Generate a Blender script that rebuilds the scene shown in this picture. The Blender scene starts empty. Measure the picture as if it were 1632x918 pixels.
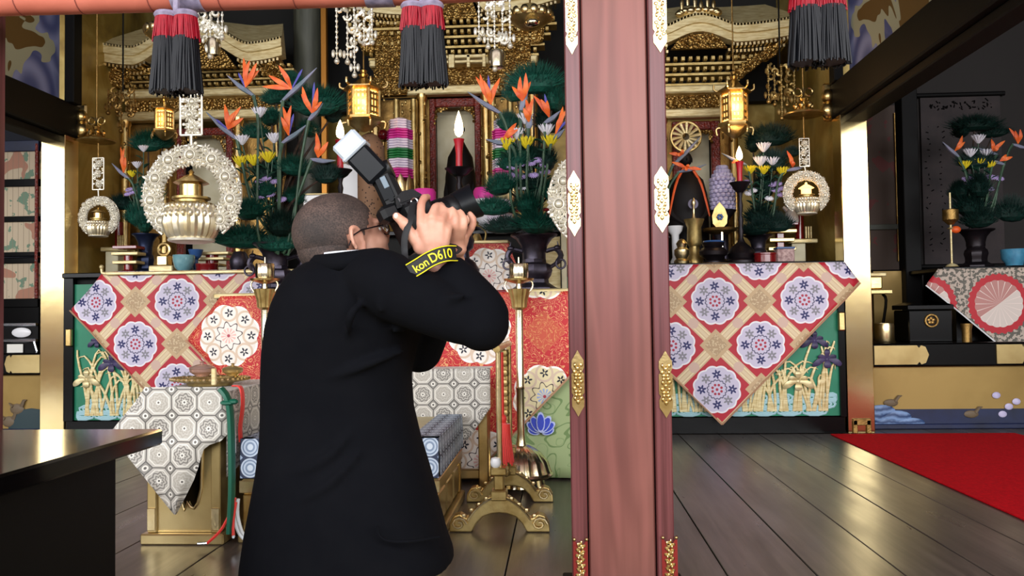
import bpy, bmesh, math, random
from math import sin, cos, pi, sqrt, atan2, radians
from mathutils import Vector, Matrix, Quaternion

# ------------------------------------------------------------------ camera
SC = bpy.context.scene
COL = SC.collection
F_PX, CX, CY = 1350.0, 816.0, 459.0          # for a 1632 x 918 frame
CAM = Vector((0, 0, 0.91))
_yaw, _pitch, _roll = radians(3.27), radians(1.87), radians(0.75)
_fw = Vector((-sin(_yaw) * cos(_pitch), cos(_yaw) * cos(_pitch), sin(_pitch)))
_r0 = Vector((cos(_yaw), sin(_yaw), 0))
_u0 = _r0.cross(_fw)
_rt = cos(_roll) * _r0 - sin(_roll) * _u0
_up = sin(_roll) * _r0 + cos(_roll) * _u0
cam_data = bpy.data.cameras.new('camera')
cam_data.sensor_width = 36.0
cam_data.lens = 36.0 * F_PX / 1632.0
cam_data.clip_start = 0.05
cam = bpy.data.objects.new('camera', cam_data)
COL.objects.link(cam)
_m = Matrix.Identity(4)
for _i in range(3):
    _m[_i][0], _m[_i][1], _m[_i][2], _m[_i][3] = _rt[_i], _up[_i], -_fw[_i], CAM[_i]
cam.matrix_world = _m
SC.camera = cam

# ------------------------------------------------------------------ world, daylight, exposure
SC.view_settings.view_transform = 'Standard'
SC.view_settings.look = 'None'
SC.view_settings.gamma = 1.0
SC.view_settings.use_curve_mapping = False
SC.view_settings.exposure = 0.75
world = bpy.data.worlds.new('World')
SC.world = world
world.use_nodes = True
world.node_tree.nodes['Background'].inputs[0].default_value = (0.75, 0.85, 1.0, 1)
world.node_tree.nodes['Background'].inputs[1].default_value = 0.35


def area_light(name, loc, target, sx, sy, power, color=(1, 1, 1)):
    d = bpy.data.lights.new(name, 'AREA')
    d.shape = 'RECTANGLE'
    d.size, d.size_y, d.energy, d.color = sx, sy, power, color
    o = bpy.data.objects.new(name, d)
    COL.objects.link(o)
    o.location = loc
    o.rotation_euler = (Vector(target) - Vector(loc)).to_track_quat('-Z', 'Y').to_euler()
    return o


def point_light(name, loc, power, color=(1, .62, .3), rad=.05):
    d = bpy.data.lights.new(name, 'POINT')
    d.energy, d.color, d.shadow_soft_size = power, color, rad
    o = bpy.data.objects.new(name, d)
    COL.objects.link(o)
    o.location = loc
    return o


# daylight through the open bays of the hall front, behind the photographer
for _x in (-11.2, -7.6, -4.0, -0.4, 3.2, 6.8):
    area_light('daylight', (_x, -3.15, 2.98), (_x, 4.0, 1.9), 3.3, 2.5, 165, (0.97, 0.98, 1.0))

# ------------------------------------------------------------------ pixel helpers (points of the photo at a real depth)


def P(px, py, Y):
    """world point seen at pixel (px, py) whose depth coordinate is Y"""
    d = _fw + _rt * ((px - CX) / F_PX) - _up * ((py - CY) / F_PX)
    return CAM + d * ((Y - CAM.y) / d.y)


def PZ(px, py, z):
    d = _fw + _rt * ((px - CX) / F_PX) - _up * ((py - CY) / F_PX)
    return CAM + d * ((z - CAM.z) / d.z)


def PXX(px, py, x):
    d = _fw + _rt * ((px - CX) / F_PX) - _up * ((py - CY) / F_PX)
    return CAM + d * ((x - CAM.x) / d.x)


# ------------------------------------------------------------------ mesh builder
V = Vector


class MB:
    def __init__(self):
        self.v, self.f, self.uv, self.mi = [], [], {}, []
        self.cur = 0

    def add(self, verts, faces, M=None):
        o = len(self.v)
        for p in verts:
            p = V(p)
            self.v.append(M @ p if M else p)
        for f in faces:
            self.f.append(tuple(i + o for i in f))
            self.mi.append(self.cur)
        return self

    def box(self, c, s, rz=0, M=None, bev=0):
        x, y, z = s[0] / 2, s[1] / 2, s[2] / 2
        T = Matrix.Translation(V(c)) @ Matrix.Rotation(rz, 4, 'Z')
        if M:
            T = M @ T
        if not bev:
            vs = [(a * x, b * y, d * z) for a in (-1, 1) for b in (-1, 1) for d in (-1, 1)]
            fs = [(0, 1, 3, 2), (4, 6, 7, 5), (0, 4, 5, 1), (2, 3, 7, 6), (0, 2, 6, 4), (1, 5, 7, 3)]
            return self.add(vs, fs, T)
        b = min(bev, x * .9, y * .9, z * .9)
        vs, idx = [], {}
        for a in (-1, 1):
            for e in (-1, 1):
                for d in (-1, 1):
                    for k in range(3):
                        q = [a * (x - b), e * (y - b), d * (z - b)]
                        q[k] += (a, e, d)[k] * b
                        idx[(a, e, d, k)] = len(vs)
                        vs.append(q)
        fs = []
        I = idx
        for s_ in (-1, 1):
            fs.append([I[(s_, -1, -1, 0)], I[(s_, 1, -1, 0)], I[(s_, 1, 1, 0)], I[(s_, -1, 1, 0)]][::s_])
            fs.append([I[(-1, s_, -1, 1)], I[(-1, s_, 1, 1)], I[(1, s_, 1, 1)], I[(1, s_, -1, 1)]][::s_])
            fs.append([I[(-1, -1, s_, 2)], I[(1, -1, s_, 2)], I[(1, 1, s_, 2)], I[(-1, 1, s_, 2)]][::s_])
        for a in (-1, 1):
            for e in (-1, 1):
                fs.append([I[(a, e, -1, 0)], I[(a, e, 1, 0)], I[(a, e, 1, 1)], I[(a, e, -1, 1)]][::-1 if a * e < 0 else 1])
                fs.append([I[(a, -1, e, 0)], I[(a, 1, e, 0)], I[(a, 1, e, 2)], I[(a, -1, e, 2)]][::-1 if a * e > 0 else 1])
                fs.append([I[(-1, a, e, 1)], I[(1, a, e, 1)], I[(1, a, e, 2)], I[(-1, a, e, 2)]][::1 if a * e > 0 else -1])
                for d in (-1, 1):
                    fs.append([I[(a, e, d, 0)], I[(a, e, d, 1)], I[(a, e, d, 2)]][::1 if a * e * d > 0 else -1])
        return self.add(vs, [tuple(f) for f in fs], T)

    def lathe(self, prof, n=16, o=(0, 0, 0), M=None, rib=0, ribn=0, caps=True):
        vs, fs = [], []
        m = len(prof)
        for r, z in prof:
            for k in range(n):
                a = 2 * pi * k / n
                rr = r * (1 + rib * cos(a * ribn)) if rib else r
                vs.append((rr * cos(a), rr * sin(a), z))
        for i in range(m - 1):
            for k in range(n):
                k2 = (k + 1) % n
                fs.append((i * n + k, i * n + k2, (i + 1) * n + k2, (i + 1) * n + k))
        if caps:
            if prof[0][0] > 1e-5:
                fs.append(tuple(range(n))[::-1])
            if prof[-1][0] > 1e-5:
                fs.append(tuple((m - 1) * n + k for k in range(n)))
        T = Matrix.Translation(V(o))
        return self.add(vs, fs, M @ T if M else T)

    def tube(self, pts, r, n=8, caps=True, flat=1.0, up=None):
        pts = [V(p) for p in pts]
        if not isinstance(r, (list, tuple)):
            r = [r] * len(pts)
        vs, fs = [], []
        prev = None
        for i, p in enumerate(pts):
            a = pts[max(i - 1, 0)]
            b = pts[min(i + 1, len(pts) - 1)]
            t = (b - a)
            if t.length < 1e-9:
                t = V((0, 0, 1))
            t.normalize()
            if prev is None:
                s = up if up is not None else (V((0, 0, 1)) if abs(t.z) < .9 else V((0, 1, 0)))
                s = V(s)
            else:
                s = prev
            s = s - t * s.dot(t)
            if s.length < 1e-6:
                s = t.orthogonal()
            s.normalize()
            prev = s
            w = t.cross(s)
            for k in range(n):
                an = 2 * pi * k / n
                vs.append(p + (s * cos(an) * flat + w * sin(an)) * r[i])
        m = len(pts)
        for i in range(m - 1):
            for k in range(n):
                k2 = (k + 1) % n
                fs.append((i * n + k, i * n + k2, (i + 1) * n + k2, (i + 1) * n + k))
        if caps:
            fs.append(tuple(range(n))[::-1])
            fs.append(tuple((m - 1) * n + k for k in range(n)))
        return self.add(vs, fs)

    def ball(self, c, r, n=10, m=6, M=None):
        if not isinstance(r, (tuple, list, Vector)):
            r = (r, r, r)
        vs, fs = [], []
        for i in range(1, m):
            t = pi * i / m
            for k in range(n):
                a = 2 * pi * k / n
                vs.append((r[0] * sin(t) * cos(a), r[1] * sin(t) * sin(a), -r[2] * cos(t)))
        b0 = len(vs)
        vs += [(0, 0, -r[2]), (0, 0, r[2])]
        for i in range(m - 2):
            for k in range(n):
                k2 = (k + 1) % n
                fs.append((i * n + k, i * n + k2, (i + 1) * n + k2, (i + 1) * n + k))
        for k in range(n):
            k2 = (k + 1) % n
            fs.append((b0, k2, k))
            fs.append((b0 + 1, (m - 2) * n + k, (m - 2) * n + k2))
        T = Matrix.Translation(V(c))
        return self.add(vs, fs, (M @ T) if M else T)

    def prism(self, pts, th, M=None, y0=0):
        """outline in local xz, thickness along local +y from y0"""
        n = len(pts)
        vs = [(x, y0, z) for x, z in pts] + [(x, y0 + th, z) for x, z in pts]
        ar = sum(pts[i][0] * pts[(i + 1) % n][1] - pts[(i + 1) % n][0] * pts[i][1] for i in range(n))
        fs = [tuple(range(n)), tuple(range(2 * n - 1, n - 1, -1))]
        fs += [(i, i + n, (i + 1) % n + n, (i + 1) % n) for i in range(n)]
        if ar < 0:
            fs = [f[::-1] for f in fs]
        return self.add(vs, fs, M)

    def surf(self, fn, nu, nv, closed_u=False, uvfn=None):
        o = len(self.v)
        vs = []
        for j in range(nv + 1):
            for i in range(nu + (0 if closed_u else 1)):
                vs.append(fn(i / nu, j / nv))
        w = nu if closed_u else nu + 1
        fs = []
        for j in range(nv):
            for i in range(nu):
                i2 = (i + 1) % w if closed_u else i + 1
                fs.append((j * w + i, j * w + i2, (j + 1) * w + i2, (j + 1) * w + i))
        self.add(vs, fs)
        if uvfn:
            for j in range(nv + 1):
                for i in range(w):
                    self.uv[o + j * w + i] = uvfn(i / nu, j / nv)
        return self

    def torus(self, c, R, r, n=24, m=8, M=None, flat=1.0):
        vs, fs = [], []
        for i in range(n):
            a = 2 * pi * i / n
            for k in range(m):
                b = 2 * pi * k / m
                rr = R + r * cos(b)
                vs.append((rr * cos(a), rr * sin(a), r * flat * sin(b)))
        for i in range(n):
            for k in range(m):
                fs.append((i * m + k, ((i + 1) % n) * m + k, ((i + 1) % n) * m + (k + 1) % m, i * m + (k + 1) % m))
        T = Matrix.Translation(V(c))
        return self.add(vs, fs, (M @ T) if M else T)

    def mesh(self, name, mats, smooth=True, sharp=0.7):
        me = bpy.data.meshes.new(name)
        me.from_pydata([tuple(p) for p in self.v], [], self.f)
        if not isinstance(mats, (list, tuple)):
            mats = [mats]
        for m in mats:
            me.materials.append(m)
        if len(mats) > 1:
            me.polygons.foreach_set('material_index', self.mi)
        if self.uv:
            l = me.uv_layers.new(name='uv')
            for lp in me.loops:
                l.data[lp.index].uv = self.uv.get(lp.vertex_index, (0, 0))
        if smooth:
            me.polygons.foreach_set('use_smooth', [True] * len(me.polygons))
            if sharp:
                me.set_sharp_from_angle(angle=sharp)
        me.update()
        return me


def thing(name, label, cat, loc=(0, 0, 0), group=None, rz=0, kind=None):
    o = bpy.data.objects.new(name, None)
    COL.objects.link(o)
    o.empty_display_size = .05
    o.location = loc
    o.rotation_euler = (0, 0, rz)
    if label:
        o['label'] = label
    if cat:
        o['category'] = cat
    if group:
        o['group'] = group
    if kind:
        o['kind'] = kind
    return o


def world_m(o):
    m = o.matrix_basis.copy()
    p = o.parent
    while p is not None:
        m = p.matrix_basis @ m
        p = p.parent
    return m


def obj(name, mb, mat, parent=None, kind=None, label=None, smooth=True, sharp=0.7, local=False):
    """link one mesh; with a parent the builder's coordinates are world unless local"""
    me = mb.mesh(name, mat, smooth, sharp) if isinstance(mb, MB) else mb
    o = bpy.data.objects.new(name, me)
    COL.objects.link(o)
    if parent is not None:
        o.parent = parent
        if not local:
            me.transform(world_m(parent).inverted())
    if kind:
        o['kind'] = kind
    if label:
        o['label'] = label
    return o


def tag(o, label, cat, group=None, kind=None):
    if label:
        o['label'] = label
    if cat:
        o['category'] = cat
    if group:
        o['group'] = group
    if kind:
        o['kind'] = kind
    return o


def rebase(o):
    """move a single mesh thing's origin to the base centre of its mesh"""
    me = o.data
    xs = [v.co for v in me.vertices]
    c = V(((min(p.x for p in xs) + max(p.x for p in xs)) / 2, (min(p.y for p in xs) + max(p.y for p in xs)) / 2, min(p.z for p in xs)))
    me.transform(Matrix.Translation(-c))
    o.location = c
    return o


def copy_tree(o, parent=None):
    c = o.copy()
    COL.objects.link(c)
    if parent is not None:
        c.parent = parent
    for ch in [k for k in CHILD(o)]:
        copy_tree(ch, c)
    return c


def CHILD(o):
    return [k for k in o.children]


def instance(name, me, parent, M):
    """another piece sharing mesh data, local matrix M under parent"""
    o = bpy.data.objects.new(name, me)
    COL.objects.link(o)
    o.parent = parent
    o.matrix_basis = M
    return o


T3 = Matrix.Translation


def RX(a): return Matrix.Rotation(a, 4, 'X')
def RY(a): return Matrix.Rotation(a, 4, 'Y')
def RZ(a): return Matrix.Rotation(a, 4, 'Z')
def SCL(x, y, z): return Matrix.Diagonal((x, y, z, 1))


def bez(pts, n):
    """Catmull-Rom through points"""
    pts = [V(p) for p in pts]
    out = []
    m = len(pts) - 1
    for i in range(n + 1):
        t = i / n * m
        k = min(int(t), m - 1)
        u = t - k
        p0, p1, p2, p3 = pts[max(k - 1, 0)], pts[k], pts[k + 1], pts[min(k + 2, m)]
        out.append(.5 * ((2 * p1) + (p2 - p0) * u + (2 * p0 - 5 * p1 + 4 * p2 - p3) * u * u + (3 * p1 - p0 - 3 * p2 + p3) * u ** 3))
    return out


def lerp(a, b, t):
    return a + (b - a) * t


# ------------------------------------------------------------------ materials
def lin(h):
    if isinstance(h, str):
        h = h.lstrip('#')
        c = [int(h[i:i + 2], 16) / 255 for i in (0, 2, 4)]
    else:
        c = [x / 255 for x in h]
    return tuple((x / 12.92 if x <= .04045 else ((x + .055) / 1.055) ** 2.4) for x in c) + (1.0,)


class E:
    nt = None

    def __init__(s, k): s.k = k

    @staticmethod
    def m(op, *a):
        n = E.nt.nodes.new('ShaderNodeMath')
        n.operation = op
        for i, x in enumerate(a):
            if isinstance(x, E):
                E.nt.links.new(x.k, n.inputs[i])
            else:
                n.inputs[i].default_value = x
        return E(n.outputs[0])

    def __add__(s, o): return E.m('ADD', s, o)
    __radd__ = __add__
    def __sub__(s, o): return E.m('SUBTRACT', s, o)
    def __rsub__(s, o): return E.m('SUBTRACT', o, s)
    def __mul__(s, o): return E.m('MULTIPLY', s, o)
    __rmul__ = __mul__
    def __truediv__(s, o): return E.m('DIVIDE', s, o)
    def __lt__(s, o): return E.m('LESS_THAN', s, o)
    def __gt__(s, o): return E.m('GREATER_THAN', s, o)


def esin(a): return E.m('SINE', a)
def ecos(a): return E.m('COSINE', a)
def eabs(a): return E.m('ABSOLUTE', a)
def esqrt(a): return E.m('SQRT', a)
def emax(a, b): return E.m('MAXIMUM', a, b)
def emin(a, b): return E.m('MINIMUM', a, b)
def efl(a): return E.m('FLOOR', a)
def eatan(a, b): return E.m('ARCTAN2', a, b)
def emod(a, b): return E.m('FLOORED_MODULO', a, b)
def elen(a, b): return esqrt(a * a + b * b)
def cell(a, p): return emod(a, p) - p / 2      # centred repeat


def emix(fac, a, b):
    n = E.nt.nodes.new('ShaderNodeMix')
    n.data_type = 'RGBA'
    for i, x in ((0, fac), (6, a), (7, b)):
        if isinstance(x, E):
            E.nt.links.new(x.k, n.inputs[i])
        elif i == 0:
            n.inputs[0].default_value = x
        else:
            n.inputs[i].default_value = lin(x) if isinstance(x, str) else x
    return E(n.outputs[2])


def enoise(vec, scale, detail=3, rough=.55, dist=0):
    n = E.nt.nodes.new('ShaderNodeTexNoise')
    n.inputs['Scale'].default_value = scale
    n.inputs['Detail'].default_value = detail
    n.inputs['Roughness'].default_value = rough
    n.inputs['Distortion'].default_value = dist
    if vec is not None:
        E.nt.links.new(vec.k, n.inputs['Vector'])
    return E(n.outputs[0])


def evoro(vec, scale, feature='F1', out=0):
    n = E.nt.nodes.new('ShaderNodeTexVoronoi')
    n.feature = feature
    n.inputs['Scale'].default_value = scale
    E.nt.links.new(vec.k, n.inputs['Vector'])
    return E(n.outputs[out])


def ecoord(kind='Object'):
    return E(E.nt.nodes.new('ShaderNodeTexCoord').outputs[kind])


def emap(vec, sc=(1, 1, 1)):
    n = E.nt.nodes.new('ShaderNodeMapping')
    n.inputs['Scale'].default_value = sc
    E.nt.links.new(vec.k, n.inputs['Vector'])
    return E(n.outputs[0])


def exyz(vec):
    n = E.nt.nodes.new('ShaderNodeSeparateXYZ')
    E.nt.links.new(vec.k, n.inputs[0])
    return E(n.outputs[0]), E(n.outputs[1]), E(n.outputs[2])


def eramp(fac, stops):
    n = E.nt.nodes.new('ShaderNodeValToRGB')
    el = n.color_ramp.elements
    while len(el) < len(stops):
        el.new(.5)
    for e, (p, c) in zip(el, stops):
        e.position = p
        e.color = lin(c) if isinstance(c, str) else c
    E.nt.links.new(fac.k, n.inputs[0])
    return E(n.outputs[0])


def mat(name, color=None, rough=.5, metal=0, fn=None, bump=None, emit=None, emit_s=0, spec=None, coat=0, sheen=0, trans=0, rfn=None, sss=0):
    m = bpy.data.materials.new(name)
    m.use_nodes = True
    nt = m.node_tree
    E.nt = nt
    b = nt.nodes['Principled BSDF']
    b.inputs['Roughness'].default_value = rough
    b.inputs['Metallic'].default_value = metal
    if spec is not None:
        b.inputs['Specular IOR Level'].default_value = spec
    if coat:
        b.inputs['Coat Weight'].default_value = coat
        b.inputs['Coat Roughness'].default_value = .08
    if sheen:
        b.inputs['Sheen Weight'].default_value = sheen
    if trans:
        b.inputs['Transmission Weight'].default_value = trans
    if sss:
        b.inputs['Subsurface Weight'].default_value = sss
        b.inputs['Subsurface Radius'].default_value = (.012, .005, .003)
    if color is not None:
        b.inputs['Base Color'].default_value = lin(color) if isinstance(color, (str,)) else color
    if fn:
        nt.links.new(fn().k, b.inputs['Base Color'])
    if rfn:
        nt.links.new(rfn().k, b.inputs['Roughness'])
    if emit:
        b.inputs['Emission Color'].default_value = lin(emit)
        b.inputs['Emission Strength'].default_value = emit_s
    if bump:
        h, st, di = bump()
        n = nt.nodes.new('ShaderNodeBump')
        n.inputs['Strength'].default_value = st
        n.inputs['Distance'].default_value = di
        nt.links.new(h.k, n.inputs['Height'])
        nt.links.new(n.outputs[0], b.inputs['Normal'])
    return m


def noise_bump(scale, st=.3, di=.01, detail=3):
    return lambda: (enoise(ecoord(), scale, detail), st, di)


def vary(c1, c2, scale=6, detail=4, sc=(1, 1, 1)):
    return lambda: emix(eramp(enoise(emap(ecoord(), sc), scale, detail), [(.35, '#000000'), (.65, '#ffffff')]), c1, c2)

# ------------------------------------------------------------------ material library
def gold_fn(c1, c2, sc=9):
    return lambda: emix(eramp(enoise(ecoord(), sc, 4), [(.35, '#000000'), (.7, '#ffffff')]), c1, c2)


GOLD = mat('gold', rough=.28, metal=1, fn=gold_fn('#dfc58a', '#bd9c5e'), bump=noise_bump(60, .15, .004))
GOLD_PALE = mat('pale_gold', rough=.3, metal=1, fn=gold_fn('#efdcae', '#dcc185'), bump=noise_bump(70, .2, .004))
GOLD_OLD = mat('old_gold', rough=.42, metal=.9, fn=gold_fn('#b08c50', '#7c5f34', 14), bump=noise_bump(90, .5, .006))
GOLD_CARVE = mat('carved_gold', rough=.36, metal=.95, fn=gold_fn('#cda964', '#8a6a36', 30), bump=lambda: (evoro(ecoord(), 45), .8, .02))
GOLD_BRONZE = mat('bronze_gold', rough=.38, metal=.85, fn=gold_fn('#cbb377', '#9a7d45', 12), bump=noise_bump(60, .2, .004))
GOLD_LACQ = mat('gold_lacquer', rough=.3, metal=.75, fn=gold_fn('#cfb880', '#ad935e', 3), coat=.3)
GOLD_MIRROR = mat('gold_leaf_pillar', rough=.16, metal=1, fn=gold_fn('#f2dca6', '#e6c988', 2), bump=noise_bump(3, .05, .02))
GOLD_WALL = mat('gold_foil_wall', rough=.38, metal=.35, fn=lambda: eramp(enoise(ecoord(), 1.6, 4, .6, .6), [(.3, '#6b5320'), (.5, '#9c8038'), (.7, '#c4ad66')]), bump=noise_bump(2.5, .3, .05))
GOLD_PANEL = mat('gold_painted_panel', rough=.5, metal=.3, fn=gold_fn('#a88a4c', '#8f7238', 2))
SILVER = mat('silvered_brass', rough=.2, metal=1, fn=gold_fn('#efe6cc', '#d6c79c', 8))
WREATH = mat('pale_openwork_metal', rough=.38, metal=.45, fn=gold_fn('#f4f0e4', '#e2dac2', 16), bump=noise_bump(90, .2, .004))
BRONZE = mat('dark_bronze', rough=.38, metal=.8, fn=gold_fn('#4a4550', '#2f2b35', 14), bump=noise_bump(40, .2, .004))
IRON = mat('black_iron', '#221c20', .4, .6)
LACQ = mat('black_lacquer', '#060505', .25, spec=.2)
LACQ_DESK = mat('black_desk_lacquer', '#070505', .14, coat=.35, spec=.4, bump=noise_bump(4, .03, .01))
BLACKW = mat('black_wood', '#070606', .6, spec=.2)
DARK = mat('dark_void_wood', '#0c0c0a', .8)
REDLAC = mat('red_lacquer', '#7c1418', .2, coat=.4)
REDFRAME = mat('red_carved_frame', rough=.4, fn=vary('#8a2f22', '#5f1c16', 40), bump=lambda: (evoro(ecoord(), 60), .6, .01))
CREAM = mat('cream_board', rough=.6, fn=vary('#e7dfbf', '#d4c9a2', 5))
CREAM_GOLD = mat('cream_gilt_wood', rough=.42, metal=.35, fn=vary('#e8d9a8', '#c7b078', 12, 3, (1, 1, 6)))


def wood_fn():
    x, y, z = exyz(ecoord())
    n = enoise(emap(ecoord(), (1, 1, .12)), 3.2, 3, .5, .8)
    n2 = enoise(emap(ecoord(), (60, 60, .9)), 1.0, 3)
    r = esin((n * 1.0 + x * .6) * 42.0) * .5 + .5
    base = emix(r * .55 + n2 * .4, '#86504a', '#633833')
    return emix(eramp(enoise(emap(ecoord(), (3, 3, 1.2)), 1.3, 2), [(.35, '#000000'), (.75, '#aaaaaa')]), base, '#966556')


WOOD_RED = mat('red_brown_wood', rough=.42, fn=wood_fn, spec=.35, bump=lambda: (enoise(emap(ecoord(), (60, 60, 1)), 1.5, 3), .08, .004))
WOOD_EDGE = mat('red_brown_frame_wood', rough=.33, fn=vary('#724042', '#552c2d', 2, 4, (30, 30, .6)), spec=.35)


def floor_fn():
    n = enoise(emap(ecoord(), (14, .7, 1)), 1.6, 5, .6, .4)
    return eramp(n, [(.25, '#332d2a'), (.5, '#48413c'), (.75, '#5f564e')])


FLOOR = mat('dark_polished_floorboard', rough=.3, fn=floor_fn, spec=.55, rfn=lambda: enoise(emap(ecoord(), (3, .6, 1)), 2.5, 4) * .22 + .2,
            bump=lambda: (enoise(emap(ecoord(), (10, .6, 1)), 2, 3), .05, .01))
TATAMI = mat('tatami_straw', rough=.8, fn=vary('#b6a983', '#a2946c', 8, 3, (1, 12, 1)))
STRAW = mat('pale_mat_straw', rough=.75, fn=vary('#d8cba4', '#c3b48a', 12, 3, (1, 14, 1)))
CARPET = mat('red_carpet', rough=1.0, fn=vary('#d00c1c', '#b40a18', 60), bump=noise_bump(300, .4, .004), spec=.1)
BLIND = mat('salmon_rolled_blind', rough=.6, fn=vary('#c8705c', '#b4604c', 4), bump=noise_bump(60, .1, .003))
BLIND_SEAM = mat('brown_blind_seam', '#7d3a30', .7)
T_RED = mat('crimson_silk', rough=.5, fn=vary('#a20822', '#780618', 40, 3, (8, 8, .6)), spec=.3)
T_BLACK = mat('black_silk', rough=.5, fn=vary('#0b0e16', '#05070b', 60, 3, (14, 14, .4)), spec=.3)
LILAC_CLOTH = mat('lilac_brocade_cloth', rough=.6, fn=vary('#9a90a8', '#6f687f', 30))
SUIT = mat('black_suit_cloth', rough=.9, fn=vary('#05060b', '#030409', 14), bump=noise_bump(420, .1, .001), spec=.12)
TROUSER = mat('black_trouser_cloth', '#020204', .95, spec=.1)
SHIRT = mat('white_shirt_cotton', '#dfe3ea', .8)
SKIN = mat('skin', rough=.5, fn=vary('#c8957e', '#b8826c', 18), sss=.12)
LIPS = mat('lips', '#a8625a', .5)
SHOE = mat('black_shoe_leather', '#0b0a0a', .3)


def hair_fn():
    n = enoise(ecoord(), 260, 3)
    w = eramp(enoise(ecoord(), 11, 3), [(.3, '#000000'), (.7, '#ffffff')])
    return emix(eramp(n, [(.35, '#000000'), (.75, '#ffffff')]), emix(w, '#2e2420', '#5d4a42'), '#17110f')


HAIR = mat('cropped_black_hair', rough=.75, fn=hair_fn, bump=noise_bump(500, .4, .002))
BROW = mat('dark_brow_hair', '#221a17', .8)
EYEW = mat('eye_white', '#d9d4cc', .3)
EYEB = mat('eye_iris', '#1a120e', .2)
RUBBER = mat('black_camera_plastic', rough=.45, spec=.3, color='#0a0b0d', bump=noise_bump(400, .2, .001))
RUBBER2 = mat('dark_grey_camera_plastic', '#0c0f13', .4, spec=.2)
BOWLM = mat('pale_gadrooned_metal', rough=.3, metal=.75, fn=gold_fn('#f2e9d2', '#d8c79c', 10))
GLASSB = mat('lens_glass', '#0a1020', .03, coat=1)
DIFFUSER = mat('frosted_white_diffuser', '#b4bfcb', .45, trans=.15)
STRAPB = mat('black_woven_strap', '#101114', .7)
STRAPY = mat('yellow_strap_print', '#e6d71e', .6)
CHROME = mat('chrome_metal', '#cfd3d8', .15, 1)
FLAME = mat('candle_flame', '#fff2c0', .5, emit='#ffd9a0', emit_s=9)
LAMPGLOW = mat('lit_lantern_paper', '#ffd890', .6, emit='#ffc070', emit_s=1.6)
WAX = mat('red_candle_wax', '#c8142e', .35, sss=.1)
WICK = mat('burnt_wick', '#19120f', .9)
TEAL = mat('celadon_glaze', rough=.15, fn=vary('#86b6bd', '#6d9ea8', 14), coat=.5)
TEALB = mat('turquoise_glaze', rough=.2, fn=vary('#4d93b4', '#3f7f9f', 14), coat=.4)
PINE = mat('pine_needles', rough=.6, fn=vary('#135343', '#0a3329', 12), spec=.25)
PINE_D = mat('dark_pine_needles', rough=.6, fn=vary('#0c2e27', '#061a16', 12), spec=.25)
BARK = mat('pine_bark', rough=.85, fn=vary('#4a372b', '#2a1e18', 30), bump=noise_bump(60, .5, .01))
STEM = mat('green_stem', rough=.5, fn=vary('#3f5c42', '#23402f', 20))
LEAF = mat('dark_green_leaf', rough=.5, fn=vary('#1d4a36', '#123326', 20))
BOP_O = mat('orange_sepal', rough=.5, fn=vary('#f0762a', '#d9531c', 20), sss=.1)
BOP_B = mat('violet_blue_petal', '#3f3a9a', .5)
BOP_S = mat('grey_violet_spathe', rough=.5, fn=vary('#8c8aa4', '#6a7a86', 10))
MUM_W = mat('white_chrysanthemum', '#eceaf4', .6)
MUM_Y = mat('yellow_chrysanthemum', rough=.6, fn=vary('#f2e02e', '#e3c81e', 30))
LILAC = mat('lilac_aster', rough=.6, fn=vary('#c5aee0', '#a48cc8', 40))
PINKSW = mat('magenta_sweet', '#d8309a', .5)
GREENSW = mat('green_sweet', '#167a3c', .5)
WHITESW = mat('white_sweet', '#e6dcee', .55)
LAVSW = mat('pale_lavender_sweet', rough=.6, fn=vary('#cdc6e2', '#b5add0', 20))
REDFRUIT = mat('dark_red_fruit', '#7c1020', .25, coat=.4)
TERRA = mat('pierced_terracotta', rough=.7, fn=lambda: emix(evoro(ecoord(), 34) < .22, '#8c6a50', '#3a271d'))
WHITEP = mat('white_glaze', '#e8e8ea', .25)
ORANGEC = mat('orange_silk', '#e2591c', .5)
ROBE = mat('black_robe_lacquer', '#0e0a0b', .6, spec=.25)
BLUEW = mat('blue_enamel', '#33588e', .35)
PURPLE = mat('violet_iris', rough=.5, fn=vary('#4b4068', '#2f2a48', 20))
PANEL_GREEN = mat('green_painted_panel', rough=.45, fn=vary('#0c8560', '#0a7352', 3))
SWIRL = mat('pale_blue_paint', '#a8cfd6', .5)
NAVY = mat('dark_blue_paint', rough=.45, fn=vary('#16224a', '#0c1430', 5))
WAVE = mat('painted_wave_blue', rough=.5, fn=lambda: emix(esin(exyz(ecoord())[2] * 120.0 + enoise(ecoord(), 9, 3) * 9.0) * .5 + .5, '#26406e', '#7f9cc8'))
REDCORD = mat('red_silk_cord', '#d8281c', .5, sheen=.3)
GREENCORD = mat('green_silk_cord', '#0a5a44', .5)
WHITECORD = mat('white_cord', '#e6ecee', .6)
CARD = mat('white_card', '#e9e6dc', .7)
SHOJI = mat('paper_screen', rough=.8, color='#e6e4da')
BIRD = mat('brown_bird_paint', '#6d5c46', .6)
ROCK = mat('dark_teal_rock_paint', '#2c3e42', .7)


def cloud_fn():
    u, v, _ = exyz(E(E.nt.nodes.new('ShaderNodeUVMap').outputs[0]))
    vec = E(E.nt.nodes.new('ShaderNodeUVMap').outputs[0])
    vd = evoro(vec, 2.3)
    shape = enoise(vec, .9, 3, .55, .7)
    body = shape > .5
    edge = (shape > .475) * (shape < .515)
    rings = esin(vd * 15.0) * .5 + .5
    c = emix(rings, '#4e5686', '#8d93bb')
    c = emix(vd < .06, c, '#7f4a62')
    c = emix(body, '#6a4f24', c)
    return emix(edge, c, '#a9a88c')


CLOUDS = mat('painted_cloud_wall', rough=.6, fn=cloud_fn)


# ---- woven patterns; uv in metres on the flat cloth
def uvxy():
    u, v, _ = exyz(E(E.nt.nodes.new('ShaderNodeUVMap').outputs[0]))
    return u, v


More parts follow.
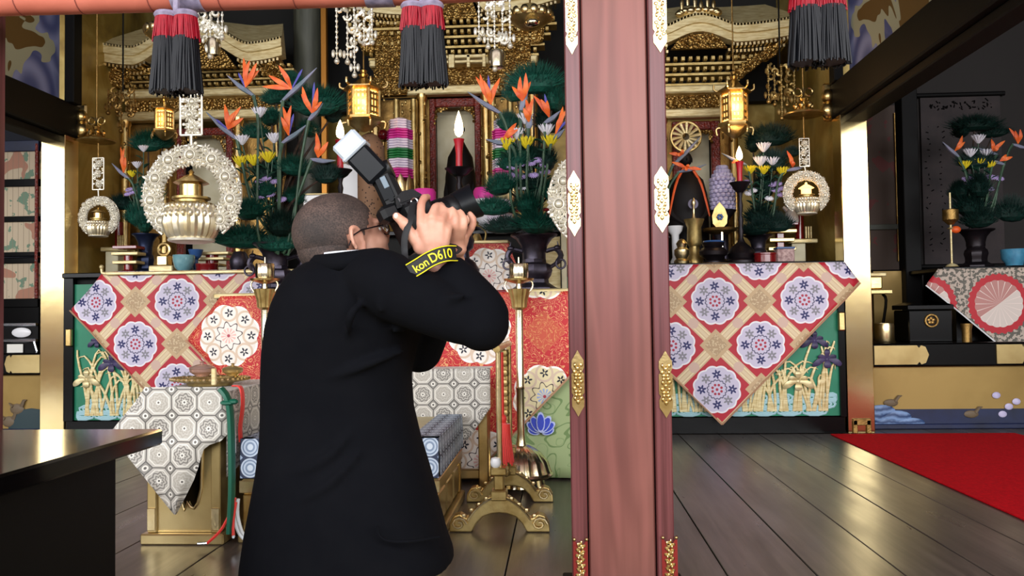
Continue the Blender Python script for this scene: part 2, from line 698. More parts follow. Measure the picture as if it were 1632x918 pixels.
def florets(x, y, R, n, size, phase=0.0):
    """masks of n small florets on radius R: (inside mask, index parity)"""
    a = eatan(y, x) + phase
    seg = 2 * pi / n
    k = efl(a / seg)
    al = emod(a, seg) - seg / 2
    r = elen(x, y)
    fx, fy = r * ecos(al) - R, r * esin(al)
    return fx, fy, emod(k, 2.0)


def medallion_cloth(base_red, lattice, med, navy, grey, pitch, r_med):
    def fn():
        u, v = uvxy()
        p = (u + v) * .70711
        q = (u - v) * .70711
        x, y = cell(p, pitch), cell(q, pitch)            # centred on a medallion
        hp = pitch / 2
        ax, ay = hp - eabs(x), hp - eabs(y)              # distance to the bands
        band = emin(ax, ay) < pitch * .085
        stripe = eabs(emin(ax, ay) - pitch * .05) < pitch * .012
        core = emin(ax, ay) < pitch * .022
        diam = emax(ax, ay) < pitch * .185
        dinn = emax(ax, ay) < pitch * .13
        midx = elen(emin(ax, ay), eabs(hp - emax(ax, ay))) < pitch * .085
        # unrotated polar about the medallion
        X, Y = (x + y) * .70711, (x - y) * .70711
        r = elen(X, Y)
        a = eatan(Y, X)
        scal = r_med * .95 + eabs(esin(a * 6.0)) * (r_med * .07)
        inside = r < scal
        rim = (r > scal - r_med * .07) * inside
        c = emix(band, base_red, lattice)
        c = emix(stripe, c, '#f0dcb2')
        c = emix(core * (1 - diam), c, '#e6cfa8')
        c = emix(midx, c, '#d9b8a6')
        c = emix(diam, c, '#cdae84')
        c = emix(dinn, c, '#b99a74')
        spk = enoise(E(E.nt.nodes.new('ShaderNodeUVMap').outputs[0]), 60, 2)
        c = emix(dinn * (spk > .55), c, '#d9c29a')
        c = emix(inside, c, med)
        c = emix(rim, c, '#f4f0f4')
        fx, fy, par = florets(X, Y, r_med * .64, 8, 0, pi / 8)
        fr = elen(fx, fy)
        fa = eatan(fy, fx)
        flo = (fr < r_med * (.15) + esin(fa * 6.0) * (r_med * .055)) * (1 - (fr < r_med * .035))
        colr = emix(par, navy, grey)
        c = emix(flo, c, colr)
        ring = eabs(r - r_med * .36 - eabs(esin(a * 8.0)) * (r_med * .05)) < r_med * .025
        c = emix(ring, c, '#5a5674')
        gx, gy, _ = florets(X, Y, r_med * .2, 8, 0)
        c = emix(elen(gx, gy) < r_med * .055, c, '#b02844')
        c = emix(r < r_med * .06, c, '#b02844')
        return c
    return fn


CLOTH_LILAC = mat('red_lattice_lilac_medallion_brocade', rough=.55, fn=medallion_cloth('#bc1a2e', '#d9bc92', '#d3cbe0', '#2b2c66', '#8d8a92',   .463, .176), sheen=.15)


def white_flower_fn():
    u, v = uvxy()
    p, q = (u + v) * .70711, (u - v) * .70711
    pit = .5
    x, y = cell(p, pit), cell(q, pit)
    kx = emod(efl(p / pit) + efl(q / pit), 2.0)          # alternate flower kinds
    X, Y = (x + y) * .70711, (x - y) * .70711
    r, a = elen(X, Y), eatan(Y, X)
    R = .178
    vec = E(E.nt.nodes.new('ShaderNodeUVMap').outputs[0])
    sc = enoise(vec, 16, 2, .5, 1.2)
    vine = eabs(esin(sc * 26.0)) < .3
    c = emix(vine, '#bf1620', '#e2a06a')
    hp = pit / 2
    dm = emax(hp - eabs(x), hp - eabs(y)) < .085
    c = emix(dm * (vine * .6 + .25), c, '#d08a4c')
    lobes = R * .9 + eabs(esin(a * 4.0 + pi / 8)) * (R * .1)
    inside = r < lobes
    fx, fy, par = florets(X, Y, R * .72, 8, 0, pi / 8)
    fr = elen(fx, fy)
    pet = emix(kx, '#efe6dc', '#e9dcae')
    c = emix(inside, c, pet)
    c = emix((r > lobes - .012) * inside, c, '#fffaf2')
    c = emix((eabs(fr - R * .25) < .006) * inside, c, '#d8c0a8')
    fa = eatan(fy, fx)
    c = emix((fr < R * .09 + esin(fa * 5.0) * (R * .05)) * (1 - (fr < R * .03)), c, '#1d2030')
    l = eabs(r - R * .37 - esin(a * 8.0) * (R * .07)) < .0035
    c = emix(l, c, '#5a4a46')
    c = emix((r < R * .24) * (esin(a * 12.0) > -.2), c, emix(kx, '#e7b8ae', '#9fb0d8'))
    c = emix(r < R * .05, c, '#b04050')
    return c


CLOTH_FLOWER = mat('red_white_flower_brocade', rough=.55, fn=white_flower_fn, sheen=.15)


def octagon_fn(c_line, c_bg, c_hi):
    def fn():
        u, v = uvxy()
        pit = .105
        x, y = cell(u, pit), cell(v, pit)
        hp = pit / 2
        ax, ay = eabs(x), eabs(y)
        sx, sy = hp - ax, hp - ay
        dia = (sx + sy) - pit * .25                       # <0 inside the corner square
        insq = dia < 0.0
        edge_sq = eabs(dia) < pit * .03
        edge_oc = (emin(sx, sy) < pit * .022) * (dia > 0.0)
        r, a = elen(x, y), eatan(y, x)
        c = emix(insq, c_bg, '#8a867e')
        rs = elen(sx, sy)
        c = emix(insq * (rs < pit * .11), c, c_hi)
        c = emix(rs < pit * .05, c, c_line)
        par = emod(efl(u / pit) + efl(v / pit), 2.0)
        w = esin(r * (2 * pi / .014) + esin(a * 8.0) * 1.6) * .5 + .5
        c = emix((1 - insq) * (r < pit * .42) * (w > .55) * .75, c, emix(par, c_line, '#a39d90'))
        octd = emax(emax(ax, ay), (ax + ay) * .70711)
        c = emix((eabs(octd - pit * .40) < pit * .02) * (1 - insq), c, c_hi)
        c = emix(r < pit * .09, c, c_hi)
        c = emix(r < pit * .04, c, c_line)
        c = emix(emax(edge_sq, edge_oc), c, c_line)
        return c
    return fn


CLOTH_GREY = mat('grey_octagon_brocade', rough=.5, fn=octagon_fn('#57534e', '#b9b4aa', '#dedad0'), sheen=.15)


def mat_edge_fn():
    u, v = uvxy()
    pit = .082
    x, y = cell(u, pit), cell(v, pit)
    r = elen(x, y)
    c = emix(r < pit * .47, '#27324c', '#b9c6d6')
    c = emix(eabs(r - pit * .36) < pit * .03, c, '#6c7f9a')
    c = emix(r < pit * .24, c, '#7d8fa8')
    c = emix(r < pit * .15, c, '#c9d4e0')
    sx, sy = pit / 2 - eabs(x), pit / 2 - eabs(y)
    return emix((sx + sy) < pit * .13, c, '#8fa0b8')


MAT_EDGE = mat('blue_crested_mat_edging', rough=.6, fn=mat_edge_fn)


def lotus_cloth_fn():
    u, v = uvxy()
    vec = E(E.nt.nodes.new('ShaderNodeUVMap').outputs[0])
    n = enoise(vec, 2.6, 1.5, .4, 1.5)
    vine = eabs(esin(n * 30.0)) < .26
    tw = eabs(esin(enoise(vec, 5.5, 1, .4, 1.0) * 16.0)) < .12
    c = emix(tw * .6, '#9fb07c', '#7d9760')
    return emix(vine, c, '#6f8a52')


CLOTH_GREEN = mat('pale_green_vine_cloth', rough=.6, fn=lotus_cloth_fn)


def fan_cloth_fn():
    u, v = uvxy()
    pit = .56
    x, y = cell(u, pit), cell(v, pit)
    r, a = elen(x, y), eatan(y, x)
    vec = E(E.nt.nodes.new('ShaderNodeUVMap').outputs[0])
    c = emix(enoise(vec, 34, 2) > .5, '#b9a99a', '#5e5a50')
    c = emix(r < .236 + esin(a * 30.0) * .006, c, '#b8202c')
    ins = r < .182 + eabs(esin(a * 10.0)) * .007
    half = (x * .6 - y * .8) > 0.0
    fan = emix(half, '#b9837c', '#d6c8be')
    c = emix(ins, c, fan)
    c = emix(ins * (eabs(esin(a * 10.0)) < .16), c, '#ead9cf')
    return c


CLOTH_FAN = mat('red_ring_fan_brocade', rough=.6, fn=fan_cloth_fn)


def screen_paint_fn():
    vec = ecoord()
    x, y, z = exyz(vec)
    n = enoise(vec, 9, 3)
    c = emix(n > .58, '#c9b69a', '#6f8a72')
    c = emix(enoise(vec, 5, 1, .4) > .6, c, '#b07c64')
    return emix(eabs(esin(x * 60.0)) < .12, c, '#8d7a66')


SCREENP = mat('painted_pavilion_panel', rough=.6, fn=screen_paint_fn)
HANGING = mat('aisle_dimmed_scroll', rough=.7, fn=vary('#3a2f2f', '#282021', 4))  # scroll colours darkened to carry the dimness of the right aisle

# ================================================================== SETTING
def struct(name, mb, m, parent=None, **k):
    o = obj(name, mb, m, parent, **k)
    if parent is None:
        o['kind'] = 'structure'
    return o


XL, XR = P(102.5, 550, 6.485).x, P(1348, 550, 6.485).x              # inner faces of the sanctuary side posts
AX = -0.82                        # axis of the altars
YF = 2.72                         # edge of the raised sanctuary floor

# floor: dark polished boards running away from the camera
fl = thing('floor', None, None, (0, 0, 0), kind='structure')
edges = [-7.2, -6.6, -6.0, -5.4, -4.8, -4.2, -3.7, -3.3, -2.9, -2.5, -2.1, -1.75, -1.38, -1.0, -.6, -.21, .18, .564, .87, 1.17, 1.464, 1.77, 2.08, 2.4, 2.75, 3.1, 3.5, 4.0, 4.5, 5.0, 5.6, 6.2]
random.seed(3)
for a, b in zip(edges[:-1], edges[1:]):
    m = MB().box(((a + b) / 2, (YF + 8.6) / 2, -.02 + random.uniform(-.0006, .0006)), (b - a - .005, 8.6 - YF, .04), bev=.002)
    me = m.mesh('floorboard', FLOOR)
    off = random.uniform(0, 40)
    me.transform(T3((0, 0, 0)))
    o = obj('floorboard', me, None, fl)
sub = MB().box((-.5, (YF + 8.6) / 2, -.23), (13.4, 8.6 - YF, .37))
obj('floor_base', sub, BLACKW, fl)
outer = MB().box((-1.5, -.5, -.46), (24.4, 6.42, .08))
struct('floor_outer', outer, TATAMI)
# shell
struct('wall_back', MB().box((-.5, 8.65, 2.2), (13.4, .1, 5.4)), GOLD_WALL)
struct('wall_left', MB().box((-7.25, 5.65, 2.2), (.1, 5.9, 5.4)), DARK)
struct('wall_left_hall', MB().box((-13.65, -.3, 2.2), (.1, 6.0, 5.4)), CREAM)
struct('wall_left_turn', MB().box((-10.45, 2.75, 2.2), (6.4, .1, 5.4)), CREAM)
struct('wall_right_hall', MB().box((10.65, -.3, 2.2), (.1, 6.0, 5.4)), CREAM)
struct('wall_right_turn', MB().box((8.45, 2.75, 2.2), (4.4, .1, 5.4)), CREAM)
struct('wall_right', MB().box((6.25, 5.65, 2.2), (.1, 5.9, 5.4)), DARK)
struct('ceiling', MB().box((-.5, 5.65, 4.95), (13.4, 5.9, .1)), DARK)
struct('ceiling_hall', MB().box((-1.5, -.3, 4.95), (24.4, 6.0, .1)), WOOD_EDGE)
# hall front: open bays between posts, lintel above
wf = MB()
wf.box((-1.5, -3.25, 4.6), (24.4, .1, .7))
wf.box((-1.5, -3.25, .62), (24.4, .1, 2.2))
for x in (-13.3, -9.4, -5.8, -2.2, 1.4, 5.0, 8.9):
    wf.box((x, -3.25, 2.1), (.25, .14, 4.4))
struct('wall_front', wf, WOOD_EDGE)

# dark upper back: black boarding behind and above the shrine roofs
ub = MB()
ub.box(((XL + XR) / 2, 8.5, 3.95), (XR - XL + .3, .12, 1.9))
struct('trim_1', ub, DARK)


def tall_post(name, x0, x1, y0, y1, z0, z1, m, label=None):
    return struct(name, MB().box(((x0 + x1) / 2, (y0 + y1) / 2, (z0 + z1) / 2), (x1 - x0, y1 - y0, z1 - z0), bev=.006), m, label=label)


# gold leaf posts either side of the altar
def gold_post(name, x0, x1, label):
    t = thing(name, label, 'pillar', ((x0 + x1) / 2, 6.58, 0))
    obj('shaft', MB().box(((x0 + x1) / 2, 6.58, 1.2), (x1 - x0, .19, 2.4), bev=.005), GOLD_MIRROR, t)
    return t


gp_l = gold_post('gold_pillar', XL - .2, XL, 'gold leafed square pillar left of the long altar')
gp_r = gold_post('gold_pillar', XR, XR + .2, 'gold leafed square pillar right of the long altar')
b = MB()
for x in (-.05, .05):
    b.box((XR + .1 + x, 6.475, .05), (.035, .012, .1), bev=.004)
b.box((XR + .1, 6.475, .085), (.13, .012, .05), bev=.004)
obj('foot_plate', b, GOLD_OLD, gp_r)

# black side beams that run from the posts toward the hall, with cloud-painted walls above them
for sgn, xc, nm, lab in ((-1, XL - .1, 'side_beam', 'black lacquered beam running forward above the left gold pillar'), (1, XR + .1, 'side_beam', 'black lacquered beam running forward above the right gold pillar')):
    t = thing(nm, lab, 'beam', (xc, 4.7, 2.4))
    obj('beam_body', MB().box((xc, 4.72, 2.535), (.22, 3.9, .27), bev=.012), BLACKW, t)
    obj('lower_rail', MB().box((xc + sgn * .02, 4.72, 2.37), (.15, 3.9, .06), bev=.008), BLACKW, t)
    # gilt boss at the beam end, facing the altar
    bs = MB()
    bs.box((xc - sgn * .06, 6.69, 2.54), (.2, .03, .3), bev=.02)
    bs.ball((xc - sgn * .13, 6.66, 2.47), (.06, .05, .07), 10, 6)
    bs.ball((xc - sgn * .13, 6.66, 2.58), (.05, .05, .06), 10, 6)
    obj('end_fitting', bs, GOLD, t)
for sgn, x, nm in ((1, XL - .12, 'wall_left_upper'), (-1, XR + .12, 'wall_right_upper')):
    m = MB()
    m.surf(lambda u, v: V((x, lerp(2.9, 6.6, u), lerp(2.67, 4.9, v))), 1, 1, uvfn=lambda u, v: (u * 3.7, v * 2.23))
    m.box((x - sgn * .03, 4.75, 3.785), (.05, 3.7, 2.23))
    struct(nm, m, CLOUDS, smooth=False)
tall_post('trim_2', XL - .02, XL + .06, 6.5, 6.62, 2.66, 4.9, BLACKW)
tall_post('trim_3', XR - .03, XR + .04, 6.5, 6.62, 2.66, 4.9, BLACKW)
# back corner strips of wall behind the altar ends
tall_post('trim_4', XL - .25, XL - .05, 6.75, 8.6, 0, 4.9, GOLD_WALL)
tall_post('trim_5', XR + .05, XR + .25, 6.75, 8.6, 0, 4.9, GOLD_WALL)

# dark round column and slim gilt post between left and centre shrines
c0 = P(491, 90, 7.9)
t = thing('round_column', 'dark grey round column between the left and centre shrines', 'column', (c0.x, 7.9, 0))
obj('shaft', MB().lathe([(.135, .3), (.135, 4.85)], 24, (c0.x, 7.9, 0)), mat('weathered_grey_column', rough=.5, fn=vary('#5a5c50', '#3c3d35', 3, 4, (6, 6, .5))), t)
c1 = P(517, 90, 7.75)
t = thing('gilt_post', 'slim orange gilt post beside the dark round column', 'post', (c1.x, 7.75, 0))
obj('shaft', MB().box((c1.x, 7.75, 2.5), (.055, .06, 4.7), bev=.005), mat('orange_gilt', '#a8702a', .35, .7), t)
obj('post_foot', MB().box((c1.x, 7.75, .12), (.09, .09, .24), bev=.01), GOLD_OLD, t)

# red-brown post at the far left of the opening
lp = P(8, 400, 3.28).x
t = thing('front_post', 'reddish brown wooden post at the far left edge of the opening', 'post', (lp - .12, 3.19, 0))
obj('shaft', MB().box((lp - .12, 3.19, 1.5), (.24, .18, 3.0), bev=.006), WOOD_EDGE, t)

# ------------------------------------------------------------------ folding door
FD = 2.86
xl, xr = P(905, 500, FD).x, P(1068, 500, FD).x
xs1, xs2 = P(932, 500, FD).x, P(1040, 500, FD).x
t = thing('folding_door', 'tall red brown wooden folding door with gilt edge fittings, in the foreground', 'door', ((xl + xr) / 2, FD + .06, 0))
obj('stile', MB().box(((xl + xs1) / 2, FD + .03, 1.45), (xs1 - xl - .004, .07, 2.9), bev=.004), WOOD_EDGE, t)
obj('stile', MB().box(((xr + xs2) / 2, FD + .03, 1.45), (xr - xs2 - .002, .07, 2.9), bev=.004), WOOD_EDGE, t)
pm = MB().box(((xs1 + xs2) / 2, FD + .045, 1.45), (xs2 - xs1 - .006, .07, 2.9), bev=.005)
obj('panel', pm, WOOD_RED, t)
obj('groove_backing', MB().box(((xs1 + xs2) / 2, FD + .085, 1.45), (xr - xl - .01, .012, 2.89)), BLACKW, t)


def fitting_outline(w, h, lobes=True, flat_top=False, flat_bot=False):
    pts = []
    hw = w / 2
    e = .055

    def end(s):
        # ornate pointed tip, s=+1 up
        return [(hw, s * (h / 2 - e * 1.45)), (hw * .72, s * (h / 2 - e * 1.3)), (hw * 1.0, s * (h / 2 - e * 1.05)), (hw * .95, s * (h / 2 - e * .62)),
                (hw * .5, s * (h / 2 - e * .35)), (0, s * h / 2)]
    up = end(1)
    right = ([(hw, h / 2)] if flat_top else up)
    left = [(-x, y) for x, y in (right if flat_top else up[:-1])][::-1]
    dn = end(-1)
    if flat_bot:
        bl, br = [(-hw, -h / 2)], [(hw, -h / 2)]
    else:
        br = dn[:-1][::-1]
        br = [dn[-1]] + br
        bl = [(-x, y) for x, y in dn[:-1]]
    return right + left + bl + br


def door_fitting(pxl, pxr, pyt, pyb, kind, parent, lab=None):
    yy = FD - .006
    a, c = P(pxl, (pyt + pyb) / 2, yy), P(pxr, (pyt + pyb) / 2, yy)
    zt, zb = P((pxl + pxr) / 2, pyt, yy).z, P((pxl + pxr) / 2, pyb, yy).z
    w, h = c.x - a.x, zt - zb
    cc = V(((a.x + c.x) / 2, yy - .004, (zt + zb) / 2))
    gm = {'mid': GOLD_PALE, 'low': GOLD, 'base': GOLD}[kind]
    if kind == 'base':
        hw = w / 2
        pts = [(-hw, -h / 2), (hw, -h / 2), (hw, h / 2), (hw * .55, h / 2 - .02), (0, h / 2 - .045), (-hw * .55, h / 2 - .02), (-hw, h / 2)]
        o = obj('base_fitting', MB().prism(pts, .006, T3(cc)), REDLAC, parent, label='crimson lacquer shoe with gilt scrollwork')
        r = MB()
        random.seed(int(pxl))
        for i in range(26):
            z = -h / 2 + h * .9 * (i + .5) / 26
            x = hw * .45 * sin(i * 1.9)
            r.ball(cc + V((x, -.002, z)), (.007, .004, .006), 6, 4)
            r.torus(cc + V((-x, -.001, z)), .008, .002, 8, 4, None) if False else None
            r.ball(cc + V((-x * .8, -.002, z + .004)), (.004, .004, .008), 6, 4)
        for x in (-hw * .85, hw * .85):
            r.ball(cc + V((x, -.003, h / 2 - .006)), .006, 8, 5)
        obj('scrollwork', r, GOLD, o, kind='stuff')
        return
    o = obj('edge_fitting', MB().prism(fitting_outline(w, h), .006, T3(cc)), gm, parent)
    r = MB()
    n = int(h / .018)
    for i in range(n):
        z = -h / 2 + .05 + (h - .1) * i / (n - 1)
        s = sin(i * 1.25)
        r.ball(cc + V((w * .27 * s, -.001, z)), (.0075, .0045, .0065), 6, 4)
        r.ball(cc + V((-w * .24 * s, -.001, z)), (.005, .004, .009), 6, 4)
    for i in range(4):
        r.torus(cc + V((0, -.001, (i - 1.5) * h * .19)), w * .27, .003, 12, 4, RX(pi / 2) if False else None) if False else None
    obj('scrollwork', r, gm, o, kind='stuff')


for args in ((901, 920, -60, 87, 'mid'), (1040, 1062, -60, 84, 'mid'), (905, 925, 272, 377, 'mid'), (1043, 1066, 265, 371, 'mid'),
             (911, 931, 558, 664, 'low'), (1050, 1072, 559, 666, 'low'), (914, 937, 856, 945, 'base'), (1055, 1080, 853, 945, 'base')):
    door_fitting(*args, t)
obj('sill_plate', MB().box(((xl + xr) / 2, FD + .04, .012), (xr - xl + .06, .11, .024), bev=.004), BLACKW, t)

# ================================================================== ALTAR, TABLES, SHRINES
rnd = random.Random(11)
YA = 6.45
ZA = (P(1200, 421, YA).z + P(280, 430, YA).z) / 2          # top of the long altar
t = thing('altar', 'long black lacquered altar spanning between the two gold pillars, with green painted front', 'altar', ((XL + XR) / 2, 6.9, 0))
ax0, ax1 = XL + .02, XR - .02
obj('plinth', MB().box(((ax0 + ax1) / 2, 7.0, .065), (ax1 - ax0, 1.06, .13), bev=.006), LACQ, t)
obj('carcass', MB().box(((ax0 + ax1) / 2, 7.02, .69), (ax1 - ax0 - .02, 1.04, 1.12)), BLACKW, t)
obj('top_board', MB().box(((ax0 + ax1) / 2, 6.98, ZA - .02), (ax1 - ax0, 1.14, .04), bev=.006), LACQ, t)
# black stiles with gilt corner clasps, and green panels between them
xg0, xg1 = P(117, 560, YA).x, P(1337, 560, YA).x
obj('end_stile', MB().box(((ax0 + xg0) / 2, YA + .02, .69), (xg0 - ax0, .06, 1.12)), LACQ, t)
obj('end_stile', MB().box(((ax1 + xg1) / 2, YA + .02, .69), (ax1 - xg1, .06, 1.12)), LACQ, t)
gpz0, gpz1 = .135, 1.2
for a, b_ in ((xg0, xg0 + 1.75), (xg0 + 1.8, xg1 - 1.8), (xg1 - 1.75, xg1)):
    obj('green_panel', MB().box(((a + b_) / 2, YA + .03, (gpz0 + gpz1) / 2), (b_ - a, .03, gpz1 - gpz0)), PANEL_GREEN, t)
for px in (110, 1341):
    c = P(px, 538 if px < 500 else 512, YA - .02)
    o = obj('corner_clasp', MB().box(c, (.05, .03, .14), bev=.008), GOLD, t)
# gilt edge moulding along the left part of the altar top, curled end
a, b_ = P(172, 431, YA - .06), P(560, 430, YA - .06)
m = MB().box(((a.x + b_.x) / 2, YA - .088, ZA - .012), (b_.x - a.x, .03, .026), bev=.006)
m.tube([V((a.x, YA - .088, ZA - .012)), V((a.x - .03, YA - .088, ZA - .005)), V((a.x - .035, YA - .088, ZA + .03))], .012, 6)
m.ball((a.x - .035, YA - .088, ZA + .04), .018, 8, 5)
obj('edge_moulding', m, CREAM_GOLD, t)


def iris_relief(panel_x0, panel_x1, parent, seed):
    """raised gilt irises and pale water swirls on a green panel"""
    r = random.Random(seed)
    y = YA + .008
    bl = MB()
    n = max(3, int((panel_x1 - panel_x0) / .1))
    for i in range(n):
        x = lerp(panel_x0 + .05, panel_x1 - .05, (i + .5) / n) + r.uniform(-.02, .02)
        for k in range(5):
            h = r.uniform(.2, .5)
            dx = r.uniform(-.2, .2)
            pts = bez([(x + (k - 2) * .014, y, .17), (x + (k - 2) * .016 + dx * .3, y - .004, .2 + h * .6), (x + dx * .75, y - .005, .2 + h), (x + dx * 1.3, y - .004, .2 + h * (.85 if k % 2 else .96))], 7)
            pts = [V((min(max(q.x, panel_x0 + .01), panel_x1 - .01), q.y, q.z)) for q in pts]
            bl.tube(pts, [.011, .012, .012, .011, .0095, .0075, .005, .0015], 5, flat=.5, up=(0, 1, 0))
    obj('iris_leaf_relief', bl, CREAM_GOLD, parent, kind='stuff')
    sw = MB()
    for i in range(int((panel_x1 - panel_x0) / .062) + 1):
        x = panel_x0 + .05 + i * .062
        if x > panel_x1 - .04:
            break
        z = .15 + .05 * (i % 3)
        for rr in (.022, .042, .062):
            pts = [V((x + rr * 1.5 * cos(aa), YA + .011, z + .02 + rr * .5 * sin(aa))) for aa in [k * pi / 7 * 1.6 for k in range(10)]]
            pts = [V((min(max(q.x, panel_x0 + .005), panel_x1 - .005), q.y, max(q.z, .14))) for q in pts]
            sw.tube(pts, .0085, 4, flat=.5, up=(0, 1, 0))
    obj('water_swirl_relief', sw, SWIRL, parent, kind='stuff')
    # iris blossoms


def blossom(px, py, sc, m, parent):
    c = P(px, py, YA - .002)
    b = MB()
    for an, L, w in ((-.25, .085, .016), (.5, .06, .012), (1.57, .062, .015), (2.64, .06, .012), (3.4, .085, .016), (-1.57, .05, .018)):
        d = V((cos(an), 0, sin(an)))
        dr = V((0, 0, -.022)) if abs(sin(an)) < .5 else V((0, 0, 0))
        q = [c, c + d * L * .4 * sc + V((0, -.006, .006)), c + d * L * .75 * sc + V((0, -.008, 0)) + dr * .3, c + d * L * sc + dr]
        b.tube(bez(q, 7), [x * w * sc for x in (.3, .6, .9, 1.15, 1.25, 1.1, .75, .15)], 6, flat=.45, up=(0, 1, 0))
    b.ball(c, (.014 * sc, .012, .014 * sc), 8, 5)
    obj('iris_blossom', b, m, parent)


iris_relief(xg0 + .02, xg0 + 1.2, t, 5)
iris_relief(xg1 - 1.35, xg1 - .02, t, 6)
for px, py, sc, m in ((155, 545, .9, PURPLE), (178, 580, 1.3, PURPLE), (138, 605, 1.3, CREAM_GOLD), (1298, 543, 1.2, PURPLE), (1318, 573, 1.3, PURPLE), (1272, 608, 1.4, CREAM_GOLD)):
    blossom(px, py, sc, m, t)


def hanging_cloth(name, label, xc, yf, ztop, hw_top, hw_tip, z_tip, z_bot, m, uvo, zclip=None, top_depth=.25, group=None, wave=.006, hem=None):
    """a square cloth laid cornerwise over a table edge: one point hangs in front"""
    zb = max(z_bot, zclip) if zclip is not None else z_bot

    def hw(z):
        if z > z_tip:
            return lerp(hw_tip, hw_top, (z - z_tip) / (ztop - z_tip))
        return max(hw_tip * (z - z_bot) / (z_tip - z_bot), .002)

    nz, nx = 40, 36

    def pos(u, v):
        z = lerp(ztop, zb, v)
        x = (u * 2 - 1) * hw(z)
        d = (ztop - z)
        y = yf - .012 - wave * sin(x * 9 + z * 5) * min(1, d * 6) - .01 * min(1, d * 3)
        ex = abs(x) - hw_top                                  # the corners droop round the ends
        if ex > 0:
            y += min(ex * .25, .02)
        return V((xc + x, y, z))
    mb = MB()
    mb.surf(pos, nx, nz, uvfn=lambda u, v: (lambda p: (p.x - uvo[0], p.z - uvo[1]))(pos(u, v)))
    o = obj(name, mb, m, None, sharp=None)
    md = o.modifiers.new('thickness', 'SOLIDIFY')
    md.thickness = .004
    md.offset = 1
    tag(o, label, 'altar cloth', group)
    # folded hem along the lower edges, a child of the cloth
    for s in (-1, 1):
        hm = MB()
        pts = []
        for i in range(17):
            z = lerp(z_tip, zb, i / 16)
            p = pos(.5 + s * .5, (ztop - z) / (ztop - zb))
            pts.append(p + V((0, -.002, 0)))
        hm.tube(pts, .006, 5)
        obj('hem', hm, hem, o)
    return o


def cloth_at(name, label, pxc, yf, py_top, dx_top, dx_tip, py_tip, py_bot, med_px, m, **k):
    s = yf / F_PX
    c = P(pxc, py_tip, yf)
    md = P(med_px[0], med_px[1], yf)
    return hanging_cloth(name, label, c.x, yf, P(pxc, py_top, yf).z, dx_top * s, dx_tip * s, c.z, P(pxc, py_bot, yf).z, m, (md.x - k.pop('ushift', 0), md.z - k.pop('vshift', 0)), **k)


yc = YA - .055
HEM = mat('tan_cloth_hem', '#b98f70', .6)
cl = cloth_at('altar_cloth', 'red lattice altar cloth with lilac medallions at the left end of the altar', 300, yc, 431, 142, 199, 492, 692, (283, 480), CLOTH_LILAC, ushift=.3238, hem=HEM)
cr = cloth_at('altar_cloth', 'red lattice altar cloth with lilac medallions right of the wooden door', 1145, yc, 421, 195, 219, 454, 676, (1138, 480), CLOTH_LILAC, ushift=.3238, hem=HEM)

# ------------------------------------------------------------------ centre offering table
YT = 4.72
AXC = -.9
ZT = P(870, 461, YT).z
tx0 = P(345, 470, YT).x
tx1 = 2 * AXC - tx0
t = thing('offering_table', 'wide gilt edged offering table behind the photographer, carrying the bronze vases', 'table', (AXC, YT + .45, 0))
obj('top_board', MB().box((AXC, YT + .45, ZT - .02), (tx1 - tx0, .9, .04), bev=.006), REDLAC, t)
for a, b_ in ((tx0 - .01, tx0 + .28), (tx0 + .7, tx0 + 1.4), (P(842, 460, YT).x, tx1 + .01)):
    obj('edge_moulding', MB().box(((a + b_) / 2, YT - .012, ZT - .012), (b_ - a, .022, .03), bev=.006), CREAM_GOLD, t)
obj('carcass', MB().box((AXC, YT + .5, (ZT - .04) / 2), (tx1 - tx0 - .06, .72, ZT - .045)), BLACKW, t)
for sx in (tx0 + .04, tx1 - .04):
    for yy in (YT + .06, YT + .86):
        obj('leg', MB().box((sx, yy, (ZT - .04) / 2), (.06, .06, ZT - .045), bev=.006), REDLAC, t)
# the pale green under-cloth with woven lotus
xg = P(838, 690, YT).x
gm = MB()


def gpos(u, v):
    x = lerp(tx0 + .02, tx1 - .02, u)
    z = lerp(ZT - .045, .012, v)
    y = YT + .012 - .01 * sin(x * 14) * v - .015 * v
    return V((x, y, z))


gm.surf(gpos, 60, 16, uvfn=lambda u, v: (lambda p: (p.x, p.z))(gpos(u, v)))
go = obj('under_cloth', gm, CLOTH_GREEN, None, sharp=None)
go.modifiers.new('thickness', 'SOLIDIFY').thickness = .004
tag(go, 'pale green vine patterned cloth hanging to the floor beside the wooden door', 'altar cloth')
# woven lotus motif: raised blue petals
LOT1, LOT2 = mat('blue_lotus_thread', '#3347c0', .6), mat('pale_lotus_thread', '#b9c4ee', .6)
lc = P(862, 680, YT - .02)
lm, lw = MB(), MB()
for i, (an, L) in enumerate([(-78, .075), (78, .075), (-55, .095), (55, .095), (-30, .105), (30, .105), (0, .115)]):
    A_ = radians(an)
    d = V((sin(A_), 0, cos(A_)))
    s_ = V((cos(A_), 0, -sin(A_)))
    for mbx, sc, yo in ((lw, 1, 0), (lm, .78, -.003)):
        pts = []
        for k in range(12):
            tt = 2 * pi * k / 12
            pts.append(lc + V((0, 0, -.03)) + d * (L * .5 + L * .5 * sc * cos(tt)) + s_ * (.024 * sc * sin(tt)))
        base = V((0, -.005 * i + yo, 0))
        mbx.add([p + base for p in pts] + [p + base + V((0, .003, 0)) for p in pts], [tuple(range(12)), tuple(range(23, 11, -1))] + [(k, k + 12, (k + 1) % 12 + 12, (k + 1) % 12) for k in range(12)])
obj('lotus_outline', lw, LOT2, go, smooth=False)
obj('lotus_petals', lm, LOT1, go, smooth=False)
cc = cloth_at('table_cloth', 'red brocade table cloth with large white flowers hanging behind the photographer', 629, YT - .035, 468, 284, 344, 538, 884, (367, 535), CLOTH_FLOWER, ushift=.3536, zclip=.03, hem=HEM)

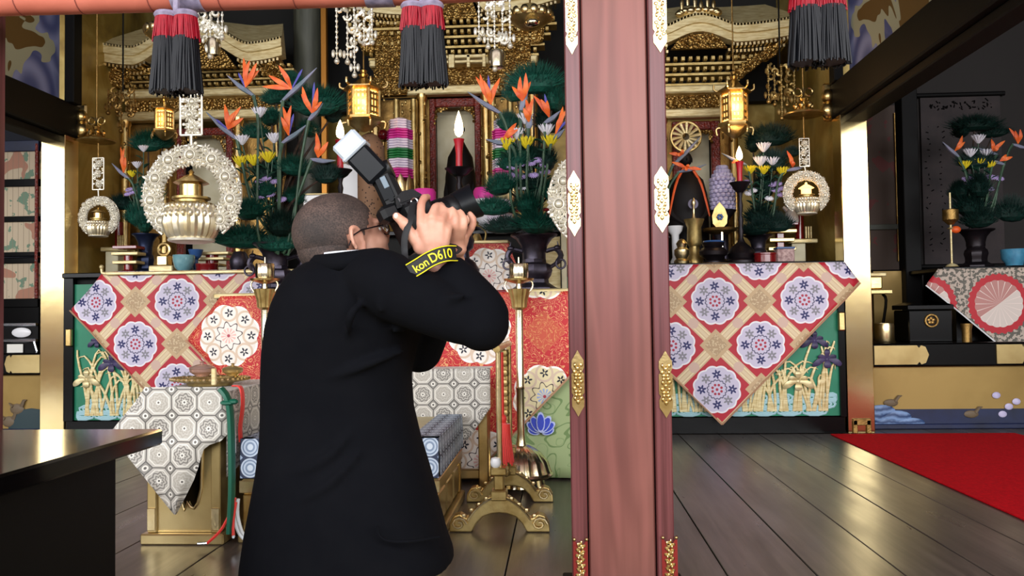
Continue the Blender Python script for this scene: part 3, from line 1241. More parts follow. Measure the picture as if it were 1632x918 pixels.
# back of the offering table: cream framed step behind the right vase
t = thing('step_shelf', 'low cream and black step shelf behind the right bronze vase', 'shelf', (AXC + .2, 5.55, ZT))
YS = 5.5
zt_, zb_ = P(870, 368, YS).z, ZT + .001
sx0, sx1 = P(500, 400, YS).x, P(903, 400, YS).x
obj('top_board', MB().box(((sx0 + sx1) / 2, YS + .1, zt_), (sx1 - sx0, .24, .03), bev=.005), LACQ, t)
obj('back_panel', MB().box(((sx0 + sx1) / 2, YS + .08, (zt_ + zb_) / 2), (sx1 - sx0 - .02, .02, zt_ - zb_ - .03)), DARK, t)
for a, b_ in ((sx1 - .035, sx1), (sx0, sx0 + .035)):
    obj('end_post', MB().box(((a + b_) / 2, YS, (zt_ + zb_) / 2), (b_ - a, .04, zt_ - zb_), bev=.004), CREAM, t)
mp = MB()
mc = P(893, 418, YS + .02)
r_ = .17
pts = [(0, -r_)] + [(-r_ * .82 * cos(aa), r_ * sin(aa)) for aa in [(-pi / 2 + pi * k / 10) for k in range(11)]] + [(0, r_)]
mp.prism(pts, .012, T3(mc))
obj('moon_panel', mp, CREAM_GOLD, t)
obj('red_rail', MB().box(((P(790, 336, YS).x + sx1) / 2, YS - .03, P(820, 336, YS).z), (sx1 - P(790, 336, YS).x - .1, .02, .02), bev=.004), REDLAC, t)
for a in (P(800, 336, YS).x, sx1 - .12):
    obj('rail_post', MB().box((a, YS - .02, (zt_ + P(820, 336, YS).z) / 2 + .006), (.025, .025, P(820, 336, YS).z - zt_ + .01), bev=.003), REDLAC, t)
for s_ in (sx0 + .2, (sx0 + sx1) / 2, sx1 - .2):
    obj('bracket_foot', MB().box((s_, YS + .14, (zb_ + zt_) / 2), (.04, .08, zt_ - zb_), bev=.004), BLACKW, t)


# ------------------------------------------------------------------ shrines
def carved(mb, x0, x1, z0, z1, y, n, size, r):
    """relief of scrolls and leaves"""
    for i in range(n):
        x, z = r.uniform(x0, x1), r.uniform(z0, z1)
        s = size * r.uniform(.6, 1.3)
        if i % 3 == 0:
            mb.torus((x, y, z), s * .8, s * .35, 8, 4, T3((0, 0, 0)) if False else None) if False else mb.ball((x, y - s * .3, z), (s * .8, s * .6, s * .5), 6, 4)
        else:
            a = r.uniform(0, pi)
            pts = [V((x + s * 1.3 * cos(a + k * .9) * (1 - k * .16), y - s * .4, z + s * 1.1 * sin(a + k * .9) * (1 - k * .16))) for k in range(4)]
            mb.tube(pts, [s * .36, s * .34, s * .28, s * .16], 5)


def shrine(label, cxp, Y, hw, gable, g_h, y_eave, y_tip, band, crest, y_body, cols, frame, panel_m, seed, group):
    r = random.Random(seed)
    s = Y / F_PX
    C0 = P(cxp, 200, Y)
    X = lambda dx: C0.x + dx * s
    Z = lambda y: P(cxp, y, Y).z
    t = thing('shrine', label, 'shrine', (C0.x, Y + .25, ZA), group)
    zb = ZA + .003
    # roof: front verge that swells into a curved gable over the door
    G, H, W = gable * s, g_h * s, hw * s
    ze, zt = Z(y_eave), Z(y_tip)

    def prof(x):
        a = abs(x)
        z = ze + (zt - ze) * max(0, (a - G * .9) / (W - G * .9)) ** 2
        if a < G:
            z += H * (.5 + .5 * cos(pi * a / G)) ** .75
        return z
    th = band * s
    n = 48
    rb = MB()
    yf = Y - .22

    def ring(v):
        # (offset y, offset z) around the verge board section
        return [(0, 0), (0, -th * .45), (.02, -th * .5), (.02, -th), (.14, -th), (.5, .3), (.5, .34), (.03, .03)][v]
    rb.surf(lambda u, v: (lambda x, q: V((C0.x + x * (1 - .18 * (q[0] > .3)), yf + q[0], prof(x) + q[1] + (.0 if q[0] < .3 else -max(0, prof(x) - ze) * .8))))((u * 2 - 1) * W, ring(int(round(v * 7)))), n, 7)
    rb.f += [tuple(len(rb.v) - 8 * (n + 1) + v * (n + 1) for v in range(8)), tuple(len(rb.v) - 8 * (n + 1) + v * (n + 1) + n for v in range(7, -1, -1))]
    rb.mi += [0, 0]
    obj('roof', rb, CREAM_GOLD, t, sharp=.5)
    # pleated edge of the shingles above the verge
    pl = MB()
    for i in range(int(hw * 2 / 5)):
        x = -W + (i + .5) * 2 * W / int(hw * 2 / 5)
        pl.box((C0.x + x, yf + .01, prof(x) + .008), (.008, .03, .02))
    obj('shingle_edge', pl, CREAM_GOLD, t, kind='stuff')
    # two rows of rafter ends
    rf = MB()
    nn = int(hw * 2 / 6.5)
    for row in range(2):
        for i in range(nn):
            x = -W * (.97 - row * .06) + (i + .5) * 2 * W * (.97 - row * .06) / nn
            if abs(x) < G * .8:
                continue
            rf.box((C0.x + x, yf + .1 + row * .09, prof(x) - th - .018 - row * .03), (.018, .14, .024))
    obj('rafter_ends', rf, GOLD_PALE, t, kind='stuff')
    # carved gable board and crest
    tm = MB()
    ztop = ze + H - th
    tm.prism([(-G * .75, ze - th * 1.25), (G * .75, ze - th * 1.25), (G * .55, ze + H * .45 - th), (G * .2, ztop - .01), (-G * .2, ztop - .01), (-G * .55, ze + H * .45 - th)], .04, T3((C0.x, yf + .06, 0)))
    carved(tm, C0.x - G * .5, C0.x + G * .5, ze - th * 1.1, ztop - .03, yf + .06, 40, .022, r)
    obj('gable_carving', tm, GOLD_CARVE, t, kind='stuff')
    if crest:
        cm = MB()
        zc = prof(0)
        for i in range(9):
            a = -pi * .5 + pi * i / 8
            cm.ball((C0.x + sin(a) * .16, yf + .06, zc + .035 + cos(a) * .03), (.04, .035, .03), 8, 5)
        for dx, dz in ((-.14, .14), (-.09, .17), (-.03, .155), (.02, .12), (.075, .15), (.125, .12)):
            cm.lathe([(.012, -.05), (.018, 0), (.014, .03), (.002, .05)], 8, (C0.x + dx, yf + .05, zc + dz - .02))
        cm.box((C0.x, yf + .07, zc + .05), (.3, .05, .05), bev=.01)
        obj('ridge_crest', cm, GOLD_PALE, t, kind='stuff')
    # bracket storey: stepped beams with blocks
    y0, y1 = y_body[0], y_body[1]
    bw = max(abs(c) for c in cols) * s + .06
    k = MB()
    rows = max(3, int((y1 - y0) / 12))
    dz = (Z(y0) - Z(y1)) / rows
    for i in range(rows):
        z = Z(y1) + dz * (i + .5)
        out = .035 * i
        k.box((C0.x, Y + .1 - out, z - dz * .32), (2 * (bw + out * 1.6), .16, dz * .26))
        nb = int(2 * (bw + out * 1.6) / .062)
        for j in range(nb):
            x = C0.x - (bw + out * 1.6) + (j + .5) * 2 * (bw + out * 1.6) / nb
            k.box((x, Y + .01 - out, z + dz * .12), (.034, .07, dz * .44), bev=.004)
            if j % 2 == i % 2:
                k.box((x, Y - .03 - out, z + dz * .05), (.016, .05, dz * .24))
    obj('bracket_blocks', k, GOLD_BRONZE, t, kind='stuff')
    # corner bracket sprays reaching under the eave tips
    cs = MB()
    for sg in (-1, 1):
        for i in range(26):
            f = r.random()
            x = sg * lerp(bw, W * .8, f)
            z = lerp(Z(y1) + .02, prof(x) - th - .05, min(1, f * .65 + .35 + r.uniform(-.2, .1)))
            pts = [V((C0.x + x, Y - .05 - f * .08, z)), V((C0.x + x + sg * .035, Y - .09 - f * .08, z + .012)), V((C0.x + x + sg * .05, Y - .1 - f * .08, z + .045))]
            cs.tube(pts, [.017, .014, .006], 5)
            cs.box((C0.x + x - sg * .03, Y - .03 - f * .05, z), (.07, .05, .03), bev=.004)
        cs.prism([(sg * bw * .9, Z(y1)), (sg * W * .72, ze - th - .06), (sg * bw * .9, ze - th - .06)], .03, T3((C0.x, Y + .02, 0)))
    obj('corner_brackets', cs, GOLD_CARVE, t, kind='stuff')
    # lintel beams with a carved frieze between
    yl = y_body[2]
    for a, b_ in ((y1, y1 + 12), (yl - 14, yl)):
        obj('lintel', MB().box((C0.x, Y + .04, (Z(a) + Z(b_)) / 2), (2 * bw - .02, .12, Z(a) - Z(b_)), bev=.012), CREAM_GOLD, t)
    fz = MB()
    fz.box((C0.x, Y + .1, (Z(y1 + 12) + Z(yl - 14)) / 2), (2 * bw - .06, .03, Z(y1 + 12) - Z(yl - 14)))
    carved(fz, C0.x - bw + .04, C0.x + bw - .04, Z(yl - 14), Z(y1 + 12), Y + .08, 70, .02, r)
    obj('carved_frieze', fz, GOLD_CARVE, t, kind='stuff')
    # columns
    for cx in cols:
        q = MB().lathe([(.055, zb), (.055, zb + .05), (.04, zb + .06), (.04, Z(yl) - .05), (.05, Z(yl) - .03), (.05, Z(yl) + .01)], 14, (X(cx), Y + .02, 0))
        o = obj('column', q, GOLD, t)
        rr = MB()
        for i in range(18):
            a = r.uniform(pi, 2 * pi)
            z = r.uniform(zb + .1, Z(yl) - .06)
            rr.ball((X(cx) + .04 * cos(a), Y + .02 + .04 * sin(a), z), (.014, .012, .02), 6, 4)
        obj('column_ornament', rr, GOLD_CARVE, o, kind='stuff')
    # red carved frame round the opening, pale inner wall, side boards
    fo, fi, yt_, ti = frame                     # outer/inner half width, top pixel row, thickness
    fr = MB()
    for sg in (-1, 1):
        fr.box((X(sg * (fo + fi) / 2), Y + .12, (Z(yt_) + zb) / 2), ((fo - fi) * s, .06, Z(yt_) - zb), bev=.008)
    fr.box((C0.x, Y + .12, Z(yt_) - ti * s / 2), (2 * fi * s, .058, ti * s), bev=.008)
    obj('door_frame', fr, REDFRAME, t)
    obj('inner_wall', MB().box((C0.x, Y + .34, (Z(yt_) + zb) / 2), (2 * fi * s + .04, .02, Z(yt_) - zb - .01)), panel_m, t)
    for sg in (-1, 1):
        x0, x1 = X(sg * fo), X(sg * (max(abs(c) for c in cols) + 6))
        obj('side_board', MB().box(((x0 + x1) / 2, Y + .16, (Z(yl) + zb) / 2), (abs(x1 - x0), .03, Z(yl) - zb)), GOLD_OLD, t)
    obj('back_board', MB().box((C0.x, Y + .42, (Z(yl) + zb) / 2), (2 * bw, .03, Z(yl) - zb)), DARK, t)
    # openwork hangings at the corners of the opening
    ow = MB()
    for sg in (-1, 1):
        for i in range(22):
            f = r.random()
            ow.ball((X(sg * lerp(fi, fi * .35, f ** 1.5)), Y + .07, Z(yt_ + ti) - .02 - (1 - f) ** 2 * .16 * r.random()), (.014, .01, .016), 6, 4)
    obj('opening_drapery', ow, GOLD_CARVE, t, kind='stuff')
    return t, X, Z, Y, s


GS = None
sh_l = shrine('gilded shrine with a wide swept roof, left of the dark round column', 319, 7.35, 149, 95, 44, 86, 78, 26, False, (108, 142, 190), (-128, -62, 62, 128), (48, 36, 200, 12), CREAM, 1, GS)
sh_c = shrine('largest gilded shrine, at the centre behind the hanging black and red tassel', 723, 7.6, 175, 60, 60, 8, -10, 26, True, (36, 92, 150), (-128, -52, 52, 128), (42, 32, 152, 14), CREAM, 2, GS)
sh_r = shrine('gilded shrine with a curved gable and crest, right of the wooden door', 1112, 7.35, 149, 58, 18, 56, 46, 24, True, (92, 136, 187), (-56, 56), (38, 24, 189, 14), CREAM, 3, GS)

# extra storey of the centre shrine: railing, side towers
t, X, Z, Y, s = sh_c
m = MB()
for a in (-1, 1):
    m.box((X(a * 28), Y - .1, Z(96)), (46 * s, .03, .03), bev=.005)
    m.box((X(a * 28), Y - .1, Z(104)), (46 * s, .02, .025), bev=.004)
for dx in (-52, -27, -2, 2, 27, 52):
    m.box((X(dx), Y - .1, Z(103)), (.03, .03, .12), bev=.004)
obj('railing', m, CREAM_GOLD, t)
rr = random.Random(8)
for sg in (-1, 1):
    tw = MB()
    tw.box((X(sg * 100), Y - .0, (Z(32) + Z(150)) / 2), (52 * s, .1, Z(32) - Z(150)), bev=.01)
    carved(tw, X(sg * 100) - 25 * s, X(sg * 100) + 25 * s, Z(148), Z(34), Y - .05, 150, .022, rr)
    obj('carved_wing', tw, GOLD_CARVE, t, kind='stuff')
    pl = MB()
    for i in range(60):
        pl.ball((X(sg * lerp(60, 120, rr.random())), Y - .04, rr.uniform(Z(290), Z(150))), (.012, .012, .022), 6, 4)
    for dx in (64, 92):
        pl.lathe([(.03, ZA + .01), (.03, Z(158))], 10, (X(sg * dx), Y - .03, 0))
    obj('side_columns', pl, GOLD_BRONZE, t, kind='stuff')

# ================================================================== HANGING METALWORK
def petal_flower(mb, c, R, n=12, M=None, th=.5):
    """an openwork chrysanthemum in the local xz plane facing -y"""
    for k in range(n):
        a = 2 * pi * k / n
        T = T3(c) @ RY(a) @ T3((R * .62, 0, 0)) @ RY(0)
        mb.ball((0, 0, 0), (R * .36, R * .2, R * .15), 6, 4, T)
    mb.ball(c + V((0, -R * .12, 0)), (R * .3, R * .2, R * .3), 10, 6)
    mb.torus(c, R * .42, R * .07, 14, 5, T3((0, -R * .16, 0)) @ RX(pi / 2))
    return mb


def wreath_lantern(cx, cy, Rpx, Y, plate, label, seed, lit=False, group=None, wire_top=4.9):
    r = random.Random(seed)
    s = Y / F_PX
    C0 = P(cx, cy, Y)
    R = Rpx * s
    rin = R * .6
    t = thing('wreath_lantern', label, 'lantern', (C0.x, Y, C0.z - R * .9), group)
    # open ring: two bent rods and a field of flowers and leaves
    rg = MB()
    a0, a1 = radians(-52), radians(232)
    for rr, w in ((R * .97, R * .03), (rin * 1.02, R * .03)):
        rg.tube([C0 + V((rr * cos(lerp(a0, a1, k / 40)), .012, rr * sin(lerp(a0, a1, k / 40)))) for k in range(41)], w, 6)
    obj('ring', rg, WREATH, t, kind='stuff')
    fm = petal_flower(MB(), V((0, 0, 0)), R * .24, 14).mesh('metal_flower', WREATH)
    fs = petal_flower(MB(), V((0, 0, 0)), R * .14, 10).mesh('metal_flower', WREATH)
    n = 9
    for k in range(n):
        a = lerp(a0 + .2, a1 - .2, k / (n - 1))
        rad = R * (.80 if k % 2 else .77)
        instance('metal_flower', fm, t, T3(C0 + V((rad * cos(a), -R * .03, rad * sin(a))) - t.location) @ RY(r.uniform(0, 1)))
        if k < n - 1:
            a2 = a + (a1 - a0 - .4) / (n - 1) / 2
            for rad2 in (R * .9, R * .66):
                instance('metal_flower', fs, t, T3(C0 + V((rad2 * cos(a2 + r.uniform(-.08, .08)), -R * .01, rad2 * sin(a2))) - t.location) @ RY(r.uniform(0, 1)))
    lf = MB()
    for k in range(110):
        a = lerp(a0, a1, r.random())
        rad = r.uniform(R * .6, R * 1.0)
        T = T3(C0 + V((rad * cos(a), r.uniform(-.01, .01) + .004, rad * sin(a)))) @ RY(r.uniform(0, pi)) @ RX(r.uniform(-.5, .5))
        lf.ball((0, 0, 0), (R * r.uniform(.05, .09), R * .025, R * r.uniform(.022, .04)), 6, 4, T)
    obj('leaf_openwork', lf, WREATH, t, kind='stuff')
    # gadrooned bowl
    zb = C0.z - R * .88
    bw = MB()
    prof = [(R * .4, 0), (R * .47, R * .1), (R * .53, R * .3), (R * .5, R * .5), (R * .45, R * .62), (R * .44, R * .66)]
    bw.lathe(prof, 96, (C0.x, Y, zb), rib=.035, ribn=24)
    for k in range(24):
        a = 2 * pi * (k + .5) / 24
        for zz, rr in ((R * .62, R * .45), (R * .47, R * .51)):
            bw.ball((C0.x + rr * cos(a), Y + rr * sin(a), zb + zz), (R * .04, R * .04, R * .07), 6, 4)
    obj('bowl', bw, BOWLM, t)
    obj('bowl_base', MB().lathe([(R * .3, -R * .07), (R * .43, -R * .04), (R * .44, 0), (R * .38, .02 * R)], 28, (C0.x, Y, zb)), WREATH, t)
    # little lamp house within the ring
    hz = zb + R * .66
    h = MB()
    h.lathe([(R * .4, 0), (R * .42, R * .04), (R * .3, R * .06), (R * .3, R * .1), (R * .36, R * .12), (R * .36, R * .16)], 20, (C0.x, Y, hz))
    obj('lamp_dish', h, GOLD_BRONZE, t)
    g = MB()
    g.lathe([(R * .22, R * .16), (R * .22, R * .4), (R * .34, R * .44), (R * .12, R * .58), (R * .04, R * .62), (R * .06, R * .66), (0, R * .72)], 12, (C0.x, Y, hz))
    obj('lamp_house', g, LAMPGLOW if lit else GOLD, t)
    for sg in (-1, 1):
        k = MB().ball((C0.x + sg * R * .56, Y - .01, zb + R * .36), R * .07, 10, 6)
        k.tube([(C0.x + sg * R * .62, Y, zb + R * .5), (C0.x + sg * R * .64, Y, zb + R * .3), (C0.x + sg * R * .58, Y, zb + R * .2)], R * .035, 6)
        obj('side_knob', k, WREATH, t)
    # hanging plate, rods and chain
    x0, y0, x1, y1 = plate
    a, b_ = P(x0, y0, Y), P(x1, y1, Y)
    pc = (a + b_) / 2
    w, hh = abs(b_.x - a.x), abs(a.z - b_.z)
    p = MB()
    for sx in (-1, 1):
        p.tube([pc + V((sx * w * .46, 0, -hh * .48)), pc + V((sx * w * .46, 0, hh * .48))], w * .05, 6)
    for sz in (-1, 1):
        p.tube([pc + V((-w * .46, 0, sz * hh * .48)), pc + V((w * .46, 0, sz * hh * .48))], w * .05, 6)
    po = obj('hanging_plate', p, WREATH, t, kind='stuff')
    for k in range(3):
        instance('metal_flower', fm if k == 5 else petal_flower(MB(), V((0, 0, 0)), w * .36, 12).mesh('metal_flower', WREATH) if k == 0 else pfm, po, T3(pc + V((w * .06 * (-1) ** k, 0, hh * (.31 - .31 * k))) - t.location))
        if k == 0:
            pfm = po.children[-1].data if po.children else None
            pfm = [o for o in COL.objects if o.parent is po][0].data
    lv = MB()
    for k in range(60):
        lv.ball(pc + V((r.uniform(-.42, .42) * w, r.uniform(0, .008), r.uniform(-.46, .46) * hh)), (w * r.uniform(.08, .14), w * .06, w * r.uniform(.05, .1)), 6, 4)
    obj('plate_openwork', lv, WREATH, po, kind='stuff')
    rd = MB()
    rd.tube([pc + V((0, 0, -hh * .5)), C0 + V((0, 0, R * .95))], R * .03, 6)
    obj('hook', MB().torus(pc + V((0, 0, -hh * .5 - R * .03)), w * .3, w * .07, 14, 6, None), WREATH, t) if False else None
    obj('rod', rd, WREATH, t)
    ch = MB().tube([pc + V((0, 0, hh * .48)), V((pc.x, Y, wire_top))], .006, 6)
    obj('suspension_wire', ch, GOLD_OLD, t)
    return t


wreath_lantern(305, 310, 84, 4.5, (286, 150, 323, 216), 'large pale openwork wreath lantern with ribbed bowl, left of the flowers', 1)
wreath_lantern(957, 315, 84, 4.5, (938, 155, 975, 220), 'large pale openwork wreath lantern mostly hidden behind the wooden door', 2)
wl1 = wreath_lantern(157, 346, 35, 6.62, (147, 251, 166, 303), 'small wreath lantern hanging at the far left above the altar', 3, wire_top=P(154, 226, 6.62).z - .012)
wl2 = wreath_lantern(1285, 308, 36, 6.62, (1273, 220, 1291, 266), 'small lit wreath lantern hanging near the right gold pillar', 4, lit=True, wire_top=P(1281, 184, 6.62).z - .012)


def canopy(px, py, wpx, Y, label):
    """little umbrella-shaped gilt canopy that a lantern hangs from"""
    s = Y / F_PX
    c = P(px, py, Y)
    w = wpx * s
    t = thing('hanging_canopy', label, 'ornament', c)
    obj('dish', MB().lathe([(w * .06, -w * .02), (w * .5, 0), (w * .52, w * .03), (w * .3, w * .1), (w * .12, w * .16), (w * .1, w * .2)], 24, c), GOLD_BRONZE, t)
    f = MB()
    f.lathe([(w * .1, w * .2), (w * .16, w * .26), (w * .08, w * .34), (w * .13, w * .42), (w * .05, w * .5), (w * .03, w * .72)], 12, c)
    for k in range(6):
        a = 2 * pi * k / 6
        f.ball(c + V((w * .2 * cos(a), w * .2 * sin(a), w * .24)), (w * .06, w * .06, w * .1), 6, 4)
    obj('finial', f, GOLD, t)
    for sg in (-1, 1):
        obj('finial_loop', MB().torus(c + V((sg * w * .14, 0, w * .6)), w * .1, w * .025, 14, 6, None), GOLD, t) if False else None
        obj('finial_loop', MB().tube([c + V((w * .02 * sg, 0, w * .52))] + [c + V((sg * (w * .14 + w * .1 * cos(a)), 0, w * .6 + w * .1 * sin(a))) for a in [pi + k * pi / 5 for k in range(11)]], w * .025, 6), GOLD, t)
    obj('wire', MB().tube([c + V((0, 0, w * .7)), V((c.x, c.y, 4.9))], .006, 6), GOLD_OLD, t)


canopy(154, 226, 58, 6.62, 'small gilt canopy above the far left wreath lantern')
canopy(1281, 184, 62, 6.62, 'small gilt canopy above the lit right wreath lantern')


def hex_lantern(px, y0, y1, wpx, Y, label, power):
    s = Y / F_PX
    c = P(px, y1, Y)
    h = P(px, y0, Y).z - c.z
    w = wpx * s / 2
    t = thing('hex_lantern', label, 'lantern', c)
    obj('base_bowl', MB().lathe([(w * .15, -h * .02), (w * .5, h * .03), (w * .9, h * .12), (w * 1.05, h * .16), (w * 1.05, h * .2), (w * .85, h * .22)], 6, c), GOLD_BRONZE, t)
    g = MB().lathe([(w * .74, h * .22), (w * .74, h * .62)], 6, c)
    obj('glowing_body', g, LAMPGLOW, t)
    for k in range(6):
        a = 2 * pi * k / 6
        p = c + V((w * .8 * cos(a), w * .8 * sin(a), 0))
        obj('corner_post', MB().tube([p + V((0, 0, h * .2)), p + V((0, 0, h * .64))], w * .1, 6), GOLD_BRONZE, t)
        a2 = a + pi / 6
        T = T3(c + V((w * .69 * cos(a2), w * .69 * sin(a2), 0))) @ RZ(a2 + pi / 2)
        pn = MB()
        for xx in (-.2, 0, .2):
            pn.box((xx * w * 1.1, 0, h * .42), (w * .1, w * .05, h * .36), M=T)
        for zz in (.27, .36, .48, .57):
            pn.box((0, 0, h * zz), (w * .7, w * .06, h * .035), M=T)
        obj('lattice_panel', pn, GOLD_BRONZE, t, kind='stuff')
        cu = c + V((w * 1.0 * cos(a), w * 1.0 * sin(a), h * .68))
        obj('roof_curl', MB().tube(bez([cu + V((-w * .2 * cos(a), -w * .2 * sin(a), 0)), cu, cu + V((w * .25 * cos(a), w * .25 * sin(a), h * .03)), cu + V((w * .25 * cos(a), w * .25 * sin(a), h * .1))], 6), w * .07, 6), GOLD, t)
        fo = c + V((w * .8 * cos(a), w * .8 * sin(a), h * .14))
        obj('foot_scroll', MB().tube(bez([fo, fo + V((w * .35 * cos(a), w * .35 * sin(a), -h * .02)), fo + V((w * .3 * cos(a), w * .3 * sin(a), -h * .12))], 5), w * .07, 6), GOLD, t)
    obj('roof', MB().lathe([(w * .8, h * .62), (w * 1.1, h * .66), (w * 1.1, h * .68), (w * .6, h * .75), (w * .25, h * .84), (w * .15, h * .86)], 6, c), GOLD, t)
    obj('finial', MB().lathe([(w * .2, h * .86), (w * .28, h * .9), (w * .15, h * .94), (w * .2, h * .97), (0, h)], 12, c), GOLD, t)
    obj('wire', MB().tube([c + V((0, 0, h)), V((c.x, c.y, 4.9))], .006, 6), GOLD_OLD, t)
    point_light('lantern_lamp', c + V((0, -w * 1.8, h * .45)), power, (1, .55, .22), .04)


hex_lantern(262, 152, 222, 38, 6.75, 'small lit hexagonal lantern behind the large wreath lantern', .7)
hex_lantern(580, 110, 208, 62, 6.5, 'lit gilt hexagonal lantern left of the centre shrine', 2.2)
hex_lantern(1171, 112, 218, 50, 6.75, 'lit gilt hexagonal lantern in front of the right shrine', 2.5)


def garland(px, y0, y1, wpx, Y, label, seed, cup=True, gm_=None):
    gm_ = gm_ or WREATH
    """gilt openwork pendant: rods of beads, scrolls and bells on a small canopy"""
    r = random.Random(seed)
    s = Y / F_PX
    top, bot = P(px, y0, Y), P(px, y1, Y)
    w = wpx * s / 2
    H = top.z - bot.z
    t = thing('hanging_garland', label, 'ornament', V((top.x, Y, bot.z)))
    for i, fx in enumerate((-1, -.45, 0, .5, 1)):
        x = top.x + fx * w
        l = H * (1 if i == 2 else r.uniform(.5, .8))
        yy = Y + (0 if i % 2 else -.03)
        m = MB().tube([(x, yy, top.z), (x, yy, top.z - l)], .0045, 5)
        nb = int(l / .035)
        for k in range(nb):
            z = top.z - l * (k + .5) / nb
            m.ball((x, yy, z), (.011, .011, .013), 6, 4)
        z = top.z - l
        m.ball((x, yy, z), .02, 8, 5)
        for sg in (-1, 1):
            m.ball((x + sg * .025, yy, z + .055), (.014, .012, .03), 6, 4)
        obj('bead_string', m, gm_, t)
    sc = MB()
    for k in range(22):
        c = V((top.x + r.uniform(-1, 1) * w * .9, Y - .02, top.z - H * r.uniform(.0, .6)))
        a = r.uniform(0, 6)
        q = r.uniform(.02, .036)
        sc.tube([c + V((q * (1 - .12 * j) * cos(a + j * .8), 0, q * (1 - .12 * j) * sin(a + j * .8))) for j in range(6)], [.011, .0115, .011, .01, .009, .005], 5)
    obj('scroll_openwork', sc, gm_, t, kind='stuff')
    if cup:
        obj('cup', MB().lathe([(.02, 0), (w * .5, .01), (w * .6, .09), (w * .55, .12), (w * .2, .14)], 18, (top.x + w * .1, Y, top.z - H * .98)), SILVER, t)
    obj('wire', MB().tube([(top.x, Y, top.z - .02), (top.x, Y, 4.9)], .007, 6), BLACKW, t)


garland(338, 22, 92, 40, 5.6, 'gilt beaded garland hanging right of the leftmost tassel', 1)
garland(566, 14, 122, 58, 5.8, 'gilt beaded garland hanging left of the middle tassel', 2, False)
garland(788, 0, 112, 50, 5.8, 'gilt beaded garland hanging right of the middle tassel', 3)
garland(196, 142, 210, 44, 7.0, 'dim gilt garland behind the far left hanging canopy', 4, False, GOLD_OLD)
garland(1243, 104, 190, 40, 7.0, 'dim gilt garland left of the right hanging canopy', 5, False, GOLD_BRONZE)
# round pierced canopy over the centre bay
for px, py, wp, lab in ((262, 62, 60, 'gilt lotus canopy half hidden behind the leftmost tassel'), (845, 38, 70, 'gilt lotus canopy with bright boss beside the wooden door')):
    c = P(px, py, 6.2)
    w = wp * 6.2 / F_PX / 2
    t = thing('lotus_canopy', lab, 'ornament', c)
    obj('dish', MB().lathe([(.02, -.05), (w * .6, -.02), (w, .03), (w, .05), (w * .4, .07), (.05, .14)], 24, c), GOLD_BRONZE, t)
    pm_ = None
    for k in range(14):
        a = 2 * pi * k / 14
        if pm_ is None:
            pm_ = MB().ball((0, 0, 0), (.03, .016, .035), 8, 5).mesh('petal', GOLD_PALE)
        instance('petal', pm_, t, T3((w * cos(a), w * sin(a), .06)) @ RZ(a + pi / 2))
    obj('boss', MB().ball(c + V((.02, -w * .7, -.03)), (.06, .05, .035), 10, 6), SILVER, t)
    obj('wire', MB().tube([c + V((0, 0, .12)), V((c.x, c.y, 4.9))], .008, 6), GOLD_OLD, t)

# ================================================================== ROLLED BLIND AND TASSELS
YB = 2.98
pts = []
for px, py in ((-60, 0), (0, -2), (300, -10), (640, -20), (894, -34)):
    pts.append(P(px, py + 0, YB))
t = blind = thing('rolled_blind', 'salmon rolled up blind along the top, left of the wooden door', 'blind', pts[2])
obj('roll', MB().tube(bez(pts, 24), .062, 20), BLIND, t)
for k in range(12):
    p = bez(pts, 24)[1 + 2 * k - (k > 11)]
    q = bez(pts, 24)[2 + 2 * k - (k > 11)]
    d = (q - p).normalized()
    obj('binding_seam', MB().tube([p - d * .002, p + d * .002], .0632, 20), BLIND_SEAM, t)


def tassel(px, yt, yr, yb, wt, wb, Y, label, seed):
    r = random.Random(seed)
    s = Y / F_PX
    top = P(px, yt, Y)
    rz_, bz = P(px, yr, Y).z, P(px, yb, Y).z
    t = thing('tassel', label, 'tassel', V((top.x, Y, bz)), 'silk tassels hanging from the rolled blinds')
    for sg in (-1, 1):
        xo = top.x + sg * wt * s * .25
        w0, w1 = wt * s * .26, wb * s * .27

        def bundle(z0, z1, m, name, n):
            mb = MB()
            mb.lathe([(lerp(w0, w1, (top.z - z1) / (top.z - bz)) * .86, z1), (lerp(w0, w1, (top.z - z0) / (top.z - bz)) * .86, z0)], 16, (xo, Y, 0))
            for k in range(n):
                a = 2 * pi * k / n + r.uniform(-.05, .05)
                q0, q1 = lerp(w0, w1, (top.z - z0) / (top.z - bz)), lerp(w0, w1, (top.z - z1) / (top.z - bz))
                j = r.uniform(-.008, .008)
                sw = sg * (top.z - z1) * .03
                mb.tube([(xo + q0 * cos(a), Y + q0 * sin(a), z0), (xo + (q0 + q1) / 2 * cos(a) + j * .5, Y + (q0 + q1) / 2 * sin(a), (z0 + z1) / 2),
                         (xo + q1 * cos(a) + j + sw * .2, Y + q1 * sin(a), z1 - r.uniform(0, .012))], [.0032, .0036, .003], 5)
            obj(name, mb, m, t)
        bundle(top.z, rz_, T_RED, 'red_fringe', 60)
        bundle(rz_ + .001, bz, T_BLACK, 'black_fringe', 70)
        obj('collar', MB().torus((xo, Y, top.z + .004), w0 * .95, .011, 18, 6), LILAC_CLOTH, t)
    obj('cord', MB().tube([(top.x, Y, top.z), (top.x, Y, top.z + .2)], .012, 8), LILAC_CLOTH, t)


tassel(281, 26, 62, 146, 64, 90, 2.9, 'black and red silk tassel hanging leftmost, above the large wreath lantern', 1)
tassel(673, 12, 46, 134, 62, 78, 2.87, 'black and red silk tassel hanging in the middle, above the photographer', 2)
tassel(1302, -24, 14, 100, 76, 100, 2.82, 'black and red silk tassel hanging right of the wooden door', 3)
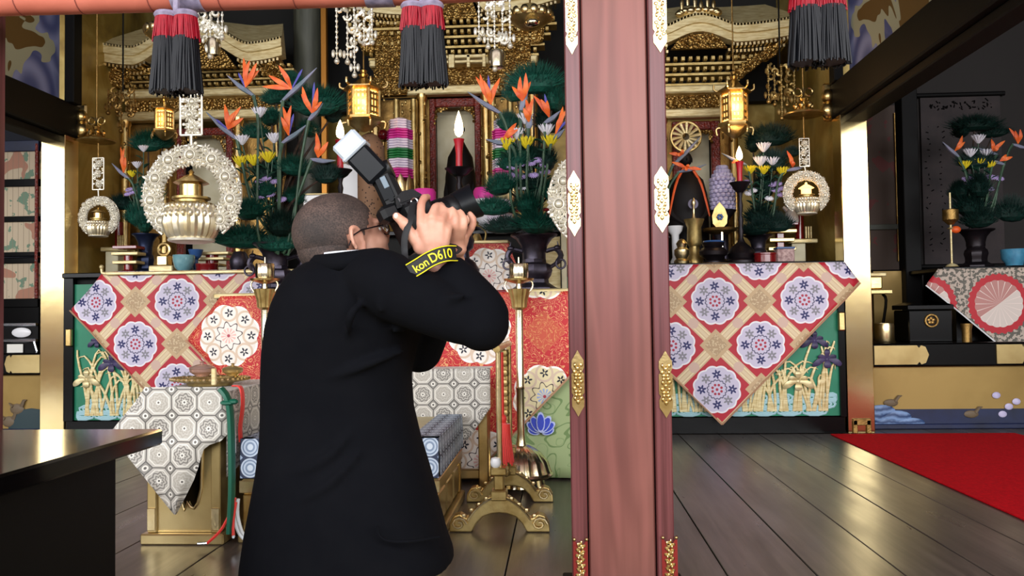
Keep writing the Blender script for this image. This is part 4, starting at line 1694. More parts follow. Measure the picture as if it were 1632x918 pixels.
# a second rolled blind beyond the door carries the right tassel; both are tied up to the header
pts2 = [P(1082, -58, YB - .06), P(1300, -66, YB - .07), P(1760, -84, YB - .1)]
t2 = thing('rolled_blind', 'salmon rolled up blind tied above the opening right of the wooden door', 'blind', pts2[1])
obj('roll', MB().tube(bez(pts2, 16), .05, 20), BLIND, t2)
struct('trim_9', MB().box((0, 3.03, 3.02), (9.0, .3, .18), bev=.01), WOOD_EDGE)
for q, tt in ((pts[1], blind), (pts[3], blind), (pts2[1], t2)):
    obj('tie_cord', MB().tube([q + V((.1, 0, .03)), V((q.x + .1, q.y, 2.94))], .01, 8), LILAC_CLOTH, tt)
# brocade tie bands hugging the roll
for px in (303, 606):
    i = min(range(25), key=lambda k: abs((bez(pts, 24)[k] - P(px, 0, YB)).length))
    p = bez(pts, 24)[i]
    p = V((P(px, 0, YB).x, p.y, p.z))
    tb = obj('tie_band', MB().tube([p + V((-.055 if px < 400 else -.05, 0, 0.0)), p + V((.055 if px < 400 else .05, 0, 0.0))], .0665, 20), LILAC_CLOTH, blind)

# ================================================================== VASES, FLOWERS, OFFERINGS
def bronze_vase(px, py_top, py_bot, wtop, Y, zbase, label, m, handles=True, slim=False):
    s = Y / F_PX
    c = P(px, py_bot, Y)
    c.z = zbase
    H = P(px, py_top, Y).z - zbase
    W = wtop * s / 2
    t = thing('bronze_vase', label, 'vase', c)
    # eight-sided belly with flared mouth and stepped foot
    f = .72 if not slim else .62
    obj('foot', MB().lathe([(W * .95, 0), (W * .95, H * .05), (W * .8, H * .09), (W * .62, H * .14), (W * .6, H * .2)], 8, c), m, t)
    obj('belly', MB().lathe([(W * .6, H * .2), (W * f, H * .27), (W * (f + .06), H * .36), (W * f, H * .46), (W * .52, H * .5), (W * .5, H * .56)], 8, c), m, t)
    obj('neck', MB().lathe([(W * .5, H * .56), (W * .5, H * .66), (W * .58, H * .8), (W * .78, H * .92), (W * 1.0, H * .97), (W * 1.02, H), (W * .9, H), (W * .5, H * .85)], 28, c), m, t)
    if handles:
        for sg in (-1, 1):
            hp = bez([c + V((sg * W * .5, 0, H * .7)), c + V((sg * W * .95, 0, H * .74)), c + V((sg * W * 1.15, 0, H * .62)), c + V((sg * W * .98, 0, H * .5)), c + V((sg * W * .7, 0, H * .42))], 10)
            hb = MB().tube(hp, [W * .1] * 3 + [W * .13] * 5 + [W * .09] * 3, 7)
            hb.ball(c + V((sg * W * 1.0, -.005, H * .76)), (W * .17, W * .14, W * .12), 8, 5)
            hb.tube([c + V((sg * W * 1.05, 0, H * .78)), c + V((sg * W * 1.0, 0, H * .88))], [W * .05, W * .01], 5)
            obj('dragon_handle', hb, m, t)
            obj('handle_ring', MB().torus((0, 0, 0), W * .2, W * .045, 14, 6, T3(c + V((sg * W * 1.14, -.01, H * .47))) @ RX(pi / 2)), m, t)
    return t, c + V((0, 0, H))


def pine_mesh(seed, n, name, m):
    """a cloud-pruned pad of needles, unit half-width, flat bottom"""
    r = random.Random(seed)
    mb = MB()
    mb.ball((0, 0, .05), (.72, .5, .3), 12, 6)
    for i in range(n):
        a, e = r.uniform(0, 2 * pi), r.uniform(-.25, 1.45)
        k = r.uniform(.35, .8)
        b = V((cos(a) * cos(e) * k, sin(a) * cos(e) * .75 * k, sin(e) * .5 * k))
        d = V((b.x * 1.0 + r.uniform(-.25, .25), b.y + r.uniform(-.25, .25), b.z * 1.1 + .34 + r.uniform(-.2, .2))).normalized()
        L = r.uniform(.26, .4)
        w = .013
        q = d.orthogonal().normalized() * w
        q2 = d.cross(q).normalized() * w
        o = len(mb.v)
        mb.v += [b + q, b - q * .5 + q2 * .87, b - q * .5 - q2 * .87, b + d * L]
        mb.f += [(o, o + 1, o + 3), (o + 1, o + 2, o + 3), (o + 2, o, o + 3)]
        mb.mi += [0, 0, 0]
    return mb.mesh(name, m, smooth=False)


PADS = [pine_mesh(s_, 900, 'needle_pad', PINE) for s_ in (1, 2)]
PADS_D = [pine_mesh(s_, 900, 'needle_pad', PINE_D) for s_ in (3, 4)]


def pine_branch(mouth, Y, pads, label, group, dark=False, wood=None):
    s = Y / F_PX
    t = thing('pine_branch', label, 'pine', mouth, group)
    last = None
    for i, (px, py, rx, rz) in enumerate(pads):
        dy = ((i * 37) % 7 - 3) * .02
        if P(px, py, Y).z - mouth.z < .3 * Y / 5:
            dy -= .24                                         # the low pads lean out in front
        elif P(px, py, Y).z - mouth.z < .52 * Y / 5:
            dy -= .15
        c = P(px, py, Y + dy)
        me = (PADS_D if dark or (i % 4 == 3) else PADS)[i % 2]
        o = instance('needle_pad', me, t, T3(c - t.location - V((0, 0, rz * s * .45))) @ RZ(i * 1.3) @ SCL(rx * s * 1.18, rx * s * .8, rz * s * 2.0))
        o['kind'] = 'stuff'
        mid = (mouth + c) / 2 + V(((c.x - mouth.x) * -.22, .02, .02))
        obj('twig', MB().tube(bez([mouth + V((0, .02, -.014)), mid, c - V((0, 0, rz * s * .3))], 8), [.011, .0105, .0095, .009, .008, .0075, .007, .006, .005], 6), BARK, t)
    return t


def mum_mesh(name, m):
    """open cup of pointed petals, unit half width"""
    mb = MB()
    for ring, (n, tilt, L, z0) in enumerate(((11, .9, 1.0, 0), (9, 1.15, .9, .05), (6, 1.4, .75, .1))):
        for k in range(n):
            a = 2 * pi * (k + .5 * (ring % 2)) / n
            d = V((cos(a), sin(a), 0))
            pts = []
            for j in range(5):
                f = j / 4
                rad = (.12 + L * cos(tilt) * f * 1.5 * (1 - .25 * f) + .12 * f) * 1.0
                pts.append(d * min(rad, 1) + V((0, 0, z0 + L * sin(tilt) * f * 1.45)))
            mb.tube(pts, [.05, .13, .16, .13, .02], 5, flat=.4, up=(-d * sin(tilt) + V((0, 0, cos(tilt)))))
    return mb.mesh(name, m)


def aster_mesh(name, m):
    mb = MB()
    for k in range(16):
        a = 2 * pi * k / 16
        mb.ball((0, 0, 0), (.36, .1, .05), 6, 4, RZ(a) @ T3((.62, 0, .06)) @ RY(.18))
    mb.ball((0, 0, .05), (.34, .34, .2), 8, 5)
    return mb.mesh(name, m)


MUMW, MUMY = mum_mesh('blossom', MUM_W), mum_mesh('blossom', MUM_Y)
AST, ASTW = aster_mesh('blossom', LILAC), aster_mesh('blossom', MUM_W)


def cut_flower(name, me, px, py, rpx, Y, mouth, label, cat, group, tilt=0.0, leaf=True):
    s = Y / F_PX
    c = P(px, py, Y - .1)
    t = thing(name, label, cat, mouth, group)
    instance('blossom', me, t, T3(c - t.location) @ RX(tilt) @ RZ(px * .7) @ SCL(rpx * s, rpx * s, rpx * s))
    sm = MB().tube(bez([mouth + V((0, 0, -.014)), (mouth + c) / 2 + V((0, -.04, 0)), c + V((0, .0, .004))], 8), .0045, 5)
    obj('stem', sm, STEM, t)
    if leaf:
        lm = MB()
        d = mouth - c
        for k in range(7):
            p = c + d * (.1 + .1 * k) + V((0, -.015, 0))
            sg = 1 if k % 2 else -1
            q = p + V((sg * .06, -.02, .035))
            lm.tube(bez([p, (p + q) / 2 + V((0, 0, .01)), q], 4), [.003, .016, .02, .014, .002], 5, flat=.3, up=(0, 0, 1))
        obj('leaves', lm, LEAF, t, kind='stuff')
    return t


def bird_of_paradise(pts_stem, base, tip, sepals, petal, Y, mouth, label, group, dy=-.12, sc=1.0):
    """pts_stem: pixels of the stem; base/tip: spathe; sepals: pixel tips; petal: pixel tip"""
    g = lambda p, d=0: P(p[0], p[1], Y + dy + d)
    s = Y / F_PX
    t = thing('bird_of_paradise', label, 'flower', mouth, group)
    b, e = g(base), g(tip)
    mid = (b + e) / 2 + V((0, 0, -.008))
    st = [mouth + V((0, 0, -.014))] + [g(p) for p in pts_stem] + [b]
    obj('stem', MB().tube(bez(st, 14), [.008] * 9 + [.0085, .009, .01, .0105, .011, .012], 7), STEM, t)
    obj('spathe', MB().tube(bez([b - (e - b) * .06, b + (mid - b) * .5, mid, mid + (e - mid) * .5, e], 10), [x * sc for x in (.009, .013, .018, .021, .021, .02, .017, .014, .01, .006, .002)], 8, flat=.8), BOP_S, t)
    root = b + (e - b) * .28 + V((0, -.012, .012))
    for k, q in enumerate(sepals):
        v = g(q, -.015 - .014 * (k % 3))
        m = (root + v) / 2 + V(((v.z - root.z) * .06 * (-1) ** k, -.01, 0))
        obj('sepal', MB().tube(bez([root, root + (m - root) * .6, m, m + (v - m) * .6, v], 8), [x * sc for x in (.005, .009, .0145, .018, .0175, .015, .011, .006, .001)], 6, flat=.45, up=(0, 1, 0)), BOP_O, t)
    if petal:
        v = g(petal, -.03)
        obj('petal', MB().tube(bez([root, (root + v) / 2, root + (v - root) * .75, v], 6), [x * sc for x in (.004, .006, .007, .008, .009, .006, .001)], 6, flat=.5, up=(0, 1, 0)), BOP_B, t)
    return t


def spray(me, pts, rpx, Y, mouth, name, label, cat):
    """one branching stem with several small heads"""
    s = Y / F_PX
    t = thing(name, label, cat, mouth)
    cen = sum((P(x, y, Y - .1) for x, y in pts), V((0, 0, 0))) / len(pts)
    fork = lerp(mouth, cen, .72)
    obj('stem', MB().tube(bez([mouth + V((0, 0, -.014)), lerp(mouth, fork, .5) + V((0, -.04, 0)), fork], 6), .0045, 5), STEM, t)
    for x, y in pts:
        c = P(x, y, Y - .1)
        instance('blossom', me, t, T3(c - t.location) @ RX(.75) @ RZ(x * .7) @ SCL(rpx * s * 1.2, rpx * s * 1.2, rpx * s * 1.2))
        obj('side_stem', MB().tube([fork, lerp(fork, c, .6) + V((0, -.005, 0)), c + V((0, .004, 0))], .003, 5), STEM, t)
    return t


ORD = {1: ('',), 2: ('left hand ', 'right hand '), 3: ('leftmost ', 'middle ', 'rightmost ')}


def arrangement(place, mouth, Y, pads, bops, white, yellow, lilac, rw, ry, rl, dark=False, wwhite=()):
    cnt = [0]

    def sp():
        cnt[0] += 1
        a = cnt[0] * 2.4
        q = .012 * sqrt(cnt[0]) * Y / 5
        return mouth + V((q * cos(a), q * sin(a) * .8, 0))
    if pads:
        pine_branch(mouth, Y + .14, pads, 'cloud pruned pine branch in ' + place, None, dark)
    rank = sorted(range(len(bops)), key=lambda i: bops[i][1][1])
    names = ['highest', 'second highest', 'third highest', 'fourth highest', 'fifth highest', 'lowest']
    for i, b in enumerate(bops):
        k = rank.index(i)
        nm = 'orange' if len(bops) == 1 else ('lowest' if k == len(bops) - 1 else names[k]) + ' orange'
        bird_of_paradise(*b, Y, sp(), nm + ' bird of paradise flower in ' + place, 'birds of paradise in ' + place if len(bops) > 1 else None, sc=Y / 5.2 if Y < 6 else .95)
    for col, lst, me, r_ in (('white', white, MUMW, rw), ('yellow', yellow, MUMY, ry)):
        lst = sorted(lst)
        for k, (x, y) in enumerate(lst):
            cut_flower('chrysanthemum', me, x, y + r_ * .75, r_ * 1.12, Y, sp(), ORD[len(lst)][k] + col + ' chrysanthemum in ' + place, 'flower', col + ' chrysanthemums in ' + place if len(lst) > 1 else None, .15)
    lilac = sorted(lilac)
    if lilac:
        h = len(lilac) // 2
        for nm, part in (('left', lilac[:h]), ('right', lilac[h:])):
            spray(AST, part, rl, Y, sp(), 'aster_spray', nm + ' hand spray of lilac asters in ' + place, 'flower')
    if wwhite:
        spray(ASTW, wwhite, rl, Y, sp(), 'aster_spray', 'spray of small white asters in ' + place, 'flower')


# --- big vase left of the photographer
YV = 5.02
v, mouth = bronze_vase(440, 388, 462, 76, YV, ZT + .001, 'large dark bronze vase holding flowers, just left of the photographer', BRONZE)
arrangement('the vase left of the photographer', mouth, YV,
            [(505, 158, 46, 30), (468, 128, 28, 20), (440, 150, 34, 18), (530, 178, 18, 20), (432, 184, 34, 17), (408, 206, 26, 16), (492, 202, 30, 18), (520, 272, 26, 22), (470, 262, 34, 20), (398, 330, 46, 22), (388, 374, 50, 24), (448, 352, 44, 26), (444, 386, 34, 16), (470, 310, 24, 18), (418, 300, 30, 18), (428, 268, 30, 22)],
            [([(412, 380), (411, 250), (411, 190)], (404, 152), (362, 120), [(388, 92), (398, 96), (409, 100), (413, 112)], (380, 116)),
             ([(444, 400), (446, 300), (447, 205)], (451, 160), (505, 108), [(418, 138), (428, 120), (444, 104)], (482, 110)),
             ([(462, 400), (478, 270), (486, 222)], (492, 192), (515, 164), [(480, 150), (482, 138), (506, 140), (513, 162)], (501, 131)),
             ([(442, 400), (444, 330), (444, 262)], (450, 228), (490, 198), [(451, 170), (464, 168), (448, 186)], (468, 181)),
             ([(404, 330), (385, 255)], (378, 222), (328, 178), [(358, 166), (374, 178), (388, 188), (384, 170)], (344, 190)),
             ([(455, 400), (470, 330), (490, 272)], (497, 254), (535, 256), [(504, 212), (508, 224), (523, 226)], (520, 230))],
            [(386, 222), (437, 219), (414, 178)], [(384, 256), (405, 254), (428, 249)],
            [(414, 288), (425, 284), (438, 289), (417, 298), (416, 313), (431, 310), (449, 318)], 12, 13, 7.5)

# --- big vase between photographer and door
v, mouth = bronze_vase(852, 374, 457, 74, YV, ZT + .001, 'large dark bronze vase holding flowers, beside the wooden door', BRONZE)
arrangement('the vase beside the wooden door', mouth, YV,
            [(852, 122, 48, 30), (884, 150, 30, 30), (822, 142, 26, 22), (876, 188, 34, 26), (798, 290, 42, 22), (786, 326, 34, 18), (842, 322, 44, 22), (805, 356, 38, 17), (856, 352, 50, 22), (890, 346, 24, 18), (838, 244, 36, 26), (872, 250, 30, 24), (810, 190, 20, 20), (880, 300, 26, 24), (815, 252, 30, 20), (850, 290, 40, 18)],
            [([(816, 330), (812, 230), (806, 200)], (797, 180), (745, 146), [(758, 122), (765, 118), (771, 128), (797, 124)], (778, 120)),
             ([(832, 320), (829, 240)], (830, 176), (841, 138), [(816, 138), (829, 122), (838, 116), (846, 130)], None),
             ([(840, 300), (842, 230)], (842, 205), (846, 182), [(838, 158), (850, 156), (834, 172)], None),
             ([(862, 300), (868, 220)], (868, 196), (894, 176), [(850, 152), (872, 160), (862, 158)], (868, 150)),
             ([(866, 310), (876, 240)], (880, 222), (900, 205), [(897, 170), (902, 176)], (903, 192)),
             ([(826, 320), (822, 250)], (812, 228), (774, 222), [(823, 196), (826, 206)], None)],
            [(837, 188), (824, 212), (871, 206)], [(808, 228), (839, 226), (877, 224)],
            [(816, 266), (828, 262), (846, 260), (858, 255), (868, 262), (818, 278), (833, 281), (850, 279), (869, 274)], 13, 14, 8, wwhite=((806, 292), (814, 286), (833, 298)))

# --- narrow vases on the long altar
zA = ZA + .002
YW = 6.78
v, mouth = bronze_vase(232, 373, 424, 42, YW, zA, 'slim dark blue bronze vase on the left end of the altar', mat('dark_blue_bronze', '#26304c', .35, .6), False, True)
arrangement('the slim left altar vase', mouth, YW,
            [(236, 222, 32, 22), (262, 222, 20, 16), (220, 338, 32, 22), (196, 320, 24, 16), (232, 350, 30, 22), (240, 300, 22, 30)],
            [([(225, 350), (214, 300)], (206, 285), (178, 260), [(192, 234), (198, 236), (200, 250)], None)],
            [(229, 236), (219, 262)], [(211, 276)], [(206, 302), (212, 306), (204, 309)], 8, 8, 6)
v, mouth = bronze_vase(1209, 375, 418, 44, YW, zA, 'slim dark bronze vase on the right part of the altar', BRONZE, False, True)
arrangement('the slim right altar vase', mouth, YW,
            [(1228, 212, 38, 22), (1200, 226, 22, 18), (1262, 240, 15, 11), (1216, 340, 40, 22), (1205, 360, 34, 16), (1240, 352, 26, 18), (1218, 290, 34, 30), (1228, 252, 26, 22)],
            [([(1230, 350), (1240, 290)], (1252, 272), (1290, 262), [(1254, 240), (1260, 246), (1263, 256)], None),
             ([(1205, 350), (1195, 280)], (1188, 262), (1150, 244), [(1178, 256), (1166, 260)], None)],
            [(1217, 234), (1212, 256), (1231, 257)], [(1195, 270), (1217, 270), (1247, 272)],
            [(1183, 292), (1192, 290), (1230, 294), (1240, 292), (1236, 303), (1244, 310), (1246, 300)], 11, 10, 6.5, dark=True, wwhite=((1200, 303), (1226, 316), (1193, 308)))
v, mouth = bronze_vase(1046, 378, 420, 44, YW, zA, 'slim dark bronze vase mostly hidden behind the wooden door', BRONZE, False, True)
arrangement('the vase hidden by the wooden door', mouth, YW, [],
            [([(1050, 340), (1062, 290)], (1072, 264), (1118, 216), [(1066, 244), (1078, 246), (1088, 238)], None),
             ([(1052, 350), (1066, 300)], (1082, 274), (1126, 262), [(1070, 258), (1098, 262), (1092, 272), (1118, 270)], None)], [], [], [], 9, 9, 6)


# ------------------------------------------------------------------ candles
def candle_stand(px, y_fl0, y_fl1, y_dish, y_base, Y, zb, wd, label, clabel, wc=11):
    s = Y / F_PX
    c = P(px, y_base, Y)
    c.z = zb
    zd = P(px, y_dish, Y).z
    z1, z0 = P(px, y_fl0, Y).z, P(px, y_fl1, Y).z
    W = wd * s / 2
    H = zd - zb
    t = thing('candle_stand', label, 'candlestick', c)
    obj('base', MB().lathe([(W * 1.5, 0), (W * 1.5, H * .03), (W * 1.2, H * .06), (W * 1.35, H * .12), (W * 1.1, H * .18), (W * .4, H * .26)], 16, c), IRON, t)
    obj('stem', MB().lathe([(W * .4, H * .26), (W * .2, H * .32), (W * .3, H * .4), (W * .18, H * .46), (W * .28, H * .54), (W * .16, H * .6), (W * .26, H * .72), (W * .15, H * .8), (W * .3, H * .9)], 14, c), IRON, t)
    obj('drip_dish', MB().lathe([(W * .3, H * .88), (W * .62, H * .92), (W * .82, H * .97), (W, H), (W * 1.03, H + .006), (W * .3, H * .985)], 20, c), IRON, t)
    k = thing('candle', clabel, 'candle', (c.x, c.y, zd + .001))
    w = wc * s / 2
    hc = z0 - zd
    obj('wax', MB().lathe([(w * .75, 0), (w * .72, hc * .5), (w * 1.0, hc * .88), (w * 1.2, hc), (w * .3, hc * .985)], 14, (c.x, c.y, zd + .001)), WAX, k)
    obj('wick', MB().tube([(c.x, c.y, z0 - .006), (c.x, c.y, z0 + .018)], .0035, 5), WICK, k)
    hf = z1 - z0
    obj('flame', MB().lathe([(.001, .004), (w * .75, hf * .14), (w * .98, hf * .3), (w * .8, hf * .55), (w * .4, hf * .8), (0, hf * 1.0)], 12, (c.x, c.y, z0 + .008)), FLAME, k)
    point_light('candle_light', (c.x, c.y - .03, z0 + hf * .5), 1.0, (1, .6, .28), .015)


zS = zt_ + .0155
candle_stand(543, 192, 224, 272, 366, 5.5, zS, 38, 'dark iron candlestick behind the camera flash', 'lit red candle left of the camera flash', 14)
candle_stand(733, 178, 222, 270, 366, 5.5, zS, 46, 'dark iron candlestick behind the camera lens', 'lit red candle above the camera lens', 15)
candle_stand(1182, 234, 258, 292, 418, 6.6, zA, 32, 'dark iron candlestick on the right part of the altar', 'lit red candle in front of the right shrine', 11)


# ------------------------------------------------------------------ sweets and offerings
def sweets(px, y0, y1, ystand, wpx, Y, zb, label, bands):
    s = Y / F_PX
    c = P(px, y1, Y)
    W = wpx * s / 2
    zt2, z1 = P(px, y0, Y).z, c.z
    c = V((c.x, Y, zb))
    t = thing('sweet_tower', label, 'offering', c)
    H = z1 - zb
    obj('stand', MB().lathe([(W * .9, 0), (W * .9, .02), (W * .3, .05), (W * .22, H * .5), (W * .5, H * .68), (W * .8, H * .72)], 16, c), GOLD, t)
    pm_ = None
    for k in range(8):
        a = 2 * pi * k / 8
        if pm_ is None:
            pm_ = MB().tube(bez([(W * .55, 0, H * .66), (W * .95, 0, H * .8), (W * 1.02, 0, H * .95), (W * .98, 0, H * 1.05)], 5), [W * .16, W * .34, W * .4, W * .36, W * .22, W * .02], 8, flat=.3, up=(1, 0, 0)).mesh('lotus_petal', GOLD_PALE)
        instance('lotus_petal', pm_, t, RZ(a + .2))
    nb = len(bands)
    for i, m in enumerate(bands):
        za, zc = lerp(z1, zt2, i / nb), lerp(z1, zt2, (i + 1) / nb)
        b = MB()
        rad = W * (1 if i < nb - 1 else .86)
        rows = 4
        for rr in range(rows):
            z = lerp(za, zc, (rr + .5) / rows)
            b.lathe([(rad * .9, z - (zc - za) / rows * .48), (rad, z - (zc - za) / rows * .25), (rad, z + (zc - za) / rows * .25), (rad * .9, z + (zc - za) / rows * .48)], 32, (c.x, Y, 0), rib=.08, ribn=8)
        if i == nb - 1:
            b.lathe([(rad * .9, zc - .002), (rad * .5, zc + .015), (0, zc + .02)], 16, (c.x, Y, 0))
        obj('sweet_band', b, m, t)


Ysw = 6.72
sweets(638, 192, 286, 330, 40, Ysw, zA, 'white, pink and green striped tower of sweets above the camera', [PINKSW, WHITESW, GREENSW, WHITESW, PINKSW, WHITESW])
sweets(806, 192, 286, 330, 40, Ysw, zA, 'striped tower of sweets half hidden behind the right flowers', [PINKSW, WHITESW, GREENSW, WHITESW, PINKSW, WHITESW])


def lidded_jar(px, y0, y1, wpx, Y, zb, label):
    s = Y / F_PX
    W = wpx * s / 2
    zt2, zl = P(px, y0, Y).z, P(px, y1, Y).z
    c = V((P(px, y0, Y).x, Y, zb))
    t = thing('lidded_jar', label, 'jar', c)
    obj('body', MB().lathe([(W * .85, 0), (W * .95, .01), (W * .95, zl - zb)], 22, c), WHITEP, t)
    obj('lid', MB().lathe([(W, zl - zb), (W, zt2 - zb - .02), (W * .85, zt2 - zb), (0, zt2 - zb + .003)], 22, c), PINKSW, t, label='magenta lid')


lidded_jar(676, 302, 322, 38, 5.62, zS, 'white jar with a magenta lid behind the right hand')
lidded_jar(772, 300, 318, 36, 5.68, zS, 'white jar with a magenta lid right of the camera lens')
cw = P(786, 380, 5.6)
tag(rebase(obj('incense_canister', MB().lathe([(.075, 0), (.085, .01), (.085, .19), (.06, .205), (0, .21)], 22, (P(797, 370, 5.58).x, 5.59, zS)), WHITESW)), 'pale lilac round canister below the right pine pads', 'canister')

# terracotta pierced burner and red fruit left of the sweets
c = P(590, 300, 6.66)
c.z = zA
t = thing('pierced_burner', 'brown pierced terracotta burner left of the striped sweets tower', 'burner', c)
hh = P(590, 212, 6.66).z - zA
obj('body', MB().lathe([(.09, 0), (.1, .02), (.1, hh * .7), (.12, hh * .8), (.115, hh * .9), (.06, hh * .98), (.02, hh)], 24, c), TERRA, t)
obj('knob', MB().ball(c + V((.02, -.02, hh + .008)), (.016, .016, .022), 8, 5), GOLD, t)
c = P(606, 210, 6.72)
t = thing('fruit_stand', 'dark red fruit on a slim gold stand left of the striped sweets tower', 'offering', V((c.x, 6.84, zA)))
obj('pole', MB().lathe([(.05, 0), (.05, .01), (.012, .03), (.012, c.z - zA - .06), (.04, c.z - zA - .045)], 12, V((c.x, 6.84, zA))), GOLD, t)
obj('fruit', MB().ball((c.x, 6.84, c.z), (.048, .048, .044), 14, 8), REDFRUIT, t)

# dark seated statue in the centre shrine, robed statue before the right shrine
def statue(px, y_head, y_bot, wpx, Y, zb, label, halo, mh):
    s = Y / F_PX
    hd = P(px, y_head, Y)
    c = V((hd.x, Y, zb))
    W = wpx * s / 2
    t = thing('seated_statue', label, 'statue', c)
    H = hd.z - zb
    hr = W * .3
    b = MB()
    b.lathe([(W * 1.0, 0), (W * 1.04, H * .15), (W * 1.02, H * .45), (W * .98, H * .66), (W * .8, H * .8), (W * .4, H * .88), (W * .2, H * .92)], 24, c, SCL(1, 1, 1))
    obj('robed_body', b, ROBE, t)
    arms = MB()
    for sg in (-1, 1):
        arms.tube(bez([c + V((sg * W * .55, -.02, H * .72)), c + V((sg * W * .8, -W * .5, H * .5)), c + V((sg * W * .25, -W * .95, H * .38))], 8), [W * .2, W * .24, W * .25, W * .25, W * .24, W * .2, W * .17, W * .14, W * .1], 8)
    obj('sleeves', arms, ROBE, t)
    k = MB().ball(hd, (hr, hr, hr * 1.15), 16, 10)
    k.ball(hd + V((0, -hr * .95, -hr * .1)), (hr * .16, hr * .2, hr * .25), 8, 5)
    for sg in (-1, 1):
        k.ball(hd + V((sg * hr * .98, 0, -hr * .15)), (hr * .1, hr * .2, hr * .45), 6, 4)
    obj('head', k, mh, t)
    if halo:
        obj('halo', MB().torus((0, 0, 0), halo * s, halo * s * .1, 28, 6, T3(hd + V((0, W * .3, W * .3))) @ RX(pi / 2)), GOLD_BRONZE, t)
        hp = MB().lathe([(halo * s, -.006), (halo * s, .006)], 28, (0, 0, 0), T3(hd + V((0, W * .3 + .02, W * .3))) @ RX(pi / 2))
        obj('halo_disc', hp, CREAM_GOLD, t)
    return t, c, H, W


statue(733, 206, 290, 50, 7.25, ZA + .003, 'dark robed seated statue inside the centre shrine, behind the red candle', None, ROBE)
st, c, H, W = statue(1093, 254, 330, 66, 7.05, ZA + .003, 'large black robed seated statue with orange collar before the right shrine', None, ROBE)
for sg in (-1, 1):
    obj('orange_collar', MB().tube(bez([c + V((sg * W * .2, -W * .5, H * .9)), c + V((sg * W * .6, -W * .66, H * .74)), c + V((sg * W * .95, -W * .75, H * .45))], 8), [.008, .011, .012, .012, .011, .01, .009, .008, .006], 6), ORANGEC, st)
# openwork disc above the statue
c = P(1093, 218, 7.24)
t = thing('halo_disc', 'round pale openwork disc above the black robed statue', 'ornament', V((c.x, 7.24, ZA)))
obj('rim', MB().torus((0, 0, 0), .125, .012, 32, 6, T3((c.x, 7.24, c.z)) @ RX(pi / 2)), GOLD_BRONZE, t)
dm = MB()
for k in range(14):
    dm.tube([(c.x + .03 * cos(k * 2 * pi / 14), 7.24, c.z + .03 * sin(k * 2 * pi / 14)), (c.x + .12 * cos(k * 2 * pi / 14 + .15), 7.24, c.z + .12 * sin(k * 2 * pi / 14 + .15))], [.01, .016], 5)
obj('spokes', dm, CREAM_GOLD, t, kind='stuff')
obj('pole', MB().tube([(c.x, 7.25, c.z - .1), (c.x, 7.25, ZA + .003)], .012, 8), GOLD_BRONZE, t)

# purple-white woven sweet cone beside the statue
c = V((P(1152, 330, 7.0).x, 7.0, zA))
t = thing('woven_offering', 'pale lavender woven sweets tower on the right part of the altar', 'offering', c)
hb, ht = P(1152, 335, 7.0).z - zA, P(1152, 264, 7.0).z - zA
obj('stand', MB().lathe([(.09, 0), (.09, .02), (.04, .05), (.04, hb * .8), (.11, hb - .004)], 18, c), BRONZE, t)
kn = MB()
for i in range(11):
    z = lerp(hb, ht, (i + .5) / 11)
    rad = .085 * (1 if i < 8 else 1 - .22 * (i - 7))
    for k in range(13):
        a = 2 * pi * (k + .5 * (i % 2)) / 13
        kn.ball(c + V((rad * cos(a), rad * sin(a), z)), (.024, .024, .02), 6, 4)
kn.lathe([(.08, hb), (.08, lerp(hb, ht, .75)), (.02, ht)], 12, c)
obj('woven_sweets', kn, LAVSW, t, kind='stuff')


# ------------------------------------------------------------------ small things along the altar
def turned(name, label, cat, px, Y, zb, prof_px, m, n=20, extra=None):
    """profile in pixels (half width, pixel row)"""
    s = Y / F_PX
    c = V((P(px, prof_px[0][1], Y).x, Y, zb))
    z0 = P(px, prof_px[0][1], Y).z
    pr = [(w * s, P(px, y, Y).z - z0) for w, y in prof_px]
    o = rebase(obj(name, MB().lathe(pr, n, c), m))
    tag(o, label, cat)
    return o, c, s


bw_, c, s_ = turned('tea_bowl', 'pale celadon bowl on the left part of the altar', 'bowl', 293, 6.56, zA, [(8, 429), (9, 427), (14, 422), (17, 412), (17.5, 402), (16.3, 402), (14, 418), (6, 425), (0, 426)], TEAL, 24)
turned('stem_dish', 'dark blue footed dish behind the celadon bowl', 'dish', 312, 6.69, zA, [(10, 429), (10, 427), (4, 422), (3.5, 408), (9, 402), (12, 392), (11, 392), (0, 400)], BLUEW)
turned('round_stand', 'low dark red lacquer stand right of the celadon bowl', 'stand', 330, 6.6, zA, [(17, 429), (17, 420), (18, 418), (18, 416), (0, 416)], REDLAC)
turned('round_box', 'crimson round box at the right end of the altar', 'box', 1220, 6.5, zA, [(17, 420), (17, 409), (18, 408), (18, 406), (15, 405), (0, 405)], REDLAC, 26)
c_ = turned('censer', 'squat black bronze censer on the right part of the altar', 'censer', 1137, 6.56, zA, [(17, 421), (17, 418), (12, 416), (14, 413), (21, 408), (22, 402), (18, 397), (14, 395), (17, 391), (18, 388), (15, 387), (0, 388)], IRON, 24)
c = V((P(1137, 388, 6.56).x, 6.56, P(1137, 388, 6.56).z))
obj('blue_rim', MB().torus(c + V((0, 0, .004 + (zA - P(1137, 421, 6.56).z))), .07, .012, 22, 6), BLUEW, c_[0])
t = thing('gilt_burner', 'gilt incense burner with tall finial on the right part of the altar', 'burner', V((P(1107, 400, 6.73).x, 6.73, zA)))
c = t.location.copy()
g = lambda y: P(1107, y, 6.8).z - P(1107, 421, 6.8).z
k_ = 6.8 / F_PX
obj('base', MB().lathe([(14 * k_, 0), (14 * k_, g(412)), (9 * k_, g(405)), (8 * k_, g(392))], 18, c), GOLD_BRONZE, t)
obj('bowl', MB().lathe([(9 * k_, g(392)), (12 * k_, g(385)), (11 * k_, g(362)), (15 * k_, g(352)), (16 * k_, g(349)), (0, g(348))], 18, c), GOLD_BRONZE, t)
